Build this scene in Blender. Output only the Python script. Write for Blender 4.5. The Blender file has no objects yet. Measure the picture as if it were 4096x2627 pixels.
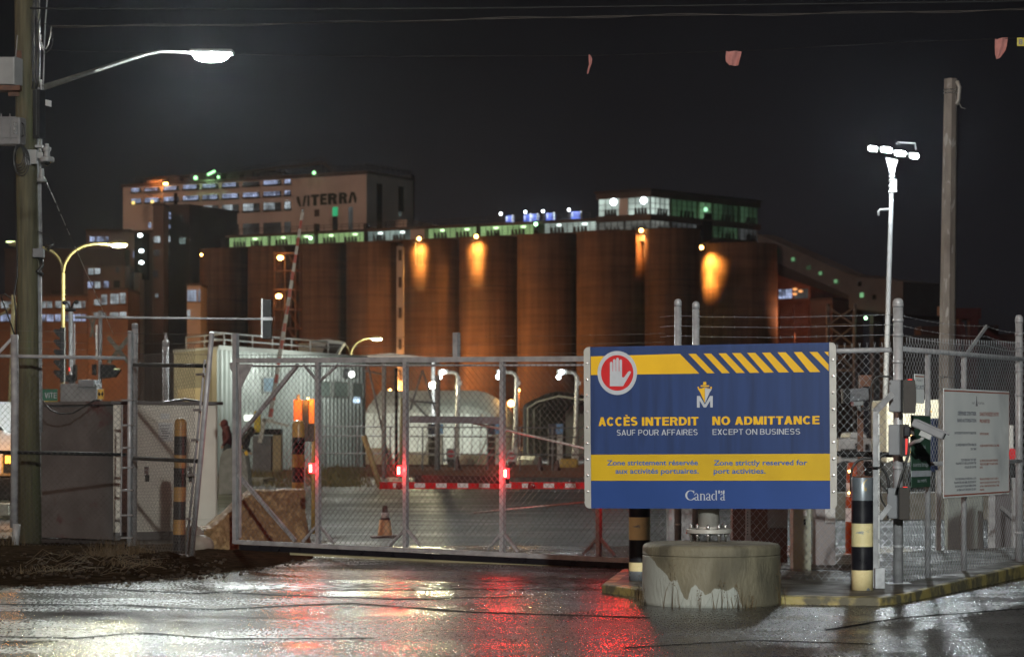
import bpy, math, random
from mathutils import Vector, Matrix
random.seed(7)
R = math.radians
SC = bpy.context.scene
COL = SC.collection
F, HZ, EYE = 9671.0, 1740.0, 1.6          # focal length in photo pixels, horizon row, eye height

# ---------------------------------------------------------------- camera, world, sun, exposure
cd = bpy.data.cameras.new('camera'); cam = bpy.data.objects.new('camera', cd); COL.objects.link(cam)
cam.location = (0, 0, EYE); cam.rotation_euler = (R(90), 0, 0)
cd.sensor_width = 36; cd.lens = 85; cd.shift_y = (HZ - 1313.5) / 4096
cd.clip_start = .5; cd.clip_end = 3000
cd.dof.use_dof = True; cd.dof.focus_distance = 24.5; cd.dof.aperture_fstop = 3.4
SC.camera = cam
w = bpy.data.worlds.new('World'); SC.world = w; w.use_nodes = True
nt = w.node_tree; nt.nodes.clear()
wo = nt.nodes.new('ShaderNodeOutputWorld'); bg = nt.nodes.new('ShaderNodeBackground'); bg2 = nt.nodes.new('ShaderNodeBackground')
sky = nt.nodes.new('ShaderNodeTexSky'); sky.sky_type = 'NISHITA'; sky.sun_disc = False
sky.sun_elevation = R(-6); sky.sun_rotation = R(200)
ad = nt.nodes.new('ShaderNodeAddShader')
tc = nt.nodes.new('ShaderNodeTexCoord'); sx = nt.nodes.new('ShaderNodeSeparateXYZ'); rp = nt.nodes.new('ShaderNodeValToRGB')
rp.color_ramp.elements[0].position = 0.0; rp.color_ramp.elements[0].color = (.0105, .0098, .0115, 1)
rp.color_ramp.elements[1].position = .24; rp.color_ramp.elements[1].color = (.0016, .0016, .0018, 1)
nt.links.new(tc.outputs['Generated'], sx.inputs[0]); nt.links.new(sx.outputs[2], rp.inputs[0])
cn = nt.nodes.new('ShaderNodeTexNoise'); cn.inputs['Scale'].default_value = 5; cn.inputs['Detail'].default_value = 4; cm = nt.nodes.new('ShaderNodeMapRange'); cm.inputs[1].default_value = .3; cm.inputs[2].default_value = .7; cm.inputs[3].default_value = .72; cm.inputs[4].default_value = 1.3
nt.links.new(tc.outputs['Generated'], cn.inputs['Vector']); nt.links.new(cn.outputs[0], cm.inputs[0]); nt.links.new(cm.outputs[0], bg.inputs[1])
nt.links.new(rp.outputs[0], bg.inputs[0])      # cloud lit by the city
nt.links.new(sky.outputs[0], bg2.inputs[0]); bg2.inputs[1].default_value = .012
nt.links.new(bg.outputs[0], ad.inputs[0]); nt.links.new(bg2.outputs[0], ad.inputs[1]); nt.links.new(ad.outputs[0], wo.inputs[0])
sd = bpy.data.lights.new('sun', 'SUN'); sun = bpy.data.objects.new('sun', sd); COL.objects.link(sun)
sd.energy = .58; sd.angle = R(14); sd.color = (1, .60, .42)
sun.rotation_euler = (R(60), 0, R(-44)); sun.location = (-20, -20, 60)
SC.view_settings.view_transform = 'Standard'; SC.view_settings.look = 'None'
SC.view_settings.exposure = 0; SC.view_settings.gamma = 1
SC.render.engine = 'CYCLES'
cy = SC.cycles
cy.use_denoising = True; cy.max_bounces = 6; cy.diffuse_bounces = 2; cy.glossy_bounces = 3; cy.transmission_bounces = 4
cy.transparent_max_bounces = 8; cy.volume_bounces = 0; cy.sample_clamp_indirect = 2.0; cy.sample_clamp_direct = 0
cy.caustics_reflective = False; cy.caustics_refractive = False; cy.use_light_tree = True

def lamp(name, kind, loc, power, color, radius=.1, target=None, size=None, blend=.5, parent=None):
    d = bpy.data.lights.new(name, kind); d.energy = power; d.color = color; d.shadow_soft_size = radius
    o = bpy.data.objects.new(name, d); COL.objects.link(o); o.location = loc
    if kind == 'SPOT':
        d.spot_size = size; d.spot_blend = blend
        o.rotation_euler = (Vector(target) - Vector(loc)).to_track_quat('-Z', 'Y').to_euler()
    if parent is not None:
        o.parent = parent; o.location = Vector(loc) - OFF[parent.name]
    return o

# ---------------------------------------------------------------- helpers
OFF = {}
def at(px, py, D): return Vector(((px - 2048) * D / F, D, EYE - (py - HZ) * D / F))
def gnd(px, py, z=0): return at(px, py, (EYE - z) * F / (py - HZ))
V = Vector

class VP:
    """a vertical plane through two plan points; reads photo pixels as metres on that plane"""
    def __init__(s, px0, D0, px1, D1):
        a = at(px0, HZ, D0); b = at(px1, HZ, D1)
        s.o = V((a.x, a.y, 0)); e = V((b.x - a.x, b.y - a.y, 0)); s.L = e.length; s.ex = e.normalized()
        s.n = V((s.ex.y, -s.ex.x, 0))                    # towards the camera
        if s.n.dot(-s.o) < 0: s.n = -s.n
    def u(s, px):
        k = (px - 2048) / F                               # x = k*y
        return (k * s.o.y - s.o.x) / (s.ex.x - k * s.ex.y)
    def D(s, px): return s.o.y + s.u(px) * s.ex.y
    def z(s, px, py): return EYE - (py - HZ) * s.D(px) / F
    def P(s, u, z, off=0): return s.o + s.ex * u + s.n * off + V((0, 0, z))
    def at(s, px, py, off=0): return s.P(s.u(px), s.z(px, py), off)

class MB:
    def __init__(s): s.v = []; s.f = []; s.m = []; s.s = []
    def add(s, vs, fs, mi=0, sm=False):
        b = len(s.v); s.v += [tuple(x) for x in vs]
        for f in fs: s.f.append([b + i for i in f]); s.m.append(mi); s.s.append(sm)
        return s
    def obox(s, o, a, b, c, mi=0):
        o = V(o); a = V(a); b = V(b); c = V(c)
        vs = [o, o + a, o + a + b, o + b, o + c, o + a + c, o + a + b + c, o + b + c]
        fs = [(0, 3, 2, 1), (4, 5, 6, 7), (0, 1, 5, 4), (1, 2, 6, 5), (2, 3, 7, 6), (3, 0, 4, 7)]
        if a.cross(b).dot(c) < 0: fs = [f[::-1] for f in fs]
        return s.add(vs, fs, mi)
    def bx(s, p0, p1, mi=0):
        p0 = V(p0); p1 = V(p1); d = p1 - p0
        return s.obox(p0, (d.x, 0, 0), (0, d.y, 0), (0, 0, d.z), mi)
    def bar(s, p0, p1, w, t, n=None, mi=0):
        p0 = V(p0); p1 = V(p1); d = p1 - p0
        n = V(n) if n is not None else V((0, -1, 0))
        side = d.cross(n)
        if side.length < 1e-6: side = d.cross(V((1, 0, 0)))
        side.normalize(); n = side.cross(d).normalized()
        return s.obox(p0 - side * w / 2 - n * t / 2, side * w, n * t, d, mi)
    def cyl(s, p0, p1, r0, r1=None, n=14, mi=0, caps=True):
        return s.tube([p0, p1], [r0, r0 if r1 is None else r1], n, mi, caps)
    def tube(s, pts, r, n=6, mi=0, caps=True):
        pts = [V(p) for p in pts]; k = len(pts); rs = r if isinstance(r, (list, tuple)) else [r] * k
        vs = []; prev = None
        for i, p in enumerate(pts):
            d = (pts[min(i + 1, k - 1)] - pts[max(i - 1, 0)]).normalized()
            if prev is None:
                ref = V((0, 0, 1)) if abs(d.z) < .9 else V((1, 0, 0))
                a = d.cross(ref).normalized()
            else:
                a = (prev - d * prev.dot(d)).normalized()
            prev = a; b = d.cross(a)
            for j in range(n):
                t = 2 * math.pi * j / n
                vs.append(p + (a * math.cos(t) + b * math.sin(t)) * rs[i])
        fs = []
        for i in range(k - 1):
            for j in range(n):
                j2 = (j + 1) % n
                fs.append((i * n + j, i * n + j2, (i + 1) * n + j2, (i + 1) * n + j))
        s.add(vs, fs, mi, True)
        if caps:
            b = len(s.v) - len(vs)
            s.f.append([b + j for j in range(n)][::-1]); s.m.append(mi); s.s.append(False)
            s.f.append([b + (k - 1) * n + j for j in range(n)]); s.m.append(mi); s.s.append(False)
        return s
    def lathe(s, c, prof, n=24, mis=None, axis=None, sm=True):
        c = V(c); vs = []
        ez = V((0, 0, 1)) if axis is None else V(axis).normalized()
        ex = ez.orthogonal().normalized(); ey = ez.cross(ex)
        for (r, z) in prof:
            for j in range(n):
                t = 2 * math.pi * j / n
                vs.append(c + ex * r * math.cos(t) + ey * r * math.sin(t) + ez * z)
        b0 = len(s.v); rows = [vs[i * n:(i + 1) * n] for i in range(len(prof))]
        ring = []                                              # (lower ring index, upper ring index) per segment; sharp corners get their own ring
        def push(i):
            k = len(s.v); s.v.extend(tuple(x) for x in rows[i]); return k
        cur = push(0); b = cur
        for i in range(len(prof) - 1):
            up = push(i + 1)
            for j in range(n):
                j2 = (j + 1) % n
                s.f.append([cur + j, cur + j2, up + j2, up + j])
                s.m.append(mis[i] if mis else 0); s.s.append(sm)
            last = up
            if i + 2 < len(prof):
                d1 = V((prof[i + 1][0] - prof[i][0], prof[i + 1][1] - prof[i][1])); d2 = V((prof[i + 2][0] - prof[i + 1][0], prof[i + 2][1] - prof[i + 1][1]))
                sharp = d1.length > 1e-9 and d2.length > 1e-9 and d1.normalized().dot(d2.normalized()) < .8
                cur = push(i + 1) if sharp else up
        if prof[-1][0] > 1e-4:
            s.f.append([last + j for j in range(n)]); s.m.append(mis[-1] if mis else 0); s.s.append(False)
        if prof[0][0] > 1e-4:
            s.f.append([b + j for j in range(n)][::-1]); s.m.append(mis[0] if mis else 0); s.s.append(False)
        return s
    def prism(s, pts, ext, mi=0):
        pts = [V(p) for p in pts]; ext = V(ext); n = len(pts)
        fs = [list(range(n))[::-1], list(range(n, 2 * n))]
        for i in range(n): fs.append([i, (i + 1) % n, n + (i + 1) % n, n + i])
        return s.add(pts + [p + ext for p in pts], fs, mi)
    def ball(s, c, r, sc=(1, 1, 1), nu=12, nv=8, mi=0):
        c = V(c); vs = []; fs = []
        for i in range(nv + 1):
            ph = math.pi * i / nv
            for j in range(nu):
                t = 2 * math.pi * j / nu
                vs.append(c + V((r * sc[0] * math.sin(ph) * math.cos(t), r * sc[1] * math.sin(ph) * math.sin(t), r * sc[2] * math.cos(ph))))
        for i in range(nv):
            for j in range(nu):
                j2 = (j + 1) % nu
                fs.append((i * nu + j, (i + 1) * nu + j, (i + 1) * nu + j2, i * nu + j2))
        return s.add(vs, fs, mi, True)
    def quad(s, a, b, c, d, mi=0): return s.add([a, b, c, d], [(0, 1, 2, 3)], mi)
    def slab(s, vp, x0, y0, x1, y1, o0, o1, mi=0):
        """a box on a vertical plane: photo rectangle, from offset o0 out to o1"""
        u0, u1 = vp.u(x0), vp.u(x1); xm = (x0 + x1) / 2
        z0, z1 = vp.z(xm, y1), vp.z(xm, y0)
        return s.ub(vp, u0, u1, z0, z1, o0, o1, mi)
    def ub(s, vp, u0, u1, z0, z1, o0, o1, mi=0):
        return s.obox(vp.P(u0, z0, o0), vp.ex * (u1 - u0), vp.n * (o1 - o0), (0, 0, z1 - z0), mi)
    def pbar(s, vp, a, b, w, t, off=0, mi=0):
        return s.bar(vp.at(*a, off), vp.at(*b, off), w, t, vp.n, mi)
    def build(s, name, mats, parent=None, bevel=0, loc=None):
        if not isinstance(mats, (list, tuple)): mats = [mats]
        me = bpy.data.meshes.new(name)
        if parent is not None: off = OFF[parent.name]
        elif loc is not None: off = V(loc)
        else:
            n = max(1, len(s.v)); off = V((sum(v[0] for v in s.v) / n, sum(v[1] for v in s.v) / n, min(v[2] for v in s.v)))
        me.from_pydata([(v[0] - off.x, v[1] - off.y, v[2] - off.z) for v in s.v], [], s.f)
        for m in mats: me.materials.append(m)
        me.polygons.foreach_set('material_index', s.m); me.polygons.foreach_set('use_smooth', s.s)
        me.update()
        o = bpy.data.objects.new(name, me); COL.objects.link(o)
        if parent is not None: o.parent = parent
        else: o.location = off
        OFF[o.name] = off
        if bevel:
            b = o.modifiers.new('bevel', 'BEVEL'); b.width = bevel; b.segments = 2; b.limit_method = 'ANGLE'; b.angle_limit = R(50)
        return o

def tag(o, label=None, cat=None, group=None, kind=None):
    if label: o['label'] = label
    if cat: o['category'] = cat
    if group: o['group'] = group
    if kind: o['kind'] = kind
    return o
def thing(name, label, cat, loc, group=None):
    o = bpy.data.objects.new(name, None); COL.objects.link(o); o.location = loc; o.empty_display_size = .2
    OFF[o.name] = V(loc)
    return tag(o, label, cat, group)
def copy_tree(o, loc=None, label=None, rz=None):
    def rec(a, par):
        c = a.copy(); COL.objects.link(c); OFF[c.name] = OFF.get(a.name, V((0, 0, 0)))
        if par is not None: c.parent = par
        for ch in [x for x in a.children]: rec(ch, c)
        return c
    c = rec(o, None)
    if loc is not None: c.location = loc
    if rz is not None: c.rotation_euler = (0, 0, rz)
    if label: c['label'] = label
    return c

# ---------------------------------------------------------------- materials
def mat(name, c, c2=None, scale=6, rough=.5, rough2=None, metal=0, bump=0, bscale=60, emit=0, ecol=None, detail=5,
        lo=.35, hi=.65, stretch=(1, 1, 1), spec=.5, coat=0, third=None, tscale=2, tlo=.6, thi=.66):
    m = bpy.data.materials.new(name); m.use_nodes = True; t = m.node_tree; L = t.links.new
    p = t.nodes['Principled BSDF']
    p.inputs['Base Color'].default_value = (*c, 1); p.inputs['Roughness'].default_value = rough; p.inputs['Metallic'].default_value = metal
    p.inputs['Specular IOR Level'].default_value = spec
    if coat: p.inputs['Coat Weight'].default_value = coat; p.inputs['Coat Roughness'].default_value = .12
    co = t.nodes.new('ShaderNodeTexCoord'); mp = t.nodes.new('ShaderNodeMapping'); mp.inputs['Scale'].default_value = stretch
    L(co.outputs['Object'], mp.inputs[0])
    if c2 is not None:
        n = t.nodes.new('ShaderNodeTexNoise'); n.inputs['Scale'].default_value = scale; n.inputs['Detail'].default_value = detail
        r = t.nodes.new('ShaderNodeValToRGB'); r.color_ramp.elements[0].position = lo; r.color_ramp.elements[1].position = hi
        r.color_ramp.elements[0].color = (*c, 1); r.color_ramp.elements[1].color = (*c2, 1)
        L(mp.outputs[0], n.inputs['Vector']); L(n.outputs[0], r.inputs[0])
        outc = r.outputs[0]
        if third is not None:
            n3 = t.nodes.new('ShaderNodeTexNoise'); n3.inputs['Scale'].default_value = tscale; n3.inputs['Detail'].default_value = 6
            n3.inputs['Distortion'].default_value = .4
            r3 = t.nodes.new('ShaderNodeValToRGB'); r3.color_ramp.elements[0].position = tlo; r3.color_ramp.elements[1].position = thi
            mx = t.nodes.new('ShaderNodeMixRGB'); mx.inputs[2].default_value = (*third, 1)
            L(mp.outputs[0], n3.inputs['Vector']); L(n3.outputs[0], r3.inputs[0]); L(r3.outputs[0], mx.inputs[0]); L(outc, mx.inputs[1])
            outc = mx.outputs[0]
        L(outc, p.inputs['Base Color'])
        if rough2 is not None:
            rr = t.nodes.new('ShaderNodeMapRange'); rr.inputs[1].default_value = lo; rr.inputs[2].default_value = hi
            rr.inputs[3].default_value = rough; rr.inputs[4].default_value = rough2
            L(n.outputs[0], rr.inputs[0]); L(rr.outputs[0], p.inputs['Roughness'])
    if bump:
        n = t.nodes.new('ShaderNodeTexNoise'); n.inputs['Scale'].default_value = bscale; n.inputs['Detail'].default_value = 3
        b = t.nodes.new('ShaderNodeBump'); b.inputs['Strength'].default_value = bump; b.inputs['Distance'].default_value = .02
        L(mp.outputs[0], n.inputs['Vector']); L(n.outputs[0], b.inputs['Height']); L(b.outputs[0], p.inputs['Normal'])
    if emit:
        p.inputs['Emission Color'].default_value = (*(ecol or c), 1); p.inputs['Emission Strength'].default_value = emit
    return m
def glow(name, c, s):
    m = bpy.data.materials.new(name); m.use_nodes = True; t = m.node_tree; t.nodes.clear()
    o = t.nodes.new('ShaderNodeOutputMaterial'); e = t.nodes.new('ShaderNodeEmission')
    e.inputs[0].default_value = (*c, 1); e.inputs[1].default_value = s; t.links.new(e.outputs[0], o.inputs[0]); return m
def litwin(name, c, s, scale=.8, lo=.38, hi=.72, floor=.12):
    """a lit pane: what glows behind it is uneven (lamps, racks, blinds inside)"""
    m = bpy.data.materials.new(name); m.use_nodes = True; t = m.node_tree; L = t.links.new
    p = t.nodes['Principled BSDF']; p.inputs['Base Color'].default_value = (.03, .035, .04, 1); p.inputs['Roughness'].default_value = .3
    co = t.nodes.new('ShaderNodeTexCoord'); oi = t.nodes.new('ShaderNodeObjectInfo'); va = t.nodes.new('ShaderNodeVectorMath'); va.operation = 'ADD'
    mu = t.nodes.new('ShaderNodeMath'); mu.operation = 'MULTIPLY'; mu.inputs[1].default_value = 97
    L(oi.outputs['Random'], mu.inputs[0]); L(co.outputs['Object'], va.inputs[0]); L(mu.outputs[0], va.inputs[1])
    n = t.nodes.new('ShaderNodeTexNoise'); n.inputs['Scale'].default_value = scale; n.inputs['Detail'].default_value = 2
    r = t.nodes.new('ShaderNodeMapRange'); r.inputs[1].default_value = lo; r.inputs[2].default_value = hi; r.inputs[3].default_value = floor * s; r.inputs[4].default_value = s
    L(va.outputs[0], n.inputs['Vector']); L(n.outputs[0], r.inputs[0])
    p.inputs['Emission Color'].default_value = (*c, 1); L(r.outputs[0], p.inputs['Emission Strength']); return m

M = {}
M['galv'] = mat('galvanised_steel', (.42, .43, .45), (.30, .305, .32), 9, .38, .55, .25, bump=.15, bscale=90)
M['galv_dull'] = mat('dull_galvanised_steel', (.36, .365, .38), (.24, .245, .255), 7, .5, .7, .1, bump=.2, bscale=80)
M['wire'] = mat('fence_wire', (.34, .36, .39), (.25, .265, .285), 5, .38, .5, .3)
M['wire_dark'] = mat('weathered_fence_wire', (.13, .12, .112), (.085, .078, .072), 4, .6, .75, .1)
M['blackpaint'] = mat('black_paint', (.008, .008, .011), (.013, .013, .017), 9, .25, .4, spec=.35)
M['rubber'] = mat('black_rubber', (.012, .012, .013), (.02, .02, .02), 12, .4)
M['black'] = mat('matt_black', (.008, .008, .009), (.014, .014, .014), 6, .6, spec=.2)
M['yellow'] = mat('wet_yellow_paint', (.74, .64, .36), (.66, .56, .29), 7, .22, .4, spec=.6, third=(.25, .28, .30), tscale=4, tlo=.60, thi=.62)
M['yellow_side'] = mat('ochre_paint', (.42, .25, .07), (.34, .20, .05), 6, .3, .5, spec=.5)
M['primer'] = mat('bare_grey_steel', (.22, .25, .28), (.15, .17, .19), 6, .25, .45, .4, third=(.50, .36, .12), tscale=5, tlo=.66, thi=.68)
M['rust'] = mat('rusty_steel', (.16, .07, .04), (.09, .045, .03), 12, .7, bump=.3)
M['wood'] = mat('weathered_pole_wood', (.125, .112, .062), (.075, .068, .040), 3, .75, bump=.5, bscale=14, stretch=(9, 9, .5), third=(.10, .115, .055), tscale=1.1, tlo=.55, thi=.75)
M['plank'] = mat('old_timber', (.46, .34, .16), (.32, .22, .10), 4, .7, bump=.4, bscale=12, stretch=(8, 8, .8))
M['white_pl'] = mat('white_plastic', (.32, .33, .335), (.26, .27, .27), 3, .38)
M['grey_box'] = mat('grey_enclosure', (.18, .187, .20), (.145, .15, .165), 5, .5)
M['brown_box'] = mat('brown_enclosure', (.038, .030, .025), (.028, .022, .019), 5, .5, spec=.3)
M['case'] = mat('grey_hard_case', (.20, .20, .205), (.15, .15, .155), 5, .5)
M['beige'] = mat('beige_cabinet_paint', (.76, .71, .62), (.66, .61, .53), 2.5, .45, .6, third=(.17, .13, .09), tscale=1.3, tlo=.64, thi=.82)
M['cab_dark'] = mat('dark_cabinet_paint_and_shade', (.135, .127, .127), (.090, .084, .083), 2, .5, third=(.09, .05, .05), tscale=1.5)  # dark cabinet paint, and the shade on the beige cabinet's flank
M['paper'] = mat('paper', (.66, .66, .65), (.58, .58, .58), 4, .7)
M['ink'] = mat('grey_print', (.20, .20, .22), None, rough=.6)
M['concrete'] = mat('concrete', (.235, .225, .19), (.155, .148, .118), 5, .7, bump=.3, bscale=45)
M['kerb'] = mat('worn_yellow_kerb', (.30, .245, .085), (.095, .088, .058), 5, .45, .7, bump=.35, bscale=30, lo=.42, hi=.56)
M['pave'] = mat('wet_island_concrete', (.080, .070, .052), (.035, .03, .022), 2.6, .42, .75, bump=.25, bscale=40)
M['alu'] = mat('dull_aluminium', (.42, .42, .40), (.34, .34, .32), 4, .5, .6, .35)
M['steel'] = mat('bright_steel', (.62, .62, .62), (.5, .5, .5), 9, .22, .35, .9)
M['pipe_grey'] = mat('painted_pipe', (.42, .41, .38), (.35, .34, .31), 4, .3, .5, .2)
M['s_blue'] = mat('sign_blue', (.0110, .032, .112), (.0160, .043, .146), 1.7, .40, stretch=(5, 5, .45), third=(.0085, .024, .080), tscale=1.5, tlo=.50, thi=.72)
M['s_blue2'] = mat('sign_blue_lower', (.0105, .044, .180), (.0145, .053, .215), 1.8, .40)
M['s_yel'] = mat('sign_yellow', (.70, .41, .005), (.63, .365, .005), 3, .45)
M['s_yel2'] = mat('sign_band_yellow', (.53, .345, .004), (.47, .305, .004), 3, .45)
M['s_white'] = mat('sign_white', (.43, .455, .50), (.38, .41, .45), 12, .45)
M['s_red'] = mat('sign_red', (.50, .010, .014), (.45, .009, .012), 12, .42)
M['s_text_blue'] = mat('sign_text_blue', (.012, .085, .30), (.02, .12, .36), 3, .35)
M['w_sign'] = mat('dirty_white_sign', (.84, .86, .86), (.74, .77, .78), 2, .35, .5, third=(.48, .50, .52), tscale=1.2, tlo=.55, thi=.8)
M['w_navy'] = mat('sign_navy_print', (.09, .10, .15), None, rough=.5)
M['w_red'] = mat('sign_rust_print', (.36, .10, .06), None, rough=.5)
M['green_sign'] = mat('dark_green_sign', (.035, .085, .055), (.028, .07, .045), 4, .4)
M['orange'] = mat('orange_plastic', (.36, .062, .012), (.29, .05, .01), 5, .45)
M['cone'] = mat('faded_orange_cone', (.62, .36, .20), (.54, .29, .15), 5, .5)
M['cone_dark'] = mat('dark_cone_collar', (.07, .028, .028), None, rough=.5)
M['refl'] = mat('white_reflective', (.72, .70, .72), (.62, .6, .62), 30, .35)
M['refl_red'] = mat('red_reflective', (.60, .012, .02), (.5, .01, .015), 30, .35)
M['weed'] = mat('dry_weed', (.115, .075, .034), (.06, .045, .02), 20, .7)
M['grass_m'] = mat('yard_grass', (.10, .10, .045), (.16, .125, .06), 14, .75)
def silo_mat():
    """slip-formed concrete: pour lines every lift, streaks run down from the rim"""
    m = mat('silo_concrete', (.165, .092, .050), (.115, .063, .034), .35, .85, bump=.15, bscale=2, stretch=(1, 1, .5), third=(.075, .042, .024), tscale=.10, tlo=.5, thi=.7)
    t = m.node_tree; L = t.links.new; p = t.nodes['Principled BSDF']; src = p.inputs['Base Color'].links[0].from_socket
    co = t.nodes.new('ShaderNodeTexCoord'); m1 = t.nodes.new('ShaderNodeMapping'); m1.inputs['Scale'].default_value = (1, 1, .03); L(co.outputs['Object'], m1.inputs[0])
    n = t.nodes.new('ShaderNodeTexNoise'); n.inputs['Scale'].default_value = 1.6; n.inputs['Detail'].default_value = 6; L(m1.outputs[0], n.inputs['Vector'])
    r = t.nodes.new('ShaderNodeMapRange'); r.inputs[1].default_value = .35; r.inputs[2].default_value = .65; r.inputs[3].default_value = .72; r.inputs[4].default_value = 1.18; L(n.outputs[0], r.inputs[0])
    m2 = t.nodes.new('ShaderNodeMapping'); m2.inputs['Scale'].default_value = (.04, .04, 1); L(co.outputs['Object'], m2.inputs[0])
    n2 = t.nodes.new('ShaderNodeTexNoise'); n2.inputs['Scale'].default_value = 1.3; n2.inputs['Detail'].default_value = 4; n2.inputs['Roughness'].default_value = .8; L(m2.outputs[0], n2.inputs['Vector'])
    r2 = t.nodes.new('ShaderNodeMapRange'); r2.inputs[1].default_value = .36; r2.inputs[2].default_value = .62; r2.inputs[3].default_value = .72; r2.inputs[4].default_value = 1.15; L(n2.outputs[0], r2.inputs[0])
    mu = t.nodes.new('ShaderNodeMath'); mu.operation = 'MULTIPLY'; L(r.outputs[0], mu.inputs[0]); L(r2.outputs[0], mu.inputs[1])
    vm = t.nodes.new('ShaderNodeVectorMath'); vm.operation = 'SCALE'; L(src, vm.inputs[0]); L(mu.outputs[0], vm.inputs['Scale']); L(vm.outputs[0], p.inputs['Base Color'])
    return m
M['silo'] = silo_mat()
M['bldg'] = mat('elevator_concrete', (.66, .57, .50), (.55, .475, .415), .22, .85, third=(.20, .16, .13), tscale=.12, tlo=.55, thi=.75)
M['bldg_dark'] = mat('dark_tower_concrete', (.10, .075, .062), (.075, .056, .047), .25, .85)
M['brick'] = mat('red_brick', (.30, .115, .070), (.23, .085, .052), .8, .85)
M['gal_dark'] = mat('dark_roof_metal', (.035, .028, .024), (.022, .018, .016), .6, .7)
M['conv'] = mat('conveyor_cladding', (.115, .115, .12), (.085, .085, .09), .4, .7)
M['roof_sheet'] = mat('pale_sheet', (.42, .43, .40), (.34, .35, .33), .8, .6)
M['clad'] = mat('pale_cladding', (.42, .45, .43), (.36, .39, .37), .8, .42, .55, .25)
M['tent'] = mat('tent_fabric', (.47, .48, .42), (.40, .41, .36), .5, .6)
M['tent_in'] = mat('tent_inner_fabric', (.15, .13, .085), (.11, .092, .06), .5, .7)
M['white_paint'] = mat('white_paint', (.55, .56, .56), (.46, .47, .47), 3, .4)
M['arm_red'] = mat('arm_red_paint', (.42, .05, .035), None, rough=.4)
M['hoodie'] = mat('dark_red_cloth', (.075, .012, .016), (.055, .010, .013), 20, .9)
M['cloth_black'] = mat('black_cloth', (.012, .013, .016), (.02, .02, .022), 20, .9)
M['skin'] = mat('skin', (.34, .19, .13), None, rough=.5)
M['denim'] = mat('dark_trousers', (.022, .022, .028), None, rough=.9)
M['blue_box'] = mat('light_blue_panel', (.16, .34, .66), (.14, .30, .6), 3, .45)
M['navy'] = mat('navy_panel', (.02, .022, .05), None, rough=.5)
M['blue_tank'] = mat('blue_machine_paint', (.03, .07, .42), (.02, .05, .30), 1, .45)
M['car_white'] = mat('white_car_paint', (.50, .50, .50), (.46, .46, .46), 3, .18, coat=.5)
M['glass_dark'] = mat('dark_glass', (.02, .022, .024), None, rough=.08)
M['crane_red'] = mat('dark_red_crane_paint', (.07, .012, .014), (.05, .01, .01), 1, .6)
M['flag'] = mat('faded_pink_cloth', (.50, .22, .20), (.40, .17, .155), 8, .8)
M['ytag'] = mat('yellow_tag', (.55, .47, .05), None, rough=.5)
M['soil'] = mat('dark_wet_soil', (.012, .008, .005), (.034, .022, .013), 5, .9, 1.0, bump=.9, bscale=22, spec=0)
# litter of light
M['L_white'] = glow('led_lens', (.93, 1.0, .96), 3600)
M['L_cool'] = glow('floodlight_lens', (.88, .97, 1.0), 1100)
M['L_warm'] = glow('warm_street_lens', (1.0, .93, .50), 160)
M['L_orange'] = glow('sodium_lens', (1.0, .50, .13), 22)
M['L_green'] = glow('green_lens', (.45, 1.0, .50), 9)
M['L_red'] = glow('red_lamp_core', (1.0, .55, .28), 14.0)
M['L_redrim'] = glow('red_lamp_lens', (1.0, .022, .028), 6)
M['L_amber'] = glow('amber_turn_lamp', (1.0, .40, .05), 5)
M['L_tiny_white'] = glow('white_lamp', (.85, .95, 1.0), 12)
M['W_blue'] = litwin('cool_lit_window', (.55, .66, 1.0), 1.15, .8)
M['W_white'] = litwin('white_lit_window', (.74, .86, .93), .85, .5)
M['W_cyan'] = litwin('pale_cyan_window', (.58, .78, .72), .52, .3)
M['W_green'] = litwin('green_lit_window', (.48, .78, .32), .72, .22, floor=.6)
M['W_bright'] = litwin('bright_white_window', (.78, .95, .86), .95, .2, floor=.3)
M['W_dgreen'] = litwin('dim_green_window', (.20, .45, .22), .17, .2, floor=.2)
M['W_dim'] = litwin('dim_window', (.50, .55, .55), .13, .3, floor=.15)
M['W_dark'] = mat('unlit_window', (.012, .016, .014), None, rough=.25)
M['W_emer'] = litwin('emerald_window', (.05, .85, .35), .55, .2, floor=.5)
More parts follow.
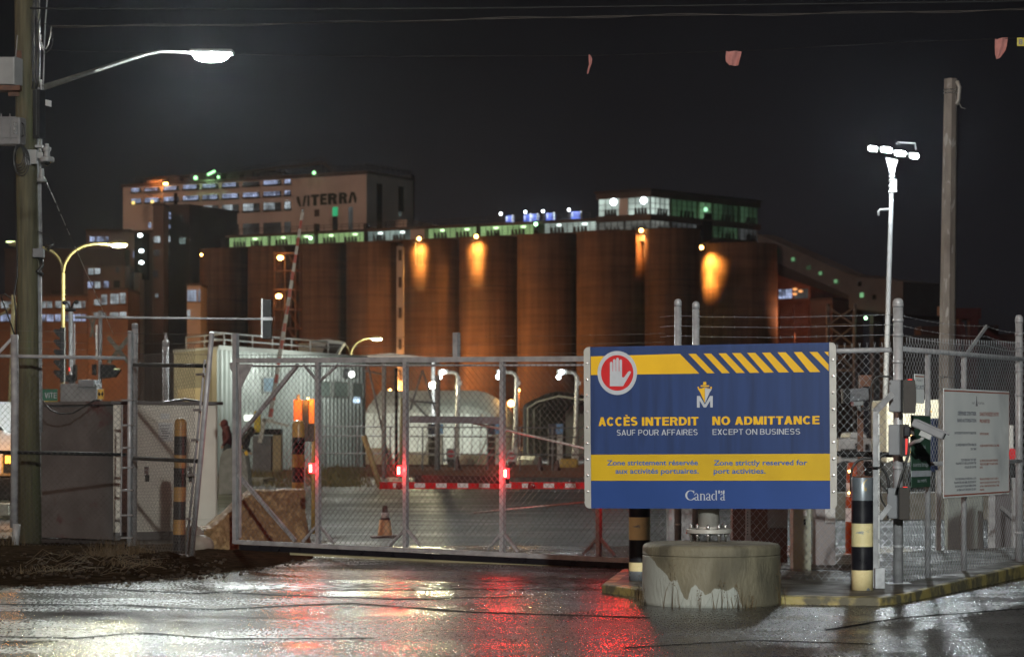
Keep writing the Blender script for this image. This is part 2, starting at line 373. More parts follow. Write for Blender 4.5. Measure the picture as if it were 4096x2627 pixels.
# ---------------------------------------------------------------- setting: ground, road, island, verge
def wet_asphalt(name, base=(.022, .021, .020), r_lo=.13, r_hi=.28, bump=.5):
    m = bpy.data.materials.new(name); m.use_nodes = True; t = m.node_tree; L = t.links.new; p = t.nodes['Principled BSDF']
    co = t.nodes.new('ShaderNodeTexCoord'); mp = t.nodes.new('ShaderNodeMapping'); mp.inputs['Scale'].default_value = (.22, .55, 1)
    mp.inputs['Rotation'].default_value = (0, 0, R(9))
    L(co.outputs['Object'], mp.inputs[0])
    wn = t.nodes.new('ShaderNodeTexNoise'); wn.inputs['Scale'].default_value = 1.1; wn.inputs['Detail'].default_value = 7; wn.inputs['Roughness'].default_value = .62; wn.inputs['Distortion'].default_value = .6
    L(mp.outputs[0], wn.inputs['Vector'])
    mr = t.nodes.new('ShaderNodeMapRange'); mr.inputs[1].default_value = .36; mr.inputs[2].default_value = .58; mr.inputs[3].default_value = r_lo; mr.inputs[4].default_value = r_hi
    L(wn.outputs[0], mr.inputs[0])
    g = t.nodes.new('ShaderNodeTexNoise'); g.inputs['Scale'].default_value = 46; g.inputs['Detail'].default_value = 3; g.inputs['Roughness'].default_value = .7
    gm = t.nodes.new('ShaderNodeMapping'); gm.inputs['Scale'].default_value = (1, .16, 1)
    L(co.outputs['Object'], gm.inputs[0]); L(gm.outputs[0], g.inputs['Vector'])
    gr = t.nodes.new('ShaderNodeMapRange'); gr.inputs[1].default_value = .3; gr.inputs[2].default_value = .7; gr.inputs[3].default_value = -.10; gr.inputs[4].default_value = .12
    L(g.outputs[0], gr.inputs[0])
    sm = t.nodes.new('ShaderNodeMath'); sm.operation = 'ADD'; L(mr.outputs[0], sm.inputs[0]); L(gr.outputs[0], sm.inputs[1]); L(sm.outputs[0], p.inputs['Roughness'])
    cr = t.nodes.new('ShaderNodeValToRGB'); cr.color_ramp.elements[0].position = .35; cr.color_ramp.elements[1].position = .7
    cr.color_ramp.elements[0].color = (base[0] * .5, base[1] * .5, base[2] * .5, 1); cr.color_ramp.elements[1].color = (base[0] * 2.1, base[1] * 2.05, base[2] * 2.0, 1)
    L(g.outputs[0], cr.inputs[0]); L(cr.outputs[0], p.inputs['Base Color'])
    # the film of water drowns the grain where it stands
    bs = t.nodes.new('ShaderNodeMapRange'); bs.inputs[1].default_value = .36; bs.inputs[2].default_value = .52; bs.inputs[3].default_value = .35 * bump; bs.inputs[4].default_value = bump
    L(wn.outputs[0], bs.inputs[0])
    b = t.nodes.new('ShaderNodeBump'); b.inputs['Distance'].default_value = .014
    sl_ = t.nodes.new('ShaderNodeMapRange'); sl_.inputs[1].default_value = .35; sl_.inputs[2].default_value = .68; sl_.inputs[3].default_value = .05; sl_.inputs[4].default_value = .55
    L(g.outputs[0], sl_.inputs[0]); L(sl_.outputs[0], p.inputs['Specular IOR Level'])
    L(bs.outputs[0], b.inputs['Strength']); L(g.outputs[0], b.inputs['Height']); L(b.outputs[0], p.inputs['Normal'])
    return m
M['asphalt'] = wet_asphalt('wet_asphalt')
M['asphalt_yard'] = wet_asphalt('wet_yard_asphalt', (.034, .034, .034), .34, .56, .9)
M['puddle'] = mat('standing_water', (.012, .012, .012), (.016, .016, .015), 6, rough=.16, rough2=.34, bump=.5, bscale=26)
M['patch'] = mat('dark_tar', (.005, .005, .005), (.010, .009, .009), 9, .6, .8, bump=.3, bscale=40, spec=.06)

def sheet(name, pts, m, z=None, kind='structure'):
    b = MB(); b.add([(p[0], p[1], p[2] if z is None else z) for p in pts], [list(range(len(pts)))])
    return tag(b.build(name, m, loc=(0, 0, 0)), kind=kind)
sheet('ground', [(-900, -60, 0), (900, -60, 0), (900, 2200, 0), (-900, 2200, 0)], M['soil'], -.03)
sheet('road', [(-40, -20, 0), (60, -20, 0), (60, 35, 0), (-40, 35, 0)], M['asphalt'], 0)
sheet('yard', [(-120, 35, 0), (140, 35, 0), (200, 330, 0), (-200, 330, 0)], M['asphalt_yard'], 0)

def blob(name, cen, rx, ry, m, z, seed, n=46, wob=.22, kind='structure', ang=0):
    rd = random.Random(seed); ph = [rd.uniform(0, 6.28) for _ in range(5)]
    pts = []
    for i in range(n):
        t = 2 * math.pi * i / n
        k = 1 + sum(wob / (q + 1.3) * math.sin((q + 2) * t + ph[q]) for q in range(5))
        a, c = rx * k * math.cos(t), ry * k * math.sin(t)
        pts.append((cen[0] + a * math.cos(ang) - c * math.sin(ang), cen[1] + a * math.sin(ang) + c * math.cos(ang), 0))
    return sheet(name, pts, m, z, kind)
c = gnd(1640, 2345); blob('puddle', (c.x, c.y), 1.5, .75, M['puddle'], .004, 3, wob=.34, n=90)
c = gnd(2140, 2318); blob('puddle', (c.x, c.y), .8, .5, M['puddle'], .004, 17, wob=.34, n=90)
def tar_line(pts, wdt, name='tar_seam'):
    b = MB(); P = [gnd(*p) for p in pts]; rd = random.Random(int(pts[0][0])); n = 0; vs = []
    for i in range(len(P) - 1):
        for k in range(8):
            q = P[i].lerp(P[i + 1], k / 8); vs.append(q)
    vs.append(P[-1]); L1 = []; L2 = []
    for q in vs:
        w2 = wdt * rd.uniform(.5, 1.4) / 2; j = rd.uniform(-.02, .02)
        L1.append((q.x, q.y - w2 + j, .003)); L2.append((q.x, q.y + w2 + j, .003))
    n = len(vs); b.add(L1 + L2, [(i, i + 1, n + i + 1, n + i) for i in range(n - 1)])
    return tag(b.build(name, M['patch'], loc=(0, 0, 0)), kind='structure')
tar_line([(-60, 2416), (500, 2420), (860, 2438), (1100, 2424), (1400, 2412), (1900, 2448), (2600, 2470)], .15)
tar_line([(330, 2345), (560, 2362), (800, 2372), (1000, 2360)], .16)
tar_line([(-40, 2545), (300, 2552), (560, 2530), (900, 2555), (1500, 2552)], .11)
tar_line([(930, 2370), (1250, 2384), (1600, 2396), (2100, 2385)], .13)
tar_line([(-40, 2565), (120, 2568), (230, 2560)], .07)
tar_line([(3300, 2520), (3600, 2470), (4150, 2430)], .10)
tar_line([(2500, 2590), (3000, 2560), (3500, 2575)], .07)

# the kerbed island under the fence corner
isl = [gnd(2408, 2368), gnd(2590, 2395), gnd(3130, 2415), gnd(3520, 2421), gnd(3570, 2416), gnd(3640, 2404), gnd(4096, 2306), gnd(4420, 2245), V((9.5, 34, 0)), V((3.0, 29.0, 0)), V((1.25, 27.2, 0))]
b = MB(); zt = [.085, .085, .075, .072, .074, .08, .13, .15, .15, .12, .1]
n = len(isl)
low = [(p.x, p.y, -.02) for p in isl]; top = [(p.x, p.y, z) for p, z in zip(isl, zt)]
cen = V((sum(p.x for p in isl) / n, sum(p.y for p in isl) / n, 0))
inn = []
for p, z in zip(isl, zt):
    d = (cen - V((p.x, p.y, 0))).normalized() * .14; inn.append((p.x + d.x, p.y + d.y, z + .004))
b.add(low + top + inn, [(i, (i + 1) % n, n + (i + 1) % n, n + i) for i in range(n)] + [(n + i, n + (i + 1) % n, 2 * n + (i + 1) % n, 2 * n + i) for i in range(n)], 0)
b.add(inn, [list(range(n))], 1)
o = b.build('pavement', [M['kerb'], M['pave']], loc=(0, 0, 0), bevel=.012); tag(o, kind='structure')

# dirt verge in front of the left fence: a low lumpy mound
edge = [(-420, 2352), (-60, 2349), (200, 2343), (430, 2334), (600, 2318), (760, 2303), (930, 2287), (1060, 2268), (1250, 2236)]  # right end stretched as dark ground over the barrier's shadow band
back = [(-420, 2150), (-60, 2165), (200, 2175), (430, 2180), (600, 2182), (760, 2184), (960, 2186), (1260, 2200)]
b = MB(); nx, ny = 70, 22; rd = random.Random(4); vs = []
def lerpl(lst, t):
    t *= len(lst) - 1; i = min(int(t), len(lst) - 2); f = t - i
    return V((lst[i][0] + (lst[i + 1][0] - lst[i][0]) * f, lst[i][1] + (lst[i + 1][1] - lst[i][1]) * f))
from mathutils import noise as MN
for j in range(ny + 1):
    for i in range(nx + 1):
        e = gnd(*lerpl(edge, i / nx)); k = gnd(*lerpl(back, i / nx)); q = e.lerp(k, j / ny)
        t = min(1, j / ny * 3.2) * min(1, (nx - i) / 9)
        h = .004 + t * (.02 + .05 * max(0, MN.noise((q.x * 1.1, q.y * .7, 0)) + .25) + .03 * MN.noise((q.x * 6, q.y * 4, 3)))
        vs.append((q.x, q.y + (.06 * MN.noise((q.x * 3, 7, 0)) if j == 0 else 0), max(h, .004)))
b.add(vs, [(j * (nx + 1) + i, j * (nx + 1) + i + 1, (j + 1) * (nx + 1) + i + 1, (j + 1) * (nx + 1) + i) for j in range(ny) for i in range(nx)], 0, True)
tag(b.build('dirt_verge_and_shadow', M['soil'], loc=(0, 0, 0)), kind='structure')

def blades(b, cen, rad, cnt, h, rd, z=0, lean=.5, w=.006):
    for _ in range(cnt):
        a = rd.uniform(0, 6.28); r = rad * math.sqrt(rd.random()); x = cen[0] + r * math.cos(a); y = cen[1] + r * math.sin(a)
        hh = h * rd.uniform(.35, 1.1); a2 = rd.uniform(0, 6.28); le = lean * rd.uniform(.1, 1) * hh
        p0 = V((x, y, z)); p1 = p0 + V((math.cos(a2) * le * .4, math.sin(a2) * le * .4, hh * .65)); p2 = p0 + V((math.cos(a2) * le, math.sin(a2) * le, hh))
        s = V((math.sin(a2), -math.cos(a2), 0)) * w * rd.uniform(.5, 1.3)
        b.add([p0 - s, p0 + s, p1 + s * .7, p1 - s * .7, p2], [(0, 1, 2, 3), (3, 2, 4)])
rd = random.Random(11); b = MB()
for (px, py, r, c, h) in [(470, 2228, .38, 300, .26), (430, 2240, .2, 120, .16), (350, 2240, .4, 90, .13), (520, 2268, .4, 130, .10), (560, 2225, .2, 90, .14), (180, 2288, .35, 60, .09), (60, 2300, .3, 40, .08), (300, 2292, .5, 60, .07), (650, 2262, .3, 60, .06), (30, 2190, .25, 70, .22), (700, 2275, .3, 30, .05)]:
    q = gnd(px, py); blades(b, (q.x, q.y), r, c, h, rd, .02, 1.5, .004)
for k in range(70):                                                # flattened stalks lying about
    q = gnd(rd.choice([rd.uniform(100, 330), rd.uniform(380, 560)]), rd.uniform(2245, 2318)); a = rd.uniform(-.5, .5); l = rd.uniform(.1, .35)
    p0 = V((q.x, q.y, .05)); b.tube([p0, p0 + V((l * .5, a * l, rd.uniform(.03, .12))), p0 + V((l, a * l * 1.6, .04))], .003, 3)
tag(b.build('dry_weeds', M['weed'], loc=(0, 0, 0)), kind='stuff')
b = MB()
for k in range(640):                                               # pebbles and clods on the verge
    q = gnd(rd.uniform(-40, 900), rd.uniform(2215, 2325)); r = rd.uniform(.008, .028)
    if k > 330:
        e_ = lerpl(edge, rd.uniform(.02, .98)); q = gnd(e_.x + rd.uniform(-20, 20), e_.y + abs(rd.gauss(0, 9)) - 4); r = rd.uniform(.006, .02)
    b.ball((q.x, q.y, .035 if k <= 330 else .008), r, (rd.uniform(.8, 1.5), rd.uniform(.7, 1.2), .7), 6, 4)
tag(b.build('gravel', mat('verge_stones', (.05, .034, .022), (.022, .016, .011), 20, .8, spec=.15), loc=(0, 0, 0)), kind='stuff')
rd = random.Random(5); b = MB()
for k in range(2600):
    px = rd.choice([rd.uniform(990, 1180), rd.uniform(1190, 1480), rd.uniform(1300, 1420)]); py = rd.uniform(1893, 1948)
    q = gnd(px, py); hh = .34 if py < 1925 else .14
    blades(b, (q.x, q.y), .35, 1, hh * (1.3 if 1220 < px < 1440 else 1), rd, 0, .7, .02)
tag(b.build('grass', M['grass_m'], loc=(0, 0, 0)), kind='stuff')

# ---------------------------------------------------------------- lettering
DG = None
def text_mesh(s, bold=0.0, shear=0):
    cu = bpy.data.curves.new('t', 'FONT'); cu.body = s; cu.offset = bold; cu.shear = shear; cu.resolution_u = 3
    o = bpy.data.objects.new('t', cu); COL.objects.link(o)
    dg = bpy.context.evaluated_depsgraph_get()
    me = bpy.data.meshes.new_from_object(o.evaluated_get(dg))
    vs = [v.co.copy() for v in me.vertices]; fs = [list(p.vertices) for p in me.polygons]
    bpy.data.objects.remove(o); bpy.data.meshes.remove(me); bpy.data.curves.remove(cu)
    return vs, fs
CAP = {}
def cap_h(bold):
    if bold not in CAP:
        vs, _ = text_mesh('H', bold); CAP[bold] = (min(v.y for v in vs), max(v.y for v in vs))
    return CAP[bold]
def put_text(mb, s, place, u0, u1, v0, v1, bold=0.0, mi=0, shear=0):
    """lay s so its ink spans u0..u1 and its capitals v0..v1; place(u,v) gives the world point"""
    vs, fs = text_mesh(s, bold, shear)
    if not vs: return
    xa, xb = min(v.x for v in vs), max(v.x for v in vs); ya, yb = cap_h(bold)
    mb.add([place(u0 + (v.x - xa) / (xb - xa) * (u1 - u0), v0 + (v.y - ya) / (yb - ya) * (v1 - v0)) for v in vs], fs, mi)

def glyph(ch, th):
    """grotesque capitals drawn from bars, slants and bows; cap height 1"""
    P = []
    def Rc(x0, y0, x1, y1): P.append([(x0, y0), (x1, y0), (x1, y1), (x0, y1)])
    def Dg(xb, xt, hw, y0=0, y1=1): P.append([(xb, y0), (xb + hw, y0), (xt + hw, y1), (xt, y1)])
    def Ar(cx, cy, rx, ry, a0, a1, n=16):
        o = [(cx + rx * math.cos(R(a0 + (a1 - a0) * i / n)), cy + ry * math.sin(R(a0 + (a1 - a0) * i / n))) for i in range(n + 1)]
        q = [(cx + (rx - th) * math.cos(R(a0 + (a1 - a0) * i / n)), cy + (ry - th * .92) * math.sin(R(a0 + (a1 - a0) * i / n))) for i in range(n + 1)]
        for i in range(n): P.append([o[i], o[i + 1], q[i + 1], q[i]])
    tb = th * .88; hw = th * 1.1
    if ch == 'A': w = .74; Dg(0, w / 2 - hw * .5, hw); Dg(w - hw, w / 2 - hw * .5, hw); Rc(.19, .20, w - .19, .20 + tb * .85)
    elif ch == 'B': w = .68; Rc(0, 0, th, 1); Rc(th, 1 - tb, .38, 1); Rc(th, .5 - tb / 2 + .02, .38, .5 + tb / 2 + .02); Rc(th, 0, .38, tb); Ar(.38, .745, w - .42, .255, -90, 90); Ar(.38, .272, w - .38, .272, -90, 90)
    elif ch == 'C': w = .75; Ar(w / 2, .5, w / 2, .51, 42, 318, 22)
    elif ch == 'D': w = .73; Rc(0, 0, th, 1); Rc(th, 1 - tb, .34, 1); Rc(th, 0, .34, tb); Ar(.34, .5, w - .34, .5, -90, 90)
    elif ch in 'E\u00c8\u00c9':
        w = .62; Rc(0, 0, th, 1); Rc(th, 1 - tb, w, 1); Rc(th, 0, w, tb); Rc(th, .5 - tb / 2 + .02, w * .94, .5 + tb / 2 + .02)
        if ch == '\u00c8': P.append([(.12, 1.24), (.34, 1.24), (.44, 1.08), (.28, 1.08)])
    elif ch == 'F': w = .58; Rc(0, 0, th, 1); Rc(th, 1 - tb, w, 1); Rc(th, .47 - tb / 2, w * .92, .47 + tb / 2)
    elif ch == 'I': w = th; Rc(0, 0, th, 1)
    elif ch == 'M': w = .86; Rc(0, 0, th * .95, 1); Rc(w - th * .95, 0, w, 1); P.append([(w / 2 - hw * .55, 0), (w / 2 + hw * .2, 0), (th * 1.25, 1), (0.02, 1)]); P.append([(w / 2 - hw * .2, 0), (w / 2 + hw * .55, 0), (w - .02, 1), (w - th * 1.25, 1)])
    elif ch == 'N': w = .72; Rc(0, 0, th, 1); Rc(w - th, 0, w, 1); P.append([(w - th * 1.2, 0), (w - .02, 0), (th * 1.2, 1), (.02, 1)])
    elif ch == 'O': w = .80; Ar(w / 2, .5, w / 2, .51, 0, 360, 26)
    elif ch == 'P': w = .66; Rc(0, 0, th, 1); Rc(th, 1 - tb, .37, 1); Rc(th, .40, .37, .40 + tb); Ar(.37, .70, w - .37, .30, -90, 90)
    elif ch == 'R': w = .71; Rc(0, 0, th, 1); Rc(th, 1 - tb, .38, 1); Rc(th, .42, .40, .42 + tb); Ar(.38, .71, w - .40, .29, -90, 90); Dg(w - hw, .34, hw * .96, 0, .46)
    elif ch == 'S':
        w = .67; ry = (1.02 + tb) / 4; Ar(w / 2, 1.01 - ry, w / 2 - .01, ry, 28, 268, 15); Ar(w / 2, ry - .01, w / 2, ry, 92, -150, 15)
    elif ch == 'T': w = .64; Rc(0, 1 - tb, w, 1); Rc(w / 2 - th / 2, 0, w / 2 + th / 2, 1 - tb)
    elif ch == 'U': w = .71; Rc(0, .3, th, 1); Rc(w - th, .3, w, 1); Ar(w / 2, .3, w / 2, .31, 180, 360)
    elif ch == 'V': w = .70; Dg(w / 2 - hw * .5, 0, hw); Dg(w / 2 - hw * .5, w - hw, hw)
    elif ch == 'X': w = .68; Dg(0, w - hw * 1.15, hw * 1.15); Dg(w - hw * 1.15, 0, hw * 1.15)
    else: w = .30
    return w, P
def put_caps(mb, s, place, u0, u1, v0, v1, th=.2, gap=.10, mi=0):
    x = 0; G = []
    for ch in s:
        w, P = glyph(ch, th); G.append((x, P)); x += w + (gap if ch != ' ' else 0)
    x -= gap; k = 0
    for ox, P in G:
        for poly in P:
            k += 1; mb.add([place(u0 + (ox + a) / x * (u1 - u0), v0 + c * (v1 - v0), k * .00004) for a, c in poly], [list(range(len(poly)))], mi)

# ---------------------------------------------------------------- the big sign
bl, br = at(2365, 2032, 23.5), at(3322, 2035, 22.75)
sgx = (br - bl); SW = sgx.length; sgx.normalize()
sgn = V((sgx.y, -sgx.x, 0)).normalized(); sgn = -sgn if sgn.y > 0 else sgn
sgz = sgx.cross(sgn).normalized(); sgz = -sgz if sgz.z < 0 else sgz
SH = 1.566
def sP(u, v, off=.0): return bl + sgx * u + sgz * v + sgn * off
def suv(px, py):
    d = at(px, py, 1) - V((0, 0, EYE)); o = V((0, 0, EYE)); t = (bl - o).dot(sgn) / d.dot(sgn); q = o + d * t - bl
    return q.dot(sgx), q.dot(sgz)
def zz(x, y): return (2300 + x * .51936, 1300 + y * .51936)        # from the close-up I measured on
sign = thing('notice_sign', 'large blue and yellow no admittance sign on a short post above a round concrete footing', 'sign', (1.88, 23.2, .58))
b = MB(); b.obox(sP(0, 0, -.006), sgx * SW, sgz * SH, sgn * .006)
panel = b.build('panel', M['s_blue'], sign)
def flat(name, polys, m, off):
    b = MB()
    for poly in polys:
        b.prism([sP(*suv(*zz(*p)), .0) + sgn * .0005 for p in poly], sgn * off)
    return b.build(name, m, sign)
u0, v0 = suv(*zz(123, 1197)); u1, v1 = suv(*zz(1965, 989))
b = MB(); b.obox(sP(.001, .0, .0005), sgx * (SW - .002), sgz * (v0 - .003), sgn * .0016); b.build('lower_panel', M['s_blue2'], sign)
b = MB(); b.obox(sP(.001, v0, .0005), sgx * (SW - .002), sgz * (v1 - v0), sgn * .0024); b.build('yellow_band', M['s_yel2'], sign)
stripes = [[(122, 241), (808, 221), (958, 373), (122, 384)]]
tops = [(873, 930), (990, 1047), (1105, 1163), (1210, 1275), (1325, 1387), (1440, 1503), (1560, 1622), (1685, 1745), (1805, 1866)]
for a, c in tops:
    yt = 221 - (a - 873) * .0163; yb_ = 371 - (a - 873) * .0118
    stripes.append([(a, yt), (c, yt - 1), (c + 145, yb_ - 1), (a + 145 - (a - 873) * .027, yb_)])
stripes.append([(1920, 205), (1953, 205), (1953, 240)])
stripes[-2] = [(1805, 206), (1866, 206), (1953, 303), (1953, 353)]
flat('hazard_stripes', [s[::-1] for s in stripes], M['s_yel'], .0015)
ell = lambda cx, cy, rx, ry, n=40: [(cx + rx * math.cos(-2 * math.pi * i / n), cy + ry * math.sin(-2 * math.pi * i / n)) for i in range(n)]
em = flat('emblem_disc', [ell(326, 368, 152, 169)], M['s_white'], .003)
flat('emblem_red', [ell(326, 368, 125, 137)], M['s_red'], .0042)
hand = [(270, 470), (270, 300)]
def fin(x0, x1, y): return [(x0, y + 9), (x0 + (x1 - x0) * .18, y + 2), ((x0 + x1) / 2, y), (x1 - (x1 - x0) * .18, y + 2), (x1, y + 9)]
hand = [(270, 470)] + fin(270, 290, 282) + [(290, 355), (294, 355)] + fin(294, 314, 262) + [(314, 355), (318, 355)] + fin(318, 338, 251) + [(338, 355), (343, 355)] + fin(343, 363, 264) + [(363, 398), (372, 404), (382, 398), (412, 358), (424, 353), (432, 360), (428, 372), (372, 468), (366, 470)]
flat('hand', [hand[::-1]], M['s_white'], .0056)
# ship over an M
flat('ship_emblem', [p[::-1] for p in [
    [(990, 436), (1009, 436), (1013, 460), (986, 460)], [(968, 463), (1034, 463), (1034, 474), (968, 474)],
    [(944, 474), (955, 474), (955, 487), (975, 487), (1000, 478), (1000, 600), (965, 520), (947, 492)],
    [(1000, 478), (1030, 487), (1043, 487), (1043, 474), (1055, 474), (1055, 488), (1050, 490), (1026, 490), (1000, 483)]]], M['s_yel'], .0015)
flat('ship_hull', [[(1002, 600), (1002, 484), (1024, 491), (1054, 493), (1036, 520)][::-1]], M['s_white'], .0015)
flat('letter_m', [[(940, 634), (940, 545), (962, 545), (1001, 612), (1040, 545), (1061, 545), (1061, 633), (1042, 633), (1042, 580), (1010, 633), (992, 633), (960, 580), (960, 634)][::-1]], M['s_white'], .0024)
def sign_text(name, items, m, off=.0022):
    b = MB()
    for s, x0, x1, yc, yb_, bold in items:
        ua, va = suv(*zz(x0, yb_)); ub, vb = suv(*zz(x1, yc))
        put_text(b, s, lambda u, v: sP(u, v, off), ua, ub, va, vb, bold)
    return b.build(name, m, sign)
def sign_caps(name, items, m, th, gap):
    b = MB()
    for s, x0, x1, yc, yb_ in items:
        ua, va = suv(*zz(x0, yb_)); ub, vb = suv(*zz(x1, yc))
        put_caps(b, s, lambda u, v, o: sP(u, v, .0022 + o), ua, ub, va, va + abs(vb - va) if abs(x1 - x0) < 320 else vb, th, gap)
    return b.build(name, m, sign)
sign_caps('heading_lettering', [('ACC\u00c8S', 182, 482, 706, 776), ('INTERDIT', 516, 951, 705, 774), ('NO', 1058, 1195, 702, 769), ('ADMITTANCE', 1232, 1884, 698, 767)], M['s_yel'], .225, .085)
sign_caps('subheading_lettering', [('SAUF', 322, 466, 804, 849), ('POUR', 488, 646, 803, 848), ('AFFAIRES', 667, 945, 801, 847), ('EXCEPT', 1060, 1295, 799, 844), ('ON', 1315, 1404, 798, 843), ('BUSINESS', 1426, 1735, 796, 842)], M['s_white'], .135, .13)
sign_text('band_lettering', [('Zone strictement r\u00e9serv\u00e9e', 247, 948, 1037, 1079, .022), ('aux activit\u00e9s portuaires.', 312, 954, 1101, 1143, .022), ('Zone strictly reserved for', 1068, 1790, 1037, 1079, .022), ('port activities.', 1068, 1468, 1101, 1143, .022)], M['s_text_blue'], .0032)
# the serif wordmark with its little flag, drawn as strokes of changing width
def ribbon(pts, ws):
    P = [V((x, y)) for x, y in pts]; Lf = []; Rt = []
    for i, p in enumerate(P):
        d = (P[min(i + 1, len(P) - 1)] - P[max(i - 1, 0)]).normalized(); nrm = V((-d.y, d.x)) * ws[i] / 2
        Lf.append(p + nrm); Rt.append(p - nrm)
    return Lf, Rt
b = MB()
def rib(pts, ws):
    Lf, Rt = ribbon(pts, ws); n = len(Lf)
    b.add([sP(*suv(*zz(*p)), .0024) for p in Lf + Rt], [(i, i + 1, n + i + 1, n + i) for i in range(n - 1)])
def arc(cx, cy, rx, ry, a0, a1, wth, wtn, n=18):
    pts = []; ws = []
    for i in range(n + 1):
        a = R(a0 + (a1 - a0) * i / n); pts.append((cx + rx * math.cos(a), cy + ry * math.sin(a))); ws.append(wtn + (wth - wtn) * abs(math.cos(a)) ** 1.5)
    rib(pts, ws)
arc(891, 1309, 34, 36, -38, -322, 14, 4); rib([(916, 1271), (916, 1294)], [4, 4]); rib([(920, 1331), (914, 1338)], [4, 4])
def low_a(x):
    rib([(x + 25, 1306), (x + 25, 1340), (x + 30, 1346), (x + 36, 1343)], [8, 8, 6, 3]); arc(x + 14, 1308, 12, 12, 170, 350, 5, 4); arc(x + 14, 1335, 12, 11, -80, -330, 8, 4); rib([(x + 24, 1322), (x + 14, 1325)], [4, 4])
def low_n(x):
    rib([(x + 8, 1297), (x + 8, 1346)], [9, 9]); rib([(x, 1299), (x + 8, 1297)], [3, 3]); arc(x + 22, 1312, 13, 13, 185, 360, 8, 5); rib([(x + 35, 1310), (x + 35, 1346)], [9, 9]); rib([(x, 1346), (x + 17, 1346)], [3, 3]); rib([(x + 27, 1346), (x + 44, 1346)], [3, 3])
low_a(921); low_n(962); low_a(1012)
arc(1070, 1322, 15, 23, -60, -300, 9, 4); rib([(1088, 1272), (1088, 1342), (1094, 1346)], [9, 9, 3]); rib([(1080, 1274), (1088, 1272)], [3, 3])
low_a(1122)
for x in (1110, 1146): rib([(x, 1271), (x, 1295)], [11, 11])
rib([(1129, 1274), (1129, 1292)], [8, 3]); rib([(1121, 1283), (1137, 1283)], [5, 5])
b.build('wordmark', M['s_white'], sign)
# side strips with bolts
for (xa, xb_) in [((74, 122), 0), ((1954, 2005), 1)]:
    ua = suv(*zz(xa[0] if not xb_ else 1955, 700))[0]; ub = suv(*zz(xa[1] if not xb_ else 2012, 700))[0]
    w_ = ub - ua
    b = MB(); r = .05; pts = []
    if not xb_:
        ub = .0; ua = -.064
        corners = [(ub, -.002), (ub, SH + .002)]
        for i in range(7):
            a = R(90 + 90 * i / 6); corners.append((ua + r + r * math.cos(a), SH - .0 - r + r * math.sin(a)))
        for i in range(7):
            a = R(180 + 90 * i / 6); corners.append((ua + r + r * math.cos(a), .0 + r + r * math.sin(a)))
    else:
        ua = SW; ub = SW + .064
        corners = [(ua, SH + .002), (ua, -.002)]
        for i in range(7):
            a = R(270 + 90 * i / 6); corners.append((ub - r + r * math.cos(a), r + r * math.sin(a)))
        for i in range(7):
            a = R(0 + 90 * i / 6); corners.append((ub - r + r * math.cos(a), SH - r + r * math.sin(a)))
    b.prism([sP(u, v, -.004) for u, v in corners], sgn * .012)
    st = b.build('edge_strip', M['alu'], sign)
    ys = [296, 420, 543, 666, 789, 911, 1034, 1157, 1280] if not xb_ else [267, 394, 520, 648, 775, 902, 1030, 1157, 1284]
    for y in ys:
        v = suv(*zz(96 if not xb_ else 1984, y))[1]; uc = (ua + ub) / 2
        b = MB(); b.lathe(sP(uc, v, .008), [(.013, 0), (.013, .003), (.009, .004), (.009, .011), (.005, .013), (.0001, .013)], 12, axis=sgn)
        b.build('bolt', M['steel'], st)
pc = V((1.90, 23.36, 0))
b = MB(); b.lathe(pc, [(.104, .70), (.104, 2.2)], 28); b.build('post', M['pipe_grey'], sign)
b = MB(); b.lathe(pc, [(.21, .655), (.214, .66), (.214, .692), (.21, .697), (.107, .697), (.107, .72)], 36); fl = b.build('base_plate', M['pipe_grey'], sign)
for k in range(10):
    a = 2 * math.pi * k / 10 + .2; q = pc + V((.175 * math.cos(a), .175 * math.sin(a), 0))
    b = MB(); b.cyl(q + V((0, 0, .56)), q + V((0, 0, .735)), .010, n=8); b.cyl(q + V((0, 0, .622)), q + V((0, 0, .65)), .019, n=6); b.cyl(q + V((0, 0, .70)), q + V((0, 0, .725)), .019, n=6); b.ball(q + V((0, 0, .728)), .016)
    b.build('anchor_bolt', M['steel'], fl)
for v in (.35, 1.2):
    b = MB(); b.obox(sP(.03, v, -.05), sgx * (SW - .06), sgz * .05, sgn * .043); b.build('back_rail', M['galv_dull'], sign)

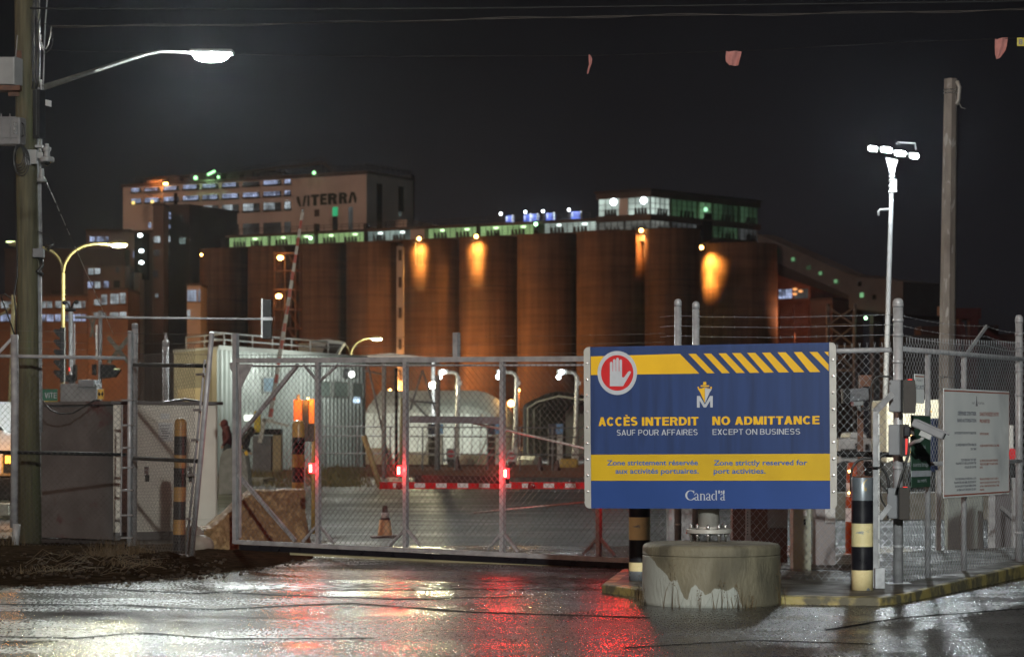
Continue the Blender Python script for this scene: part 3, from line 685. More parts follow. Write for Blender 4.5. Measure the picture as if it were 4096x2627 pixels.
# round footing: bare concrete showing pale where the brown coating has come off
def footing_mat():
    m = mat('coated_footing_concrete', (.160, .146, .10), (.100, .090, .060), 5, .55, .8, bump=.5, bscale=40, stretch=(1, 1, .4), third=(.060, .055, .038), tscale=3.2, tlo=.5, thi=.68)
    t = m.node_tree; L = t.links.new; p = t.nodes['Principled BSDF']; src = p.inputs['Base Color'].links[0].from_socket
    co = t.nodes.new('ShaderNodeTexCoord'); sp = t.nodes.new('ShaderNodeSeparateXYZ'); L(co.outputs['Object'], sp.inputs[0])
    n = t.nodes.new('ShaderNodeTexNoise'); n.inputs['Scale'].default_value = 4.2; n.inputs['Detail'].default_value = 7; n.inputs['Roughness'].default_value = .55
    L(co.outputs['Object'], n.inputs['Vector'])
    # the coating's lower edge, as seen on the footing, from its left flank to its right
    fx_ = t.nodes.new('ShaderNodeMapRange'); fx_.inputs[1].default_value = -.66; fx_.inputs[2].default_value = .66; L(sp.outputs[0], fx_.inputs[0])
    fc = t.nodes.new('ShaderNodeFloatCurve'); cv = fc.mapping.curves[0]
    pts = [(-.66, .58), (-.655, .52), (-.556, .42), (-.416, .235), (-.36, .245), (-.30, .10), (-.27, .075), (-.235, .20), (-.20, .235), (-.11, .135), (-.016, .185), (.07, .165), (.157, .19), (.20, .13), (.23, .02), (.26, .0), (.66, .0)]
    while len(cv.points) < len(pts): cv.points.new(.5, .5)
    for cp, (x, y) in zip(cv.points, pts): cp.location = ((x + .66) / 1.32, y); cp.handle_type = 'VECTOR'
    fc.mapping.update(); L(fx_.outputs[0], fc.inputs['Value'])
    n.inputs['Scale'].default_value = 9
    nb = t.nodes.new('ShaderNodeMath'); nb.operation = 'MULTIPLY_ADD'; nb.inputs[1].default_value = .09; nb.inputs[2].default_value = -.052; L(n.outputs[0], nb.inputs[0])
    s1 = t.nodes.new('ShaderNodeMath'); s1.operation = 'ADD'; L(fc.outputs[0], s1.inputs[0]); L(nb.outputs[0], s1.inputs[1])
    g = t.nodes.new('ShaderNodeMath'); g.operation = 'SUBTRACT'; L(s1.outputs[0], g.inputs[0]); L(sp.outputs[2], g.inputs[1])
    st = t.nodes.new('ShaderNodeMapRange'); st.inputs[1].default_value = -.004; st.inputs[2].default_value = .004; L(g.outputs[0], st.inputs[0])
    mx = t.nodes.new('ShaderNodeMixRGB'); mx.inputs[2].default_value = (.27, .29, .265, 1); L(st.outputs[0], mx.inputs[0]); L(src, mx.inputs[1]); L(mx.outputs[0], p.inputs['Base Color'])
    return m
b = MB(); rr = .655
prof = [(rr + .012, -.01), (rr + .008, .03), (rr + .004, .2), (rr, .455), (rr - .008, .462), (rr - .008, .468), (rr, .475)]
for i in range(7):
    a = R(90 * i / 6); prof.append((rr - .05 + .05 * math.cos(a), .525 + .05 * math.sin(a)))
prof.append((.0001, .578))
b.lathe((0, 0, 0), prof, 72)
o = b.build('concrete_footing', footing_mat(), loc=(0, 0, 0)); o.location = (1.90, 23.05, 0)
tag(o, 'round concrete footing with flaked brown coating under the blue notice sign', 'footing')
rd = random.Random(8)
for (dx, h, c) in [(-.40, .38, 7), (-.15, .16, 8), (.05, .22, 10), (.20, .20, 22), (.33, .12, 12), (.62, .34, 7), (-.68, .22, 44)]:
    b = MB(); px = 1.885 + dx; yy = 23.0 - math.sqrt(max(.0, .68 ** 2 - min(.67, abs(dx)) ** 2)) - .04
    blades(b, (px, yy), .10, c, h, rd, 0, 1.1, .0028)
    p0 = V((px, yy, 0)); b.tube([p0, p0 + V((.01, 0, h * .6)), p0 + V((-.015, 0, h * 1.25))], [.003, .002, .001], 4)
    for q in range(10): b.ball(p0 + V((rd.uniform(-.03, .03), rd.uniform(-.02, .02), h * rd.uniform(.4, 1.25))), .006, nu=5, nv=3)
    o = b.build('weed', M['weed'])
    tag(o, {-.40: 'tall single dry weed stalk against the left of the round footing', -.15: 'short weed at the flaked pale patch of the footing', .05: 'weed clump before the middle of the footing', .20: 'bushiest weed at the foot of the round footing', .33: 'lowest weed tuft at the footing, right of its bushiest one', .62: 'tall thin weed at the right edge of the round footing', -.68: 'dry weed bush between the footing and the island kerb'}[dx], 'weed', 'weeds around the round footing')
M['L_ind'] = glow('indicator_red', (1, .05, .04), 1.6)
# ---------------------------------------------------------------- chain link
DW, DH = .084, .088
def chain(mb, vp, u0, u1, zb, H, r=.0022, off=0, knuckle=0, mi=0):
    """two families of crossing wires between u0..u1, H tall over the line zb(u)"""
    L = u1 - u0; k = DH / DW
    def wire(ua, va, ub, vb, o):
        pa, pb = vp.P(u0 + ua, zb(u0 + ua) + va, off + o), vp.P(u0 + ub, zb(u0 + ub) + vb, off + o)
        d = (pb - pa).normalized(); s = d.cross(vp.n).normalized() * r; nn = vp.n * r
        mb.add([pa - s - nn * .5, pa + s - nn * .5, pa + nn, pb - s - nn * .5, pb + s - nn * .5, pb + nn], [(0, 1, 4, 3), (1, 2, 5, 4), (2, 0, 3, 5)], mi)
    i = 0; c = -H / k
    c = math.floor(c / DW) * DW
    while c < L:
        # rising: v = k*(u-c)
        ua, ub = max(0, c), min(L, c + H / k)
        if ub > ua: wire(ua, k * (ua - c), ub, k * (ub - c), r)
        # falling: v = H - k*(u-c)
        if ub > ua: wire(ua, H - k * (ua - c), ub, H - k * (ub - c), -r)
        if knuckle and 0 < c + H / k < L:
            uu = c + H / k
            for dx in (-.004, .004): wire(uu + dx * .3, H, uu + dx * 2.5, H + knuckle, 0)
        c += DW
def barbed(mb, pts, r=.0022, gap=.13, seed=1):
    rd = random.Random(seed)
    mb.tube(pts, r, 4)
    for a, c in zip(pts[:-1], pts[1:]):
        a = V(a); c = V(c); n = int((c - a).length / gap)
        for i in range(n):
            p = a.lerp(c, (i + .5) / n)
            for q in range(2):
                d = V((rd.uniform(-1, 1), rd.uniform(-1, 1), rd.uniform(-1, 1))).normalized() * .016
                mb.tube([p - d, p + d], .0016, 3)
def sag(p0, p1, s, n=8): return [V(p0).lerp(V(p1), i / n) - V((0, 0, s * 4 * (i / n) * (1 - i / n))) for i in range(n + 1)]
def cap_post(b, p, z0, z1, r, dome=True):
    b.cyl((p.x, p.y, z0), (p.x, p.y, z1), r, n=16)
    if dome: b.lathe((p.x, p.y, z1 - .06), [(r * 1.08, 0), (r * 1.08, .05), (r * .8, .075), (r * .3, .085), (.0001, .087)], 16)

# ---------------------------------------------------------------- fence behind the sign, up to the corner post
CF = VP(2708, 26.03, 3600, 24.6)
uC = CF.u(3600); u0 = CF.u(2640)
fe = thing('chain_link_fence', 'galvanised chain link fence with barbed wire running behind the blue notice sign', 'fence', CF.P(CF.u(3100), .09))
b = MB(); chain(b, CF, u0, uC - .05, lambda u: .10, 2.40, .0020, .03, .05); b.build('wire_mesh', M['wire'], fe)
b = MB(); b.cyl(CF.P(u0, 2.47), CF.P(uC - .1, 2.47), .026); b.build('top_rail', M['galv_dull'], fe)
b = MB(); b.cyl(CF.P(u0, 1.44), CF.P(uC - .02, 1.40), .028); b.build('middle_rail', M['black'], fe)
b = MB(); b.cyl(CF.P(u0, .20), CF.P(uC - .1, .20), .004, n=5); b.build('tension_wire', M['wire'], fe)
for px in (2708, 2780):
    p = CF.at(px, HZ, -.02); b = MB(); cap_post(b, p, .08, CF.z(px, 1204 if px == 2708 else 1214), .038)
    for z in (.35, .62, 2.4): b.cyl((p.x, p.y, z), (p.x, p.y, z + .03), .042)
    b.build('post', M['galv'], fe)
b = MB()
for i, y in enumerate((1262, 1302, 1342)): barbed(b, [CF.at(2640, y + 6), CF.at(2708, y), CF.at(2780, y + 4), CF.at(3100, y + 8), CF.at(3580, y - 4)], seed=i)
b.build('barbed_wire', M['wire'], fe)

# ---------------------------------------------------------------- right fence and its corner post
RF = VP(3600, 24.6, 4080, 28.0); uE = RF.u(4080)
fr = thing('chain_link_fence', 'chain link fence running off to the right behind the kerb, carrying the white bilingual sign', 'fence', RF.P(uE / 2, .13))
zb = lambda u: .10 + .022 * u
b = MB(); chain(b, RF, .05, uE + 1.6, zb, 2.44, .0020, .03, .055); b.build('wire_mesh', M['wire'], fr)
b = MB(); b.cyl(RF.P(.05, 2.48), RF.P(uE + 1.6, 2.48), .026); b.build('top_rail', M['galv'], fr)
b = MB(); b.cyl(RF.P(.05, 1.30), RF.P(uE + 1.6, 1.30), .022); b.build('middle_rail', M['galv_dull'], fr)
for (u, top, r) in [(0, 1202, .050), (uE + .03, 1268, .042)]:
    px = 3604 if u == 0 else 4082
    p = RF.P(u, 0, -.02); b = MB(); cap_post(b, p, .08, EYE - (top - HZ) * p.y / F, r)
    for z in (.45, 1.25, 2.05, 2.33, 2.6, 2.75, 2.9): b.cyl((p.x, p.y, z), (p.x, p.y, z + .035), r + .005)
    if u == 0:
        b.bx((p.x - .12, p.y - .10, .085), (p.x + .12, p.y + .10, .10))
    b.build('corner_post' if u == 0 else 'post', M['galv'], fr)
for px in (3866, 3722):
    p = RF.at(px, HZ, -.03); b = MB(); b.cyl((p.x, p.y, .1), (p.x, p.y, 2.47), .03); b.build('line_post', M['galv_dull'], fr)
p0 = RF.at(3868, 1412); p1 = RF.at(3946, 1305); b = MB(); b.bar(p0, p1, .04, .02, RF.n); b.build('barb_arm', M['galv'], fr)
b = MB()
for i, (ya, yb2) in enumerate(((1262, 1330), (1302, 1372), (1340, 1404))):
    barbed(b, sag(RF.at(3608, ya), RF.at(3946, ya + (yb2 - ya) * .62), .03) + sag(RF.at(3946, ya + (yb2 - ya) * .62), RF.at(4080, yb2), .02)[1:] + [RF.P(uE + 1.6, RF.z(4080, yb2))], seed=30 + i)
b.build('barbed_wire', M['wire'], fr)

# ---------------------------------------------------------------- bollards
def bollard(name, label, c, z0, r, bands, group=None, rough_top=False, lean=(0, 0)):
    mats = [M['yellow'], M['blackpaint'], M['primer'], M['yellow_side'], M['rust']]
    b = MB(); prof = []; mis = []
    for i, (za, zc, mi) in enumerate(bands):
        prof += [(r + .0006 * (i % 2), za), (r + .0006 * (i % 2), zc)]; mis += [mi, mi]
    zt = bands[-1][1]
    if rough_top:
        prof += [(r * .98, zt + .004), (r * .8, zt + .016), (r * .35, zt + .022), (.0001, zt + .022)]; mis += [4, 4, 4, 4]
    else:
        prof += [(r * .97, zt + .02), (r * .8, zt + .05), (r * .4, zt + .07), (.0001, zt + .075)]; mis += [bands[-1][2]] * 4
    b.lathe((0, 0, 0), prof, 32, mis)
    o = b.build(name, mats, loc=(0, 0, 0)); o.location = (c.x, c.y, z0)
    o.rotation_euler = (lean[1], lean[0], 0)
    return tag(o, label, 'bollard', group)
GB = 'striped steel bollards'
def zat(py, D): return EYE - (py - HZ) * D / F
D = 25.15; c = at(2558, HZ, D); Z = lambda y: zat(y, D) - .09
bollard('bollard', 'black and yellow bollard with peeling foot, left of the round footing', c, .09, .111, [(0, Z(2282), 2), (Z(2282), Z(2247), 0), (Z(2247), Z(2157), 1), (Z(2157), Z(2067), 0), (Z(2067), Z(1980), 1), (Z(1980), Z(1900), 0)], GB)
D = 23.7; c = at(3449, HZ, D); Z = lambda y: zat(y, D) - .085
bollard('bollard', 'bollard on the kerb corner whose paint is worn to bare grey steel at the top', c, .085, .106, [(0, Z(2278), 0), (Z(2278), Z(2184), 1), (Z(2184), Z(2092), 0), (Z(2092), Z(2000), 1), (Z(2000), Z(1910), 2)], GB, True)
D = 32.6; c = at(716, HZ, D); Z = lambda y: zat(y, D) - .03
bollard('bollard', 'tall ochre and black bollard before the beige cabinet', c, .0, .083, [(0, Z(2200), 3), (Z(2200), Z(2128), 1), (Z(2128), Z(2068), 3), (Z(2068), Z(1996), 1), (Z(1996), Z(1938), 3), (Z(1938), Z(1862), 1), (Z(1862), Z(1810), 3), (Z(1810), Z(1735), 1), (Z(1735), Z(1684), 3)], GB, lean=(R(.7), 0))
D = 37.8; c = at(1190, HZ, D); Z = lambda y: zat(y, D)
bollard('bollard', 'bollard under the glowing orange panels, behind the left end of the gate', c, .0, .096, [(0, Z(2115), 3), (Z(2115), Z(2052), 1), (Z(2052), Z(1990), 3), (Z(1990), Z(1928), 3), (Z(1928), Z(1868), 1), (Z(1868), Z(1816), 3), (Z(1816), Z(1748), 1), (Z(1748), Z(1698), 3)], GB, lean=(R(.5), 0))

# ---------------------------------------------------------------- sliding gate
GP = VP(930, 32.7, 2530, 29.0)
gate = thing('sliding_gate', 'long grey chain link sliding gate with red lamps standing across the wet road', 'gate', GP.at(1700, 2212))
gl, gr_ = GP.u(942), GP.u(2660)
ztop = lambda px: GP.z(px, 1442 - (px - 945) * .005)
zbot = lambda px: GP.z(px, 2166 + (px - 945) * .0468)
b = MB(); b.bar(GP.P(gl, ztop(942)), GP.P(gr_, ztop(2660)), .066, .066, GP.n); b.build('top_beam', M['galv_dull'], gate)
b = MB(); b.cyl(GP.P(gl, ztop(942) - .075), GP.P(gr_, ztop(2660) - .075), .014); b.build('mesh_rail', M['galv_dull'], gate)
b = MB(); b.bar(GP.P(gl, zbot(942)), GP.P(gr_, zbot(2660)), .055, .06, GP.n); b.build('bottom_beam', M['galv_dull'], gate)
b = MB(); b.bar(GP.P(GP.u(972), zbot(972) - .065, .05), GP.P(gr_, zbot(2660) - .065, .05), .07, .06, GP.n); b.build('track_channel', M['blackpaint'], gate)
b = MB(); b.bar(GP.P(GP.u(1172), zbot(1172) - .118, .04), GP.P(gr_, zbot(2660) - .118, .04), .034, .05, GP.n); b.build('sealing_lip', mat('pale_strip', (.36, .33, .20), (.28, .26, .16), 3, .45), gate)
b = MB(); u = GP.u(943); b.ub(GP, u - .033, u + .033, GP.z(943, 2172), GP.z(943, 1334), -.034, .034); b.build('end_post', M['galv'], gate)
b = MB(); b.pbar(GP, (966, 1470), (966, 2150), .028, .03, .03); b.pbar(GP, (971, 2150), (971, 1470), .012, .02, .05); b.build('tension_bar', M['galv_dull'], gate)
for px in (1273, 1623, 2010, 2395):
    b = MB(); u = GP.u(px); b.ub(GP, u - .028, u + .028, zbot(px), ztop(px) - .033, -.03, .03); b.build('upright', M['galv'], gate)
    b = MB()
    for sg in (-1, 1):
        b.pbar(GP, (px + sg * 6, 2102 + (px - 1273) * .045), (px + sg * 62, 2168 + (px - 1273) * .045 + sg * 3), .03, .03, .0)
    b.build('foot_brace', M['galv_dull'], gate)
b = MB(); b.pbar(GP, (1215, 1458), (1270, 1524), .03, .03); b.pbar(GP, (1352, 1458), (1279, 1524), .03, .03); b.build('head_brace', M['galv_dull'], gate)
b = MB(); b.pbar(GP, (955, 1745), (1190, 1458), .05, .04, -.01); b.build('upper_brace', M['galv_dull'], gate)
b = MB(); b.pbar(GP, (950, 1898), (1178, 2160), .05, .04, -.01); b.build('lower_brace', M['galv_dull'], gate)
b = MB(); b.prism([GP.at(958, 1455, .04), GP.at(1022, 1455, .04), GP.at(1000, 1500, .04), GP.at(972, 1555, .04), GP.at(962, 1555, .04)], GP.n * .008); b.prism([GP.at(934, 1449, .01), GP.at(920, 1450, .01), GP.at(924, 1475, .01), GP.at(934, 1490, .01)], GP.n * .008); b.build('gusset', M['galv_dull'], gate)
b = MB(); b.pbar(GP, (1634, 1676), (2012, 1681), .088, .045, -.04); b.build('cross_channel', M['grey_box'], gate)
b = MB(); b.slab(GP, 1634, 1902, 2006, 1932, -.16, -.14); b.build('lower_plate', M['brown_box'], gate)
b = MB(); b.tube([GP.at(1880, 1690, -.05), GP.at(2030, 1722, -.05), GP.at(2345, 1796, -.05)], .016, 8); b.build('sag_rod', M['pipe_grey'], gate)
b = MB(); b.tube([GP.at(1885, 2050, -.05), GP.at(2345, 2006, -.05)], .012, 6); b.build('brace_cable', M['pipe_grey'], gate)
b = MB(); chain(b, GP, GP.u(974), GP.u(2660), lambda u: GP.z(942, 2160) + (zbot(2600) - zbot(942)) * (u - gl) / (gr_ - gl), GP.z(942, 1462) - GP.z(942, 2160), .0022, .035); b.build('wire_mesh', M['wire_dark'], gate)
b = MB(); u = GP.u(1826); b.ub(GP, u - .035, u + .035, ztop(1826), GP.z(1826, 1330), -.035, .035); b.build('barb_post', M['galv_dull'], gate)
b = MB()
for i, y in enumerate((1350, 1384, 1419)): barbed(b, [GP.at(955, y)] + sag(GP.at(955, y), GP.at(1826, y - 4), .01)[1:] + [GP.at(2345, y - 8), GP.P(gr_, GP.z(2345, y - 8))], .002, seed=50 + i)
b.build('barbed_wire', M['wire_dark'], gate)
for i, (px, py) in enumerate([(1252, 1872), (1604, 1881), (2030, 1892), (2490, 1903)]):
    b = MB(); b.slab(GP, px - 8, py - 20, px + 8, py + 20, .0, .05, 0); hs = b.build('red_lamp', M['L_redrim'], gate, .006)
    b = MB(); b.slab(GP, px - 4, py - 14, px + 5, py + 14, .051, .054, 0); b.build('bulb', M['L_red'], hs)
    b = MB(); u = GP.u(px); b.ub(GP, min(u, u), u + (.075 if i < 2 else -.09), GP.z(px, py) - .02, GP.z(px, py) + .02, -.03, -.004); b.build('bracket', M['galv_dull'], hs)
    lamp('red_lamp_light', 'POINT', GP.at(px, py, .13), (10, 12, 15, 20)[i], (1, .02, .02), .05, parent=gate)

# ---------------------------------------------------------------- boom barrier just behind
BP = VP(1522, 36.6, 2700, 34.0)
boom = thing('boom_barrier', 'lowered red and white striped barrier arm behind the sliding gate', 'barrier', BP.at(2720, HZ, 0) * 1 - V((0, 0, 1.6)))
b = MB(); px = 1524.0; i = 0
while px < 2700:
    w_ = 52 if i == 0 else 43
    b.slab(BP, px, 1931, px + w_, 1950, -.03, .03, i % 2); px += w_; i += 1
b.build('arm', [M['refl_red'], M['refl']], boom)
for y in (1929, 1952):
    b = MB(); b.pbar(BP, (1522, y), (2700, y + 1), .016, .07); b.build('arm_edge', mat('arm_edge_red', (.55, .02, .02), None, rough=.4), boom)
for px in (1603, 2131):
    b = MB(); q = BP.at(px, 1943, .03); b.lathe(q, [(.055, 0), (.052, .025), (.03, .04), (.0001, .044)], 18, axis=BP.n); b.build('reflector', mat('dark_red_lens', (.22, .008, .012), None, rough=.15), boom)
q = BP.at(2720, HZ); b = MB(); b.bx((q.x - .18, q.y - .2, 0), (q.x + .18, q.y + .2, 1.15)); b.build('pedestal', M['galv_dull'], boom, .03)

# ---------------------------------------------------------------- left fence
LF = VP(-200, 34.6, 505, 34.4)
fl_ = thing('chain_link_fence', 'weathered chain link fence in front of the wooden utility pole', 'fence', LF.at(250, 2190))
b = MB(); chain(b, LF, LF.u(-200), LF.u(508), lambda u: LF.z(250, 2200), 2.68, .0020, .03); b.build('wire_mesh', M['wire_dark'], fl_)
b = MB(); b.cyl(LF.at(-200, 1420), LF.at(500, 1432), .026); b.build('top_rail', M['galv_dull'], fl_)
b = MB(); b.cyl(LF.at(-200, 1803), LF.at(505, 1818), .026); b.build('middle_rail', M['black'], fl_)
b = MB(); b.tube([LF.at(58, 1338, -.0), LF.at(60, 1600), LF.at(56, 2110)], .056, 14); b.build('post', M['galv_dull'], fl_)
b = MB(); b.cyl(LF.at(68, 2094, .02), LF.at(62, 2196, .02), .058, .052); b.build('post_sleeve', M['white_pl'], fl_)
b = MB(); q0, q1 = LF.at(516, 2186), LF.at(520, 1328); b.cyl(q0, q1, .032); b.lathe(q1, [(.034, -.02), (.034, .01), (.02, .02), (.0001, .02)], 14); b.build('gate_post', M['galv'], fl_)
b = MB(); q0, q1 = LF.at(531, 2190, -.06), LF.at(536, 1305, -.06); b.cyl(q0, q1, .044); b.lathe(q1, [(.048, -.03), (.048, .03), (.03, .045), (.0001, .05)], 14); b.build('hinge_post', M['galv_dull'], fl_)
b = MB()
for y in (1600, 1700, 1790, 1870, 1960, 2060, 2150): b.slab(LF, 486, y - 4, 536, y + 3, .0, .05)
b.build('hinge_band', M['case'], fl_)
b = MB(); b.pbar(LF, (492, 1620), (486, 2140), .02, .02, .04); b.build('tension_bar', M['case'], fl_)
b = MB(); b.pbar(LF, (-30, 1440), (58, 1345), .04, .03, .02); b.build('barb_arm', M['galv'], fl_)
b = MB()
for i, y in enumerate((1322, 1365, 1392)): barbed(b, [LF.at(-200, y - 6), LF.at(58, y), LF.at(520, y + 12)], .002, seed=70 + i)
b.build('barbed_wire', M['wire_dark'], fl_)

# the hinged leaf standing half open towards us
SP_ = VP(535, 34.2, 800, 30.8)
leaf = thing('swing_gate', 'narrow chain link gate leaf standing open with its free post leaning', 'gate', SP_.at(765, 2245))
b = MB(); b.tube([SP_.at(763, 2247), SP_.at(806, 1800), SP_.at(848, 1329)], [.036, .034, .032], 14); b.build('free_post', M['galv'], leaf)
b = MB(); b.tube([SP_.at(748, 2242, .02), SP_.at(800, 1700, .02), SP_.at(826, 1440, .02)], .016, 8); b.build('tension_bar', M['galv_dull'], leaf)
b = MB(); b.cyl(SP_.at(538, 1459), SP_.at(834, 1463), .028); b.build('top_rail', M['black'], leaf)
b = MB(); b.cyl(SP_.at(538, 1832), SP_.at(798, 1844), .028); b.build('middle_rail', M['black'], leaf)
b = MB(); b.cyl(SP_.at(534, 2205), SP_.at(762, 2224), .024); b.build('bottom_rail', M['galv_dull'], leaf)
b = MB(); za = SP_.z(535, 2216); zc = SP_.z(775, 2232); ua, uc = SP_.u(538), SP_.u(790)
chain(b, SP_, ua, uc, lambda u: za + (zc - za) * (u - ua) / (uc - ua), SP_.z(535, 1435) - za, .0022, .03); b.build('wire_mesh', M['wire_dark'], leaf)
b = MB()
for y in (1498, 1640, 1760, 1900, 2075): b.pbar(SP_, (798 - (y - 1500) * .075, y), (832 - (y - 1500) * .095, y - 2), .03, .02, .04)
b.build('tension_band', M['galv_dull'], leaf)
b = MB()
for i, y in enumerate((1338, 1376, 1418)): barbed(b, [SP_.at(540, y - 3), SP_.at(842, y)], .002, seed=90 + i)
b.build('barbed_wire', M['wire_dark'], leaf)

# ---------------------------------------------------------------- equipment on the corner post
ex = V((.985, .17, 0)).normalized(); ey = V((.60, .80, 0)).normalized()
def ebox(name, label, x0, x1, y0, y1, D, dp, mats, cat='box', group=None, bev=.012):
    p = at(x0, y1, D); q = at(x1, y1, D); w_ = (q - p).length; h = (y1 - y0) * D / F
    e = thing(name, label, cat, p + V((w_ / 2, 0, 0)), group)
    b = MB(); b.obox(p, V((w_, 0, 0)), V((.28 * dp, dp, 0)), V((0, 0, h))); b.build('body', mats, e, bev)
    return e, p, w_, h
e, p, w_, h = ebox('post_box', 'upper grey metal box with dark curved face on the corner post', 3555, 3603, 1519, 1648, 24.35, .10, M['grey_box'], 'box', 'boxes on the corner post')
b = MB(); b.bx((p.x + w_ + .002, p.y - .02, p.z - .01), (p.x + w_ + .022, p.y + .1, p.z + h)); b.build('door_gap', M['black'], e)
b = MB(); pts = []
for i in range(9):
    t = i / 8; pts.append((p.x + w_ + .024 + .118 + .012 * math.sin(math.pi * t), p.y - .01, p.z - .012 + (h + .012) * t))
b.prism([(p.x + w_ + .024, p.y - .01, p.z - .012)] + pts + [(p.x + w_ + .024, p.y - .01, p.z + h)], V((.02, .11, 0))); b.build('cover', M['brown_box'], e)
b = MB(); b.bx((p.x + w_ + .075, p.y - .012, p.z + h + .001), (p.x + w_ + .115, p.y + .03, p.z + h + .006)); b.build('indicator', M['L_ind'], e)
e, p, w_, h = ebox('card_reader', 'middle box on the corner post with black reader and a lit red strip', 3553, 3600, 1697, 1820, 24.35, .10, M['grey_box'], 'box', 'boxes on the corner post')
b = MB(); b.bx((p.x + w_ + .001, p.y + .01, p.z - .01), (p.x + w_ + .09, p.y + .12, p.z + h)); b.build('side_panel', M['brown_box'], e)
b = MB(); b.bx((p.x + w_ + .035, p.y - .04, p.z + h * .60), (p.x + w_ + .098, p.y + .008, p.z + h * .94)); b.build('reader', M['blackpaint'], e, .008)
b = MB(); b.bx((p.x + w_ + .100, p.y - .03, p.z + h * .62), (p.x + w_ + .142, p.y - .0, p.z + h * .92)); rd_ = b.build('keypad', M['brown_box'], e, .006)
b = MB(); b.bx((p.x + w_ + .105, p.y - .033, p.z + h * .645), (p.x + w_ + .112, p.y - .031, p.z + h * .66)); b.build('indicator', M['L_orange'], rd_)
b = MB(); b.bx((p.x + w_ + .024, p.y - .0, p.z - .005), (p.x + w_ + .053, p.y + .009, p.z + h * .56)); b.build('terminal', M['blackpaint'], e)
b = MB(); b.bx((p.x + w_ + .055, p.y - .002, p.z + .006), (p.x + w_ + .078, p.y + .009, p.z + h * .54)); b.build('light_strip', glow('red_strip', (1, .10, .09), .9), e)
e, p, w_, h = ebox('post_box', 'lowest grey and brown box on the corner post, black cable entering its top', 3547, 3590, 1950, 2074, 24.35, .12, M['grey_box'], 'box', 'boxes on the corner post')
b = MB(); b.bx((p.x + w_ + .001, p.y - .01, p.z), (p.x + w_ + .015, p.y + .1, p.z + h)); b.build('door_gap', M['black'], e)
b = MB(); b.bx((p.x + w_ + .016, p.y - .005, p.z - .01), (p.x + w_ + .122, p.y + .11, p.z + h + .004)); b.build('cover', M['brown_box'], e, .006)
b = MB(); b.bx((p.x + w_ + .062, p.y + .0, p.z + h + .0045), (p.x + w_ + .10, p.y + .04, p.z + h + .010)); b.build('indicator', M['L_ind'], e)
# cranked galvanised strut
st = thing('cranked_strut', 'cranked galvanised channel strut standing beside the worn bollard', 'strut', at(3505, 2350, 24.0))
def chan(b, pts, w_, t):
    for a, c in zip(pts[:-1], pts[1:]): b.bar(a, c, w_, t)
b = MB(); chan(b, [at(3503, 2352, 24.0), at(3502, 1645, 24.0), at(3568, 1576, 24.2)], .058, .04); b.build('channel', M['galv_dull'], st)
b = MB(); b.bar(at(3515, 2352, 23.97), at(3514, 1655, 23.97), .012, .05); b.build('flange', M['steel'], st)
b = MB(); b.bx(at(3500, 2353, 23.9), at(3531, 2268, 24.05)); b.build('foot_box', M['galv'], st, .006)
b = MB(); b.pbar(VP(3500, 24.0, 3560, 24.0), (3518, 2075), (3560, 2020), .05, .03); b.build('side_arm', M['galv_dull'], st)
b = MB(); b.bx(at(3486, 1869, 23.9), at(3518, 1865, 24.06)); b.build('cable_tie', M['black'], st)
for i, pts in enumerate([[(3555, 1812), (3530, 1820), (3518, 1838), (3530, 1870), (3548, 1905), (3556, 1950)], [(3522, 1836), (3485, 1832), (3440, 1838), (3412, 1866), (3404, 1910), (3406, 1990)], [(3636, 1782), (3630, 1830), (3606, 1900), (3592, 1950)], [(3515, 1955), (3528, 2000), (3545, 2028)], [(3570, 1512), (3548, 1506), (3505, 1508), (3486, 1540), (3484, 1600), (3478, 1632), (3462, 1640), (3448, 1628)]]):
    b = MB(); P = [at(x, y, 24.15 - (.05 if i == 2 else 0)) for x, y in pts]
    Q = []
    for k in range(len(P) - 1):
        a0 = P[max(k - 1, 0)]; a1 = P[k]; a2 = P[k + 1]; a3 = P[min(k + 2, len(P) - 1)]
        for s in range(6):
            t = s / 6; Q.append(.5 * ((2 * a1) + (a2 - a0) * t + (2 * a0 - 5 * a1 + 4 * a2 - a3) * t * t + (3 * a1 - a0 - 3 * a2 + a3) * t ** 3))
    Q.append(P[-1]); b.tube(Q, .013 if i < 3 else .009, 8)
    tag(b.build('cable', M['rubber']), ['black cable curling from the middle post box down to the lowest box', 'black cable arching over the worn bollard', 'black cable slanting from the red strip down to the lowest box', 'short black cable below the strut tie', 'black cable looping behind the left camera'][i], 'cable', 'black cables at the corner post')
# cameras
def camera_thing(label, c, d, L, w_, hood=True, arm=None):
    d = V(d).normalized(); s = d.cross(V((0, 0, 1))).normalized(); up = s.cross(d)
    t = thing('security_camera', label, 'camera', c, 'security cameras at the gate'); c = V(c)
    b = MB(); b.obox(c - s * w_ / 2 - up * w_ / 2 - d * L / 2, d * L, s * w_, up * w_); b.build('housing', M['grey_box'], t, .012)
    b = MB(); b.obox(c - s * (w_ / 2 + .006) + up * (w_ / 2 - .012) - d * (L * .42), d * (L * 1.05), s * (w_ + .012), up * .022); b.build('sunshield', M['grey_box'], t, .006)
    b = MB(); b.obox(c - s * (w_ * .38) - up * (w_ * .38) + d * (L / 2 + .001), d * .012, s * w_ * .76, up * w_ * .76); b.build('lens_window', M['glass_dark'], t)
    b = MB(); b.obox(c - s * .035 - up * (w_ / 2 + .05) - d * .06, d * .12, s * .07, up * .052); b.tube([c - up * (w_ / 2 + .03), c - up * (w_ / 2 + .09) - d * .02] + [V(a) for a in (arm or [])], .02, 8); b.build('mount', M['white_pl'], t)
    return t
camera_thing('white security camera slanting down to the right from the corner post', at(3712, 1716, 24.2), (.86, -.12, -.40), .34, .082, arm=[at(3660, 1765, 24.3), at(3606, 1800, 24.5)])
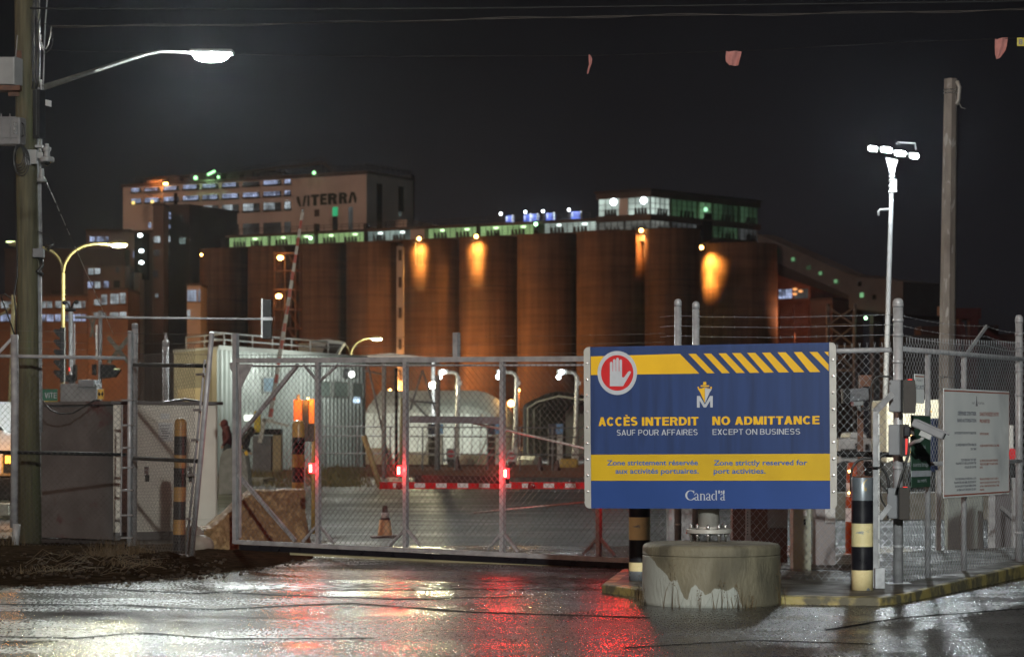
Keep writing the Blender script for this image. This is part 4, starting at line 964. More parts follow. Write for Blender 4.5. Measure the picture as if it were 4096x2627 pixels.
t = camera_thing('white security camera with black hood on the rusty post behind the fence', at(3425, 1580, 27.2), (-.92, -.3, -.10), .26, .13, arm=[at(3447, 1640, 27.4)])
b = MB(); b.bx(at(3370, 1612, 27.0) - V((.0, .06, 0)), at(3398, 1555, 27.0) + V((0, .12, 0))); b.build('hood', M['black'], t)
rp_ = thing('camera_post', 'rusty square post carrying the black hooded camera', 'post', at(3441, 2240, 27.4))
b = MB(); b.bar(at(3441, 2245, 27.4), at(3441, 1610, 27.4), .062, .06); b.build('pole', M['rust'], rp_)
b = MB(); b.slab(VP(3400, 27.5, 3500, 27.5), 3438, 1500, 3484, 1545, -.1, .05); b.slab(VP(3400, 27.5, 3500, 27.5), 3438, 1545, 3452, 1600, -.1, .02); b.build('bracket', M['rust'], rp_)

# ---------------------------------------------------------------- signs on the right fence
def fsign(name, label, x0, x1, y0, y1, m, off=.06):
    t = thing(name, label, 'sign', RF.at((x0 + x1) / 2, y1, off))
    u0, u1 = RF.u(x0), RF.u(x1); z0 = RF.z(x0, y1); z1 = RF.z(x0, y0)
    b = MB(); b.ub(RF, u0, u1, z0, z1, off, off + .008); b.build('board', m, t, .004)
    return t, u0, u1, z0, z1
t, u0, u1, z0, z1 = fsign('warning_sign', 'large dirty white bilingual sign with rust red edge lines hung on the right fence', 3750, 4014, 1552, 1992, M['w_sign'])
def fx(x, y):                                                   # from the close-up: 3.277 px per photo px
    px, py = 3740 + x / 3.277, 1540 + y / 3.277
    return RF.u(px), RF.z(px, py)
place = lambda u, v: RF.P(u, v, .0695)
b = MB(); H_ = z1 - z0
b.ub(RF, u0 + .01, u1 - .01, z1 - .032, z1 - .018, .0682, .0695); b.ub(RF, u0 + .01, u1 - .01, z0 + .018, z0 + .034, .0682, .0695)
b.ub(RF, u0 + .008, u0 + .014, z0 + .034, z1 - .032, .0682, .0692); b.ub(RF, u1 - .014, u1 - .008, z0 + .034, z1 - .032, .0682, .0692)
b.build('edge_lines', M['w_red'], t)
def lines(items, m, nm):
    b = MB()
    for s, x0, x1, yc, y2, bold in items:
        ua, va = fx(x0, y2); ub, vb = fx(x1, yc); va2 = RF.z(3740 + (x0) / 3.277, 1540 + yc / 3.277)
        put_text(b, s, place, ua, ub, va, va2, bold)
    b.build(nm, m, t)
lines([("D\u00c9FENSE D'ENTRER", 218, 460, 343, 393, .03), ('SANS AUTORISATION', 210, 460, 437, 483, .03), ("CARTE D'IDENTIT\u00c9 AVEC PHOTO OBLIGATOIRE", 173, 460, 610, 640, .03), ('LE LAISSEZ-PASSER DOIT \u00caTRE VISIBLE EN', 190, 460, 765, 797, .03), ('TOUT TEMPS', 385, 460, 823, 850, .03),
       ('TOUTE PERSONNE, TOUT OBJET', 260, 460, 965, 995, .03), ('TRANSPORT\u00c9 ET V\u00c9HICULE PEUVENT \u00caTRE', 190, 460, 1012, 1040, .03), ("FOUILL\u00c9S D\u00c8S L'ENTR\u00c9E", 308, 460, 1062, 1088, .03),
       ('TOUTE PERSONNE AUTORIS\u00c9E PAR LA LOI \u00c0', 180, 460, 1217, 1243, .03), ('TRANSPORTER UNE ARME, DES EXPLOSIFS ET', 168, 460, 1264, 1292, .03), ('DES DROGUES DOIT QUAND M\u00caME OBTENIR', 182, 460, 1312, 1338, .03), ("UN PERMIS AVANT D'ENTRER EN CES LIEUX", 203, 460, 1360, 1386, .03)], M['w_navy'], 'french_lettering')
lines([('UNAUTHORIZED ENTRY', 505, 760, 352, 402, .03), ('PROHIBITED', 507, 640, 445, 492, .03), ('PHOTO ID REQUIRED', 508, 625, 622, 650, .03), ('ACCESS PASS MUST BE VISIBLE AT ALL TIMES', 508, 762, 777, 806, .03),
       ('ALL PERSONS, GOODS CARRIED THEREIN AND', 508, 748, 975, 1003, .03), ('VEHICLE ARE SUBJECT TO SEARCH UPON', 508, 746, 1020, 1047, .03), ('ENTRY', 508, 548, 1064, 1090, .03),
       ('PERSONS AUTHORIZED BY LAW TO CARRY A', 508, 752, 1217, 1243, .03), ('WEAPON, EXPLOSIVES OR DRUGS MUST STILL', 508, 768, 1265, 1290, .03), ('OBTAIN A PERMIT BEFORE ENTERING THESE', 508, 760, 1311, 1336, .03), ('PREMISES', 508, 566, 1357, 1382, .03)], M['w_red'], 'english_lettering')
lines([('PORT', 405, 442, 222, 250, .0), ('MONTR\u00c9AL', 485, 568, 222, 250, .0), ('Canad\u00e4', 798, 862, 1388, 1430, .0)], M['ink'], 'small_lettering')
b = MB(); b.prism([place(*fx(x, y)) for x, y in [(463, 145), (468, 145), (468, 185), (474, 235), (480, 275), (453, 275), (457, 235), (461, 185)]], RF.n * .001); b.build('port_emblem', M['ink'], t)
t, u0, u1, z0, z1 = fsign('small_sign', 'narrow white sign with red top line partly hidden by the upper post box', 3634, 3672, 1495, 1612, M['w_sign'])
b = MB(); b.ub(RF, u0 + .01, u1 - .01, z1 - .03, z1 - .018, .0682, .0692); b.build('edge_line', M['w_red'], t)
b = MB(); put_text(b, 'S\u00c9CURIT\u00c9', place, u0 + .012, u1 - .012, z1 - .155, z1 - .115, .01); put_text(b, 'PORT', place, u0 + .05, u1 - .05, z1 - .075, z1 - .055, 0); b.build('lettering', M['w_navy'], t)
t, u0, u1, z0, z1 = fsign('green_sign', 'hanging dark green sign with white French lettering below the slanting camera', 3624, 3701, 1664, 1950, M['green_sign'], .05)
b = MB(); pl2 = lambda u, v: RF.P(u, v, .0595)
for s, xa, xb, ya, yb2 in [('Port de', 3632, 3680, 1690, 1706), ('Montr\u00e9al', 3645, 3680, 1778, 1794), ('La barri\u00e8re', 3638, 3688, 1820, 1836), ('ouvrira lorsque', 3630, 3697, 1848, 1866), ('le feu passera', 3633, 3697, 1880, 1897), ('au vert.', 3648, 3686, 1912, 1928)]:
    put_text(b, s, pl2, RF.u(xa), RF.u(xb), RF.z(xa, yb2), RF.z(xa, ya), .008)
b.build('lettering', M['s_white'], t)
b = MB(); b.ub(RF, u0 - .0, u1 + .0, z1 - .62, z1 - .56, .0585, .064); b.build('white_band', M['s_white'], t)
b = MB(); b.ub(RF, u0, u1, z1 - .0, z1 + .012, .045, .062); b.build('top_edge', M['alu'], t)
# ---------------------------------------------------------------- wooden utility pole and what hangs on it
PD = 35.4
PP = VP(-200, PD, 400, PD)
pole = thing('utility_pole', 'thick weathered wooden utility pole at the left edge behind the chain link fence', 'pole', at(118, 2190, PD))
b = MB(); b.tube([at(118, 2215, PD), at(113, 1300, PD), at(104, 600, PD), at(97, -60, PD), at(92, -400, PD)], [.172, .160, .150, .142, .138], 24); b.build('trunk', M['wood'], pole)
b = MB(); b.tube([at(158, 2192, PD), at(163, 1100, PD), at(152, 620, PD), at(155, 350, PD)], .016, 8); b.build('conduit', M['galv_dull'], pole)
b = MB(); b.pbar(PP, (157, 2190), (150, -60), .045, .05, -.05); b.build('moulding', mat('cable_moulding', (.16, .15, .10), (.12, .11, .075), 5, .6), pole)
b = MB(); b.tube([at(168, 1000, PD), at(162, 700, PD), at(170, 430, PD), at(181, 100, PD), at(192, -40, PD)], .011, 7); b.build('ground_rod', M['galv_dull'], pole)
b = MB(); b.tube([at(158, 1095, PD), at(160, 1600, PD), at(161, 1730, PD)], .035, 10); b.build('riser', M['galv_dull'], pole)
rd = random.Random(3)
b = MB()
for k in range(9):
    x = rd.uniform(128, 160); pts = [at(x + rd.uniform(-5, 5) + 4 * math.sin(q * .9 + k), -50 + q * 45, PD - .16) for q in range(10)]
    b.tube(pts, .006, 5)
for k in range(5):
    cx, cy_, rx, ry = 74 + k * 3, 620 + k * 6, 20 + 3 * k, 40 + 5 * k
    b.tube([at(cx + rx * math.cos(a * .35), cy_ + ry * math.sin(a * .35), PD - .19) for a in range(19)], .008, 5)
b.tube([at(130 + 42 + 42 * math.cos(a * .35), 155 + 60 * math.sin(a * .35), PD - .1) for a in range(19)], .006, 5)
b.tube([at(60, 720, PD - .2), at(70, 1100, PD - .2), at(56, 1180, PD - .2), at(64, 1250, PD - .2), at(66, 1340, PD - .2)], .012, 6)
b.tube([at(10, 1200, PD - .2), at(4, 1185, PD - .2), at(16, 1174, PD - .2), at(46, 1194, PD - .2)], .012, 6); b.tube([at(5, 1190, PD - .2), at(35, 1270, PD - .2), at(62, 1350, PD - .2)], .012, 6)
b.build('cable_bundle', M['rubber'], pole)
b = MB(); b.tube([at(164 + 2 * ((k % 2)), 140 + k * 8 - (0 if k < 8 else 0), PD - .1) if k < 8 else at(166 + (k - 8) * 4, 204 - abs(k - 10) * 9 - 60 * (k > 12), PD - .1) for k in range(12)], .009, 5); b.tube([at(163, 138, PD - .1), at(168, 180, PD - .1), at(180, 203, PD - .1), at(194, 178, PD - .1), at(203, 138, PD - .1), at(206, 105, PD - .1)], .010, 5); b.build('wire_loop', M['steel'], pole)
b = MB(); b.slab(PP, 163, 320, 168, 360, -.02, .02); b.build('arm_plate', M['steel'], pole)
# the street lamp on its arm
sl = thing('street_lamp', 'blazing white street lamp at the end of a long arm from the wooden pole', 'street lamp', at(170, 355, PD))
head = at(845, 222, 43.5)
b = MB(); b.tube([at(168, 352, PD), at(380, 283, PD + 2.3), at(590, 215, PD + 5), at(640, 207, PD + 5.6), at(720, 210, PD + 6.7), at(800, 214, 43.3)], [.046, .038, .032, .03, .028, .028], 12); b.build('arm', mat('lamp_arm_steel', (.13, .125, .11), (.09, .085, .075), 5, .6), sl)
b = MB(); b.obox(head + V((-.38, -.17, .02)), V((.78, 0, 0)), V((0, .34, 0)), V((0, 0, .07))); b.build('housing', M['galv'], sl, .03)
b = MB()
pr = []
for i in range(28):
    a = 2 * math.pi * i / 28; pr.append(head + V((.31 * math.cos(a), .15 * math.sin(a), 0)))
b.prism([p - V((0, 0, .02)) for p in pr], V((0, 0, .039)))
b.ball(head - V((0, 0, .02)), 1, (.30, .145, .10), 20, 10)
b.build('lens', M['L_white'], sl)
lamp('street_lamp_light', 'POINT', head - V((0, 0, .26)), 300, (.93, 1, .96), .16, parent=sl)
lamp('street_lamp_light', 'SPOT', head - V((0, 0, .16)), 700, (.93, 1, .96), .16, head + V((0, -.6, -5)), R(160), .7, parent=sl)
# boxes on the pole
t = thing('equipment_box', 'white padlocked equipment box with a whip antenna high on the wooden pole', 'box', at(40, 345, PD), 'boxes on the utility pole')
b = MB(); o0 = at(-30, 338, PD - .30); b.obox(o0, at(57, 338, PD - .30) - o0, V((.10, .22, -.0)), V((0, 0, .40))); b.build('body', M['white_pl'], t, .012)
b = MB(); b.prism([at(57, 226, PD - .305), at(57, 340, PD - .305), at(94, 345, PD - .12), at(94, 240, PD - .12)], V((.004, -.004, 0))); b.build('side', M['white_pl'], t)
b = MB(); b.slab(PP, 70, 250, 78, 272, .24, .28); b.build('padlock', M['steel'], t)
b = MB(); b.cyl(at(63, 226, PD - .25), at(70, 142, PD - .25), .008); b.build('antenna', M['white_pl'], t)
t2 = thing('bracket', 'rusty shelf bracket under the white equipment box', 'bracket', at(60, 360, PD)); b = MB(); b.slab(PP, -30, 352, 95, 372, .04, .28); b.slab(PP, 40, 372, 85, 390, .1, .14); b.slab(PP, 70, 210, 95, 240, .1, .16); b.build('shelf', M['rust'], t2)
t = thing('equipment_case', 'grey ribbed hard case strapped to the pole below the white box', 'box', at(40, 580, PD), 'boxes on the utility pole')
b = MB(); o0 = at(-30, 578, PD - .30); b.obox(o0, at(80, 578, PD - .30) - o0, V((.07, .2, 0)), V((0, 0, .40))); cs = b.build('body', M['case'], t, .02)
b = MB()
for y in (478, 556): b.slab(PP, -30, y, 82, y + 5, .29, .315)
for x in (20, 55): b.slab(PP, x, 466, x + 4, 572, .29, .312)
b.build('ribs', M['case'], t)
b = MB(); b.slab(PP, 72, 500, 84, 545, .27, .32); b.build('latch', M['steel'], t)
b = MB(); b.tube([at(84, 490, PD - .25), at(95, 500, PD - .25), at(95, 540, PD - .25), at(84, 550, PD - .25)], .012, 6); b.build('handle', M['rubber'], t)
t = thing('splice_box', 'tall narrow black box on the right face of the wooden pole', 'box', at(152, 552, PD), 'boxes on the utility pole')
b = MB(); o0 = at(131, 553, PD - .22); b.obox(o0, at(158, 553, PD - .22) - o0, V((.07, .1, 0)), V((0, 0, .71))); b.build('body', M['black'], t, .008)
b = MB(); b.slab(PP, 155, 366, 159, 548, .222, .228); b.build('rib', M['rubber'], t)
t = thing('marker_plate', 'small white plate sticking out beside the tall black box', 'plate', at(192, 428, PD)); b = MB(); b.prism([at(179, 398, PD), at(205, 404, PD), at(205, 428, PD), at(179, 421, PD)], V((0, .01, 0))); b.build('plate', M['white_paint'], t)
t = thing('junction_box', 'small grey junction box low on the pole conduit', 'box', at(162, 1035, PD), 'boxes on the utility pole'); b = MB(); b.slab(PP, 141, 998, 183, 1033, .05, .2); b.build('body', M['grey_box'], t, .008)
b = MB(); b.tube([at(165, 1036, PD - .1), at(170, 1065, PD - .12), at(150, 1085, PD - .12), at(172, 1100, PD - .12)], .03, 8); b.tube([at(190, 1000, PD - .15), at(205, 985, PD - .15), at(180, 985, PD - .15)], .03, 8); b.build('cable_gland', M['rubber'], t)
b = MB(); b.tube([at(150, 925, PD - .1), at(185, 940, PD - .1), at(205, 955, PD - .1), at(220, 975, PD - .1), at(215, 992, PD - .1), at(190, 996, PD - .1)], .007, 5); b.build('thin_cable', M['rubber'], t)
# dome camera on a bracket
t = thing('dome_camera', 'white dome camera hanging from a perforated bracket on the pole', 'camera', at(190, 675, PD), 'security cameras at the gate')
b = MB(); b.slab(PP, 110, 604, 136, 665, .13, .17); b.slab(PP, 136, 606, 158, 662, .15, .22); b.slab(PP, 156, 616, 180, 640, .16, .2); b.slab(PP, 150, 586, 180, 596, .1, .2); b.build('bracket', M['white_pl'], t, .004)
q = at(188, 636, PD - .2); b = MB(); b.lathe(q, [(.10, -.045), (.105, -.03), (.105, .012), (.09, .025), (.045, .03), (.04, .11), (.055, .112), (.06, .14), (.06, .165), (.03, .175), (.028, .22), (.0001, .22)], 22); b.build('housing', M['white_pl'], t)
b = MB(); b.ball(q - V((0, 0, .045)), .058, (1, 1, 1), 18, 10); b.build('dome', M['glass_dark'], t)
t = thing('wireless_antenna', 'white antenna puck on the conduit under the dome camera', 'antenna', at(165, 730, PD)); q = at(167, 722, PD - .16); b = MB(); b.lathe(q, [(.06, -.02), (.065, -.01), (.065, .02), (.05, .03), (.035, .035), (.035, .1), (.03, .17), (.0001, .17)], 18); b.build('body', M['white_pl'], t)
b = MB(); b.cyl(at(160, 668, PD - .1), at(455, 1340, 37.5), .006, n=5); tag(b.build('guy_wire', M['steel']), 'thin steel guy wire slanting from the utility pole down to the right', 'wire')

# ---------------------------------------------------------------- overhead wires, flags and tag
def wirething(label, pts, r, m, D=33, name='overhead_wire', twist=0):
    b = MB(); P = [at(x, y, D) for x, y in pts]; Q = []
    for i in range(len(P) - 1):
        for s in range(10):
            Q.append(P[i].lerp(P[i + 1], s / 10))
    Q.append(P[-1])
    b.tube(Q, r, 6)
    if twist:
        T = []
        for i in range(len(P) - 1):
            for s in range(60):
                p = P[i].lerp(P[i + 1], s / 60); a = (p.x) * twist; T.append(p + V((0, math.sin(a) * .016, math.cos(a) * .016)))
        b.tube(T, r * .8, 5)
    return tag(b.build(name, m), label, 'wire', 'overhead wires')
wirething('thickest black overhead cable along the top edge of the sky', [(120, 34), (900, 38), (1900, 34), (3000, 20), (4300, 2)], .010, M['black'], D=25)
wirething('pale twisted overhead wire below the thickest cable', [(200, 104), (700, 104), (1500, 88), (2400, 66), (3300, 55), (4300, 36)], .005, M['brown_box'], twist=3.4, D=25.5)
wirething('thin dark overhead wire carrying the pink rags', [(180, 200), (560, 212), (1400, 226), (2330, 224), (3000, 203), (3600, 170), (4300, 146)], .005, M['black'], D=32)
def rag(label, pts, bend):
    b = MB(); P = [at(x, y, 31.98) for x, y in pts]; n = len(P) // 2; vs = []
    for i in range(n):
        l, r_ = P[i], P[-1 - i]
        for j in range(7):
            q = l.lerp(r_, j / 6); q = q + V((0, bend * math.sin(j * 1.4 + i), 0)); vs.append(q)
    m = len(vs); vs2 = [v + V((0, .006, 0)) for v in vs]
    fs = [(i * 7 + j, i * 7 + j + 1, (i + 1) * 7 + j + 1, (i + 1) * 7 + j) for i in range(n - 1) for j in range(6)]
    b.add(vs, fs, 0, True); b.add(vs2, [f[::-1] for f in fs], 0, True)
    return tag(b.build('rag_flag', M['flag']), label, 'flag', 'pink rags on the overhead wire')
rag('thin twisted pink rag hanging straight from the overhead wire', [(2354, 218), (2355, 240), (2356, 258), (2350, 280), (2347, 296), (2353, 296), (2360, 272), (2367, 255), (2369, 236), (2362, 221)], .02)
rag('broad square pink rag near the middle of the overhead wire', [(2905, 205), (2903, 225), (2904, 245), (2918, 262), (2952, 264), (2958, 240), (2963, 225), (2967, 206)], .03)
rag('ragged pink cloth beside the yellow number tag', [(3980, 156), (3981, 190), (3982, 215), (3986, 238), (4000, 232), (4020, 205), (4027, 185), (4033, 150)], .03)
t = thing('number_tag', 'yellow number tag on the overhead wire at the right edge of the picture', 'tag', at(4090, 186, 31.9)); OV = VP(3900, 31.95, 4200, 31.95)
b = MB(); b.slab(OV, 4068, 152, 4108, 186, 0, .01); b.build('plate', M['ytag'], t)
b = MB(); put_text(b, '8', lambda u, v: OV.P(u, v, .0115), OV.u(4074), OV.u(4090), OV.z(4080, 180), OV.z(4080, 158), .03); b.build('number', M['ink'], t)

# ---------------------------------------------------------------- cabinets behind the left fence
CV = VP(452, 36.6, 872, 37.5)
cab = thing('electrical_cabinet', 'large beige two door electrical cabinet with padlocks and posted papers', 'cabinet', CV.at(660, 2165))
zb_, zt_ = .02, CV.z(455, 1617)
ua, uc = CV.u(453), CV.u(870); back = -CV.n * 1.1 + V((-.72, 0, 0))
b = MB(); b.obox(CV.P(ua, zb_), CV.ex * (uc - ua), back, V((0, 0, zt_ - zb_)))
body = b.build('body', [M['beige'], M['cab_dark']], cab)
for p in body.data.polygons:                                        # the unlit left flank: its shade is put into the colour
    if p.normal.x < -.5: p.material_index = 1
b = MB(); b.obox(CV.P(ua - .05, zt_ + .002, .05), CV.ex * (uc - ua + .12), back * 1.06, V((0, 0, .05))); b.build('roof', M['cab_dark'], cab)
b = MB(); b.ub(CV, ua + .01, ua + (uc - ua) * .70, zb_ + .28, zt_ - .06, .0, .016); b.build('door', M['beige'], cab, .006)
b = MB(); b.ub(CV, ua + (uc - ua) * .725, uc - .02, zb_ + .28, zt_ - .06, .0, .016); b.build('door', M['beige'], cab, .006)
b = MB(); b.ub(CV, ua, uc, zb_ - .01, zb_ + .11, .0, .03); b.build('plinth', M['cab_dark'], cab)
for px in (583, 757):
    b = MB(); b.slab(CV, px - 9, 1865, px + 9, 1905, .017, .035); h1 = b.build('latch', M['steel'], cab, .004)
    b = MB(); b.slab(CV, px - 7, 1898, px + 9, 1925, .036, .06); b.build('padlock', M['black'], h1, .006)
b = MB(); b.slab(CV, 640, 1653, 677, 1675, .017, .019); b.build('number_plate', M['paper'], cab)
b = MB(); b.slab(CV, 632, 1690, 688, 1765, .017, .019); b.build('notice', M['paper'], cab)
b = MB()
for i, y in enumerate((1700, 1712, 1721, 1730, 1742, 1751)): b.slab(CV, 642 + (i % 2) * 4, y, 680 - (i % 3) * 6, y + 3, .0192, .0196)
b.build('print', M['ink'], cab)
b = MB(); P = [CV.at(x, y, .02) for x, y in [(520, 1605), (640, 1612), (700, 1602), (745, 1597), (800, 1608), (816, 1620)]]; b.tube(P, .022, 8); tag(b.build('cable', M['rubber']), 'black cable lying along the roof of the beige cabinet', 'cable')
c2 = thing('dark_cabinet', 'narrow dark grey cabinet between the wooden pole and the beige cabinet', 'cabinet', at(200, 2170, 38)); DV = VP(150, 38, 440, 38)
b = MB(); u0, u1 = DV.u(168), DV.u(234); b.obox(DV.P(u0, .0), DV.ex * (u1 - u0), V((-.1, .8, 0)), V((0, 0, DV.z(200, 1625)))); b.build('body', M['cab_dark'], c2, .01)
b = MB(); b.slab(DV, 222, 1640, 226, 2120, .001, .012); b.build('edge_strip', M['galv_dull'], c2)
b = MB(); b.slab(DV, 168, 1850, 232, 2140, .001, .05); b.build('panel', M['black'], c2)
b = MB(); b.prism([DV.at(214, 1905, .055), DV.at(217, 1905, .055), DV.at(218, 2020, .055), DV.at(190, 2015, .055)], V((0, .004, 0))); b.build('hanging_rag', M['grey_box'], c2)
c3 = thing('controller_box', 'grey signal controller box standing behind the cabinets', 'cabinet', at(300, 2140, 41)); EV = VP(150, 41, 440, 41)
b = MB(); u0, u1 = EV.u(240), EV.u(385); b.obox(EV.P(u0, 0), EV.ex * (u1 - u0), V((0, .6, 0)), V((0, 0, EV.z(300, 1535)))); b.build('body', M['case'], c3, .01)
b = MB(); b.slab(EV, 315, 1518, 378, 1548, -.5, .06); b.build('canopy', M['grey_box'], c3, .01)
b = MB(); P = [at(x, y, 36.3) for x, y in [(168, 1600), (200, 1638), (240, 1655), (290, 1652), (330, 1630), (375, 1602), (400, 1600)]]; b.tube(P, .013, 7); tag(b.build('cable', M['rubber']), 'sagging black cable from the wooden pole to the cabinets', 'cable')
t = thing('street_sign', 'small green sign reading VITE half hidden by the wooden pole', 'sign', at(195, 1640, 39.5)); GV = VP(100, 39.5, 300, 39.5)
b = MB(); b.slab(GV, 120, 1556, 230, 1602, 0, .02); b.build('board', mat('traffic_green', (.015, .12, .07), None, rough=.4), t)
b = MB(); b.slab(GV, 120, 1604, 230, 1624, 0, .02); b.build('lower_board', M['ytag'], t)
b = MB(); put_caps(b, 'VITE', lambda u, v, o: GV.P(u, v, .0215 + o), GV.u(180), GV.u(228), GV.z(200, 1592), GV.z(200, 1570), .16); b.build('lettering', M['s_white'], t)
b = MB(); b.cyl(GV.at(150, 2140, -.05), GV.at(150, 1550, -.05), .03); b.build('post', M['galv_dull'], t)
t = thing('warning_plate', 'small yellow plate with black diamonds above the cabinet roof', 'sign', at(405, 1596, 38.5)); WV = VP(300, 38.5, 500, 38.5)
b = MB(); b.slab(WV, 391, 1556, 416, 1596, 0, .01); b.build('board', mat('warning_yellow', (.55, .32, .03), None, rough=.45), t)
b = MB()
for cx in (397, 410): b.prism([WV.at(cx - 5, 1575, .012), WV.at(cx, 1586, .012), WV.at(cx + 5, 1575, .012), WV.at(cx, 1564, .012)], WV.n * .002)
b.build('diamonds', M['black'], t)
b = MB(); b.cyl(WV.at(404, 1700, -.03), WV.at(404, 1560, -.03), .012); b.build('post', M['galv_dull'], t)

# ---------------------------------------------------------------- concrete barrier by the gate
def jersey(name, label, vp, px0, px1, ptop, pbot, m, group=None, z0=-.05, top_shift=None, cut=None, rot=0):
    u0, u1 = vp.u(px0), vp.u(px1); zt = vp.z((px0 + px1) / 2, ptop); H = zt
    prof = [(.30, z0), (.30, .10), (.16, .36), (.10, H), (-.10, H), (-.16, .36), (-.30, .10), (-.30, z0)]
    b = MB(); N = 26; vs = []; n = len(prof); rd = random.Random(int(px0))
    for i in range(N + 1):
        u = u0 + (u1 - u0) * i / N
        for (o, z) in prof:
            zc = z
            if cut: zc = min(z, cut((i / N)) * H if z > .2 else z)
            q = vp.P(u, zc, o * (1 if zc == z else 1.25)); j = .018
            vs.append(q + V((rd.uniform(-j, j), rd.uniform(-j, j), rd.uniform(-j, j) if z > z0 else 0)))
    fs = [(i * n + k, i * n + (k + 1) % n, (i + 1) * n + (k + 1) % n, (i + 1) * n + k) for i in range(N) for k in range(n)]
    fs += [list(range(n))[::-1], [N * n + k for k in range(n)]]
    b.add(vs, fs)
    return tag(b.build(name, m), label, 'barrier', group)
M['rustcon'] = mat('rust_stained_concrete', (.21, .125, .056), (.11, .064, .030), 9, .7, .9, bump=.8, bscale=25, third=(.34, .23, .11), tscale=9, tlo=.48, thi=.66)
JV = VP(800, 33.4, 1200, 34.2)
from mathutils import noise as MN2
def broken_barrier():
    vp = JV; u0, u1 = vp.u(790), vp.u(1206); N, Mr = 90, 26; zt = vp.z(1100, 1962); b = MB(); vs = []
    def top(t):
        s_ = .40 + .60 * min(1, max(0, (t - .10) / .42)); return zt * (s_ + .05 * MN2.noise((t * 9, 0, 2)) * (1 if t < .5 else .25))
    for i in range(N + 1):
        t = i / N; u = u0 + (u1 - u0) * t; h = top(t)
        for j in range(Mr + 1):
            f = j / Mr
            if f < .75: z = -.05 + (h + .05) * (f / .75); o = .30 - .18 * min(1, z / .5) if z > .1 else .30
            else: z = h + .02 * math.sin((f - .75) * 12); o = .12 - (f - .75) / .25 * .30
            q = vp.P(u, z, o); d = .018 * MN2.noise(q * 3.1) + .020 * MN2.noise(q * 10) + .020 * MN2.noise(q * 26)
            vs.append(q + vp.n * d + V((0, 0, d * .7)))
    b.add(vs, [(i * (Mr + 1) + j, (i + 1) * (Mr + 1) + j, (i + 1) * (Mr + 1) + j + 1, i * (Mr + 1) + j + 1) for i in range(N) for j in range(Mr)], 0, True)
    b.add([vp.P(u1, -.05, .3), vp.P(u1, .1, .3), vp.P(u1, .5, .12), vp.P(u1, zt, .12), vp.P(u1, zt, -.18), vp.P(u1, -.05, -.3)], [(0, 1, 2, 3, 4, 5)])
    return tag(b.build('concrete_barrier', M['rustcon']), 'rust stained concrete barrier broken down at its left end beside the gate post', 'barrier')
broken_barrier()
b = MB(); b.ball((at(768, HZ, 32.9).x, 32.9, .16), .3, (.62, .5, .75), 14, 9); b.ball((at(800, HZ, 32.9).x, 32.8, .1), .26, (.8, .5, .6), 12, 8); tag(b.build('rubble_block', M['concrete']), 'pale broken concrete lump at the foot of the rust stained barrier', 'block')
# plant growing by the barrier
b = MB(); q = gnd(1222, 2160); blades(b, (q.x, q.y - .3), .08, 26, .5, random.Random(2), 0, .6, .009); tag(b.build('weed', M['weed']), 'thin dark weed growing at the right end of the rust stained barrier', 'weed')

# ---------------------------------------------------------------- orange panels and housing
t = thing('warning_light', 'two glowing orange panels with a brown housing standing behind the left end of the gate', 'warning light', at(1216, 2140, 39)); OVp = VP(1100, 39, 1300, 39)
def ocol(nm, s):
    m = mat(nm, (.75, .20, .02), (.7, .16, .015), 3, .35, emit=s, ecol=(1, .22, .015)); return m
b = MB(); b.slab(OVp, 1174, 1597, 1210, 1694, -.02, .02); b.build('panel', ocol('orange_panel_dim', .14), t, .012)
b = MB(); b.slab(OVp, 1234, 1595, 1258, 1694, -.02, .02); b.build('panel', ocol('orange_panel_lit', .36), t, .012)
b = MB(); b.slab(OVp, 1213, 1600, 1235, 1765, -.04, .10); b.slab(OVp, 1235, 1694, 1256, 1765, -.04, .06); b.build('housing', M['brown_box'], t)
b = MB(); b.cyl(OVp.at(1216, 2140, -.02), OVp.at(1216, 1765, -.02), .022); b.cyl(OVp.at(1192, 1600), OVp.at(1192, 1577), .03); b.build('post', M['galv_dull'], t)
b = MB(); b.slab(OVp, 1228, 1590, 1236, 1596, -.03, .03); b.build('bulb', M['L_orange'], t)
b = MB(); b.cyl(OVp.at(1246, 2140, -.3), OVp.at(1250, 1700, -.3), .035); b.build('post', M['yellow_side'], t)
lamp('orange_light', 'POINT', OVp.at(1228, 1600, .25), 14, (1, .35, .05), .08, parent=t)

# ---------------------------------------------------------------- cone and leaning post
q = gnd(1540, 2150); t = thing('traffic_cone', 'faded orange traffic cone with dark top and white band behind the gate mesh', 'cone', (q.x, q.y, 0))
b = MB(); b.obox((q.x - .2, q.y - .2, 0), (.4, .05, .02), (-.05, .4, 0), (0, 0, .03)); b.build('base', M['cone_dark'], t, .008)
b = MB(); b.lathe((q.x, q.y, .03), [(.118, 0), (.112, .02), (.088, .25), (.072, .27), (.072, .285), (.066, .285), (.056, .365), (.046, .37), (.042, .46), (.03, .475), (.0001, .475)], 24, [0, 0, 1, 1, 1, 2, 1, 1, 1, 1]); b.build('body', [M['cone'], M['cone_dark'], M['refl']], t)
b = MB(); b.cyl(gnd(1518, 1950, 0), at(1455, 1742, 71) * (73.6 / 71.0) * 1.0, .09, .09, 10) if False else b.tube([at(1521, 1948, 72), at(1455, 1742, 72)], .085, 10); tag(b.build('leaning_post', M['plank']), 'old timber post leaning to the left on the yard verge', 'post')

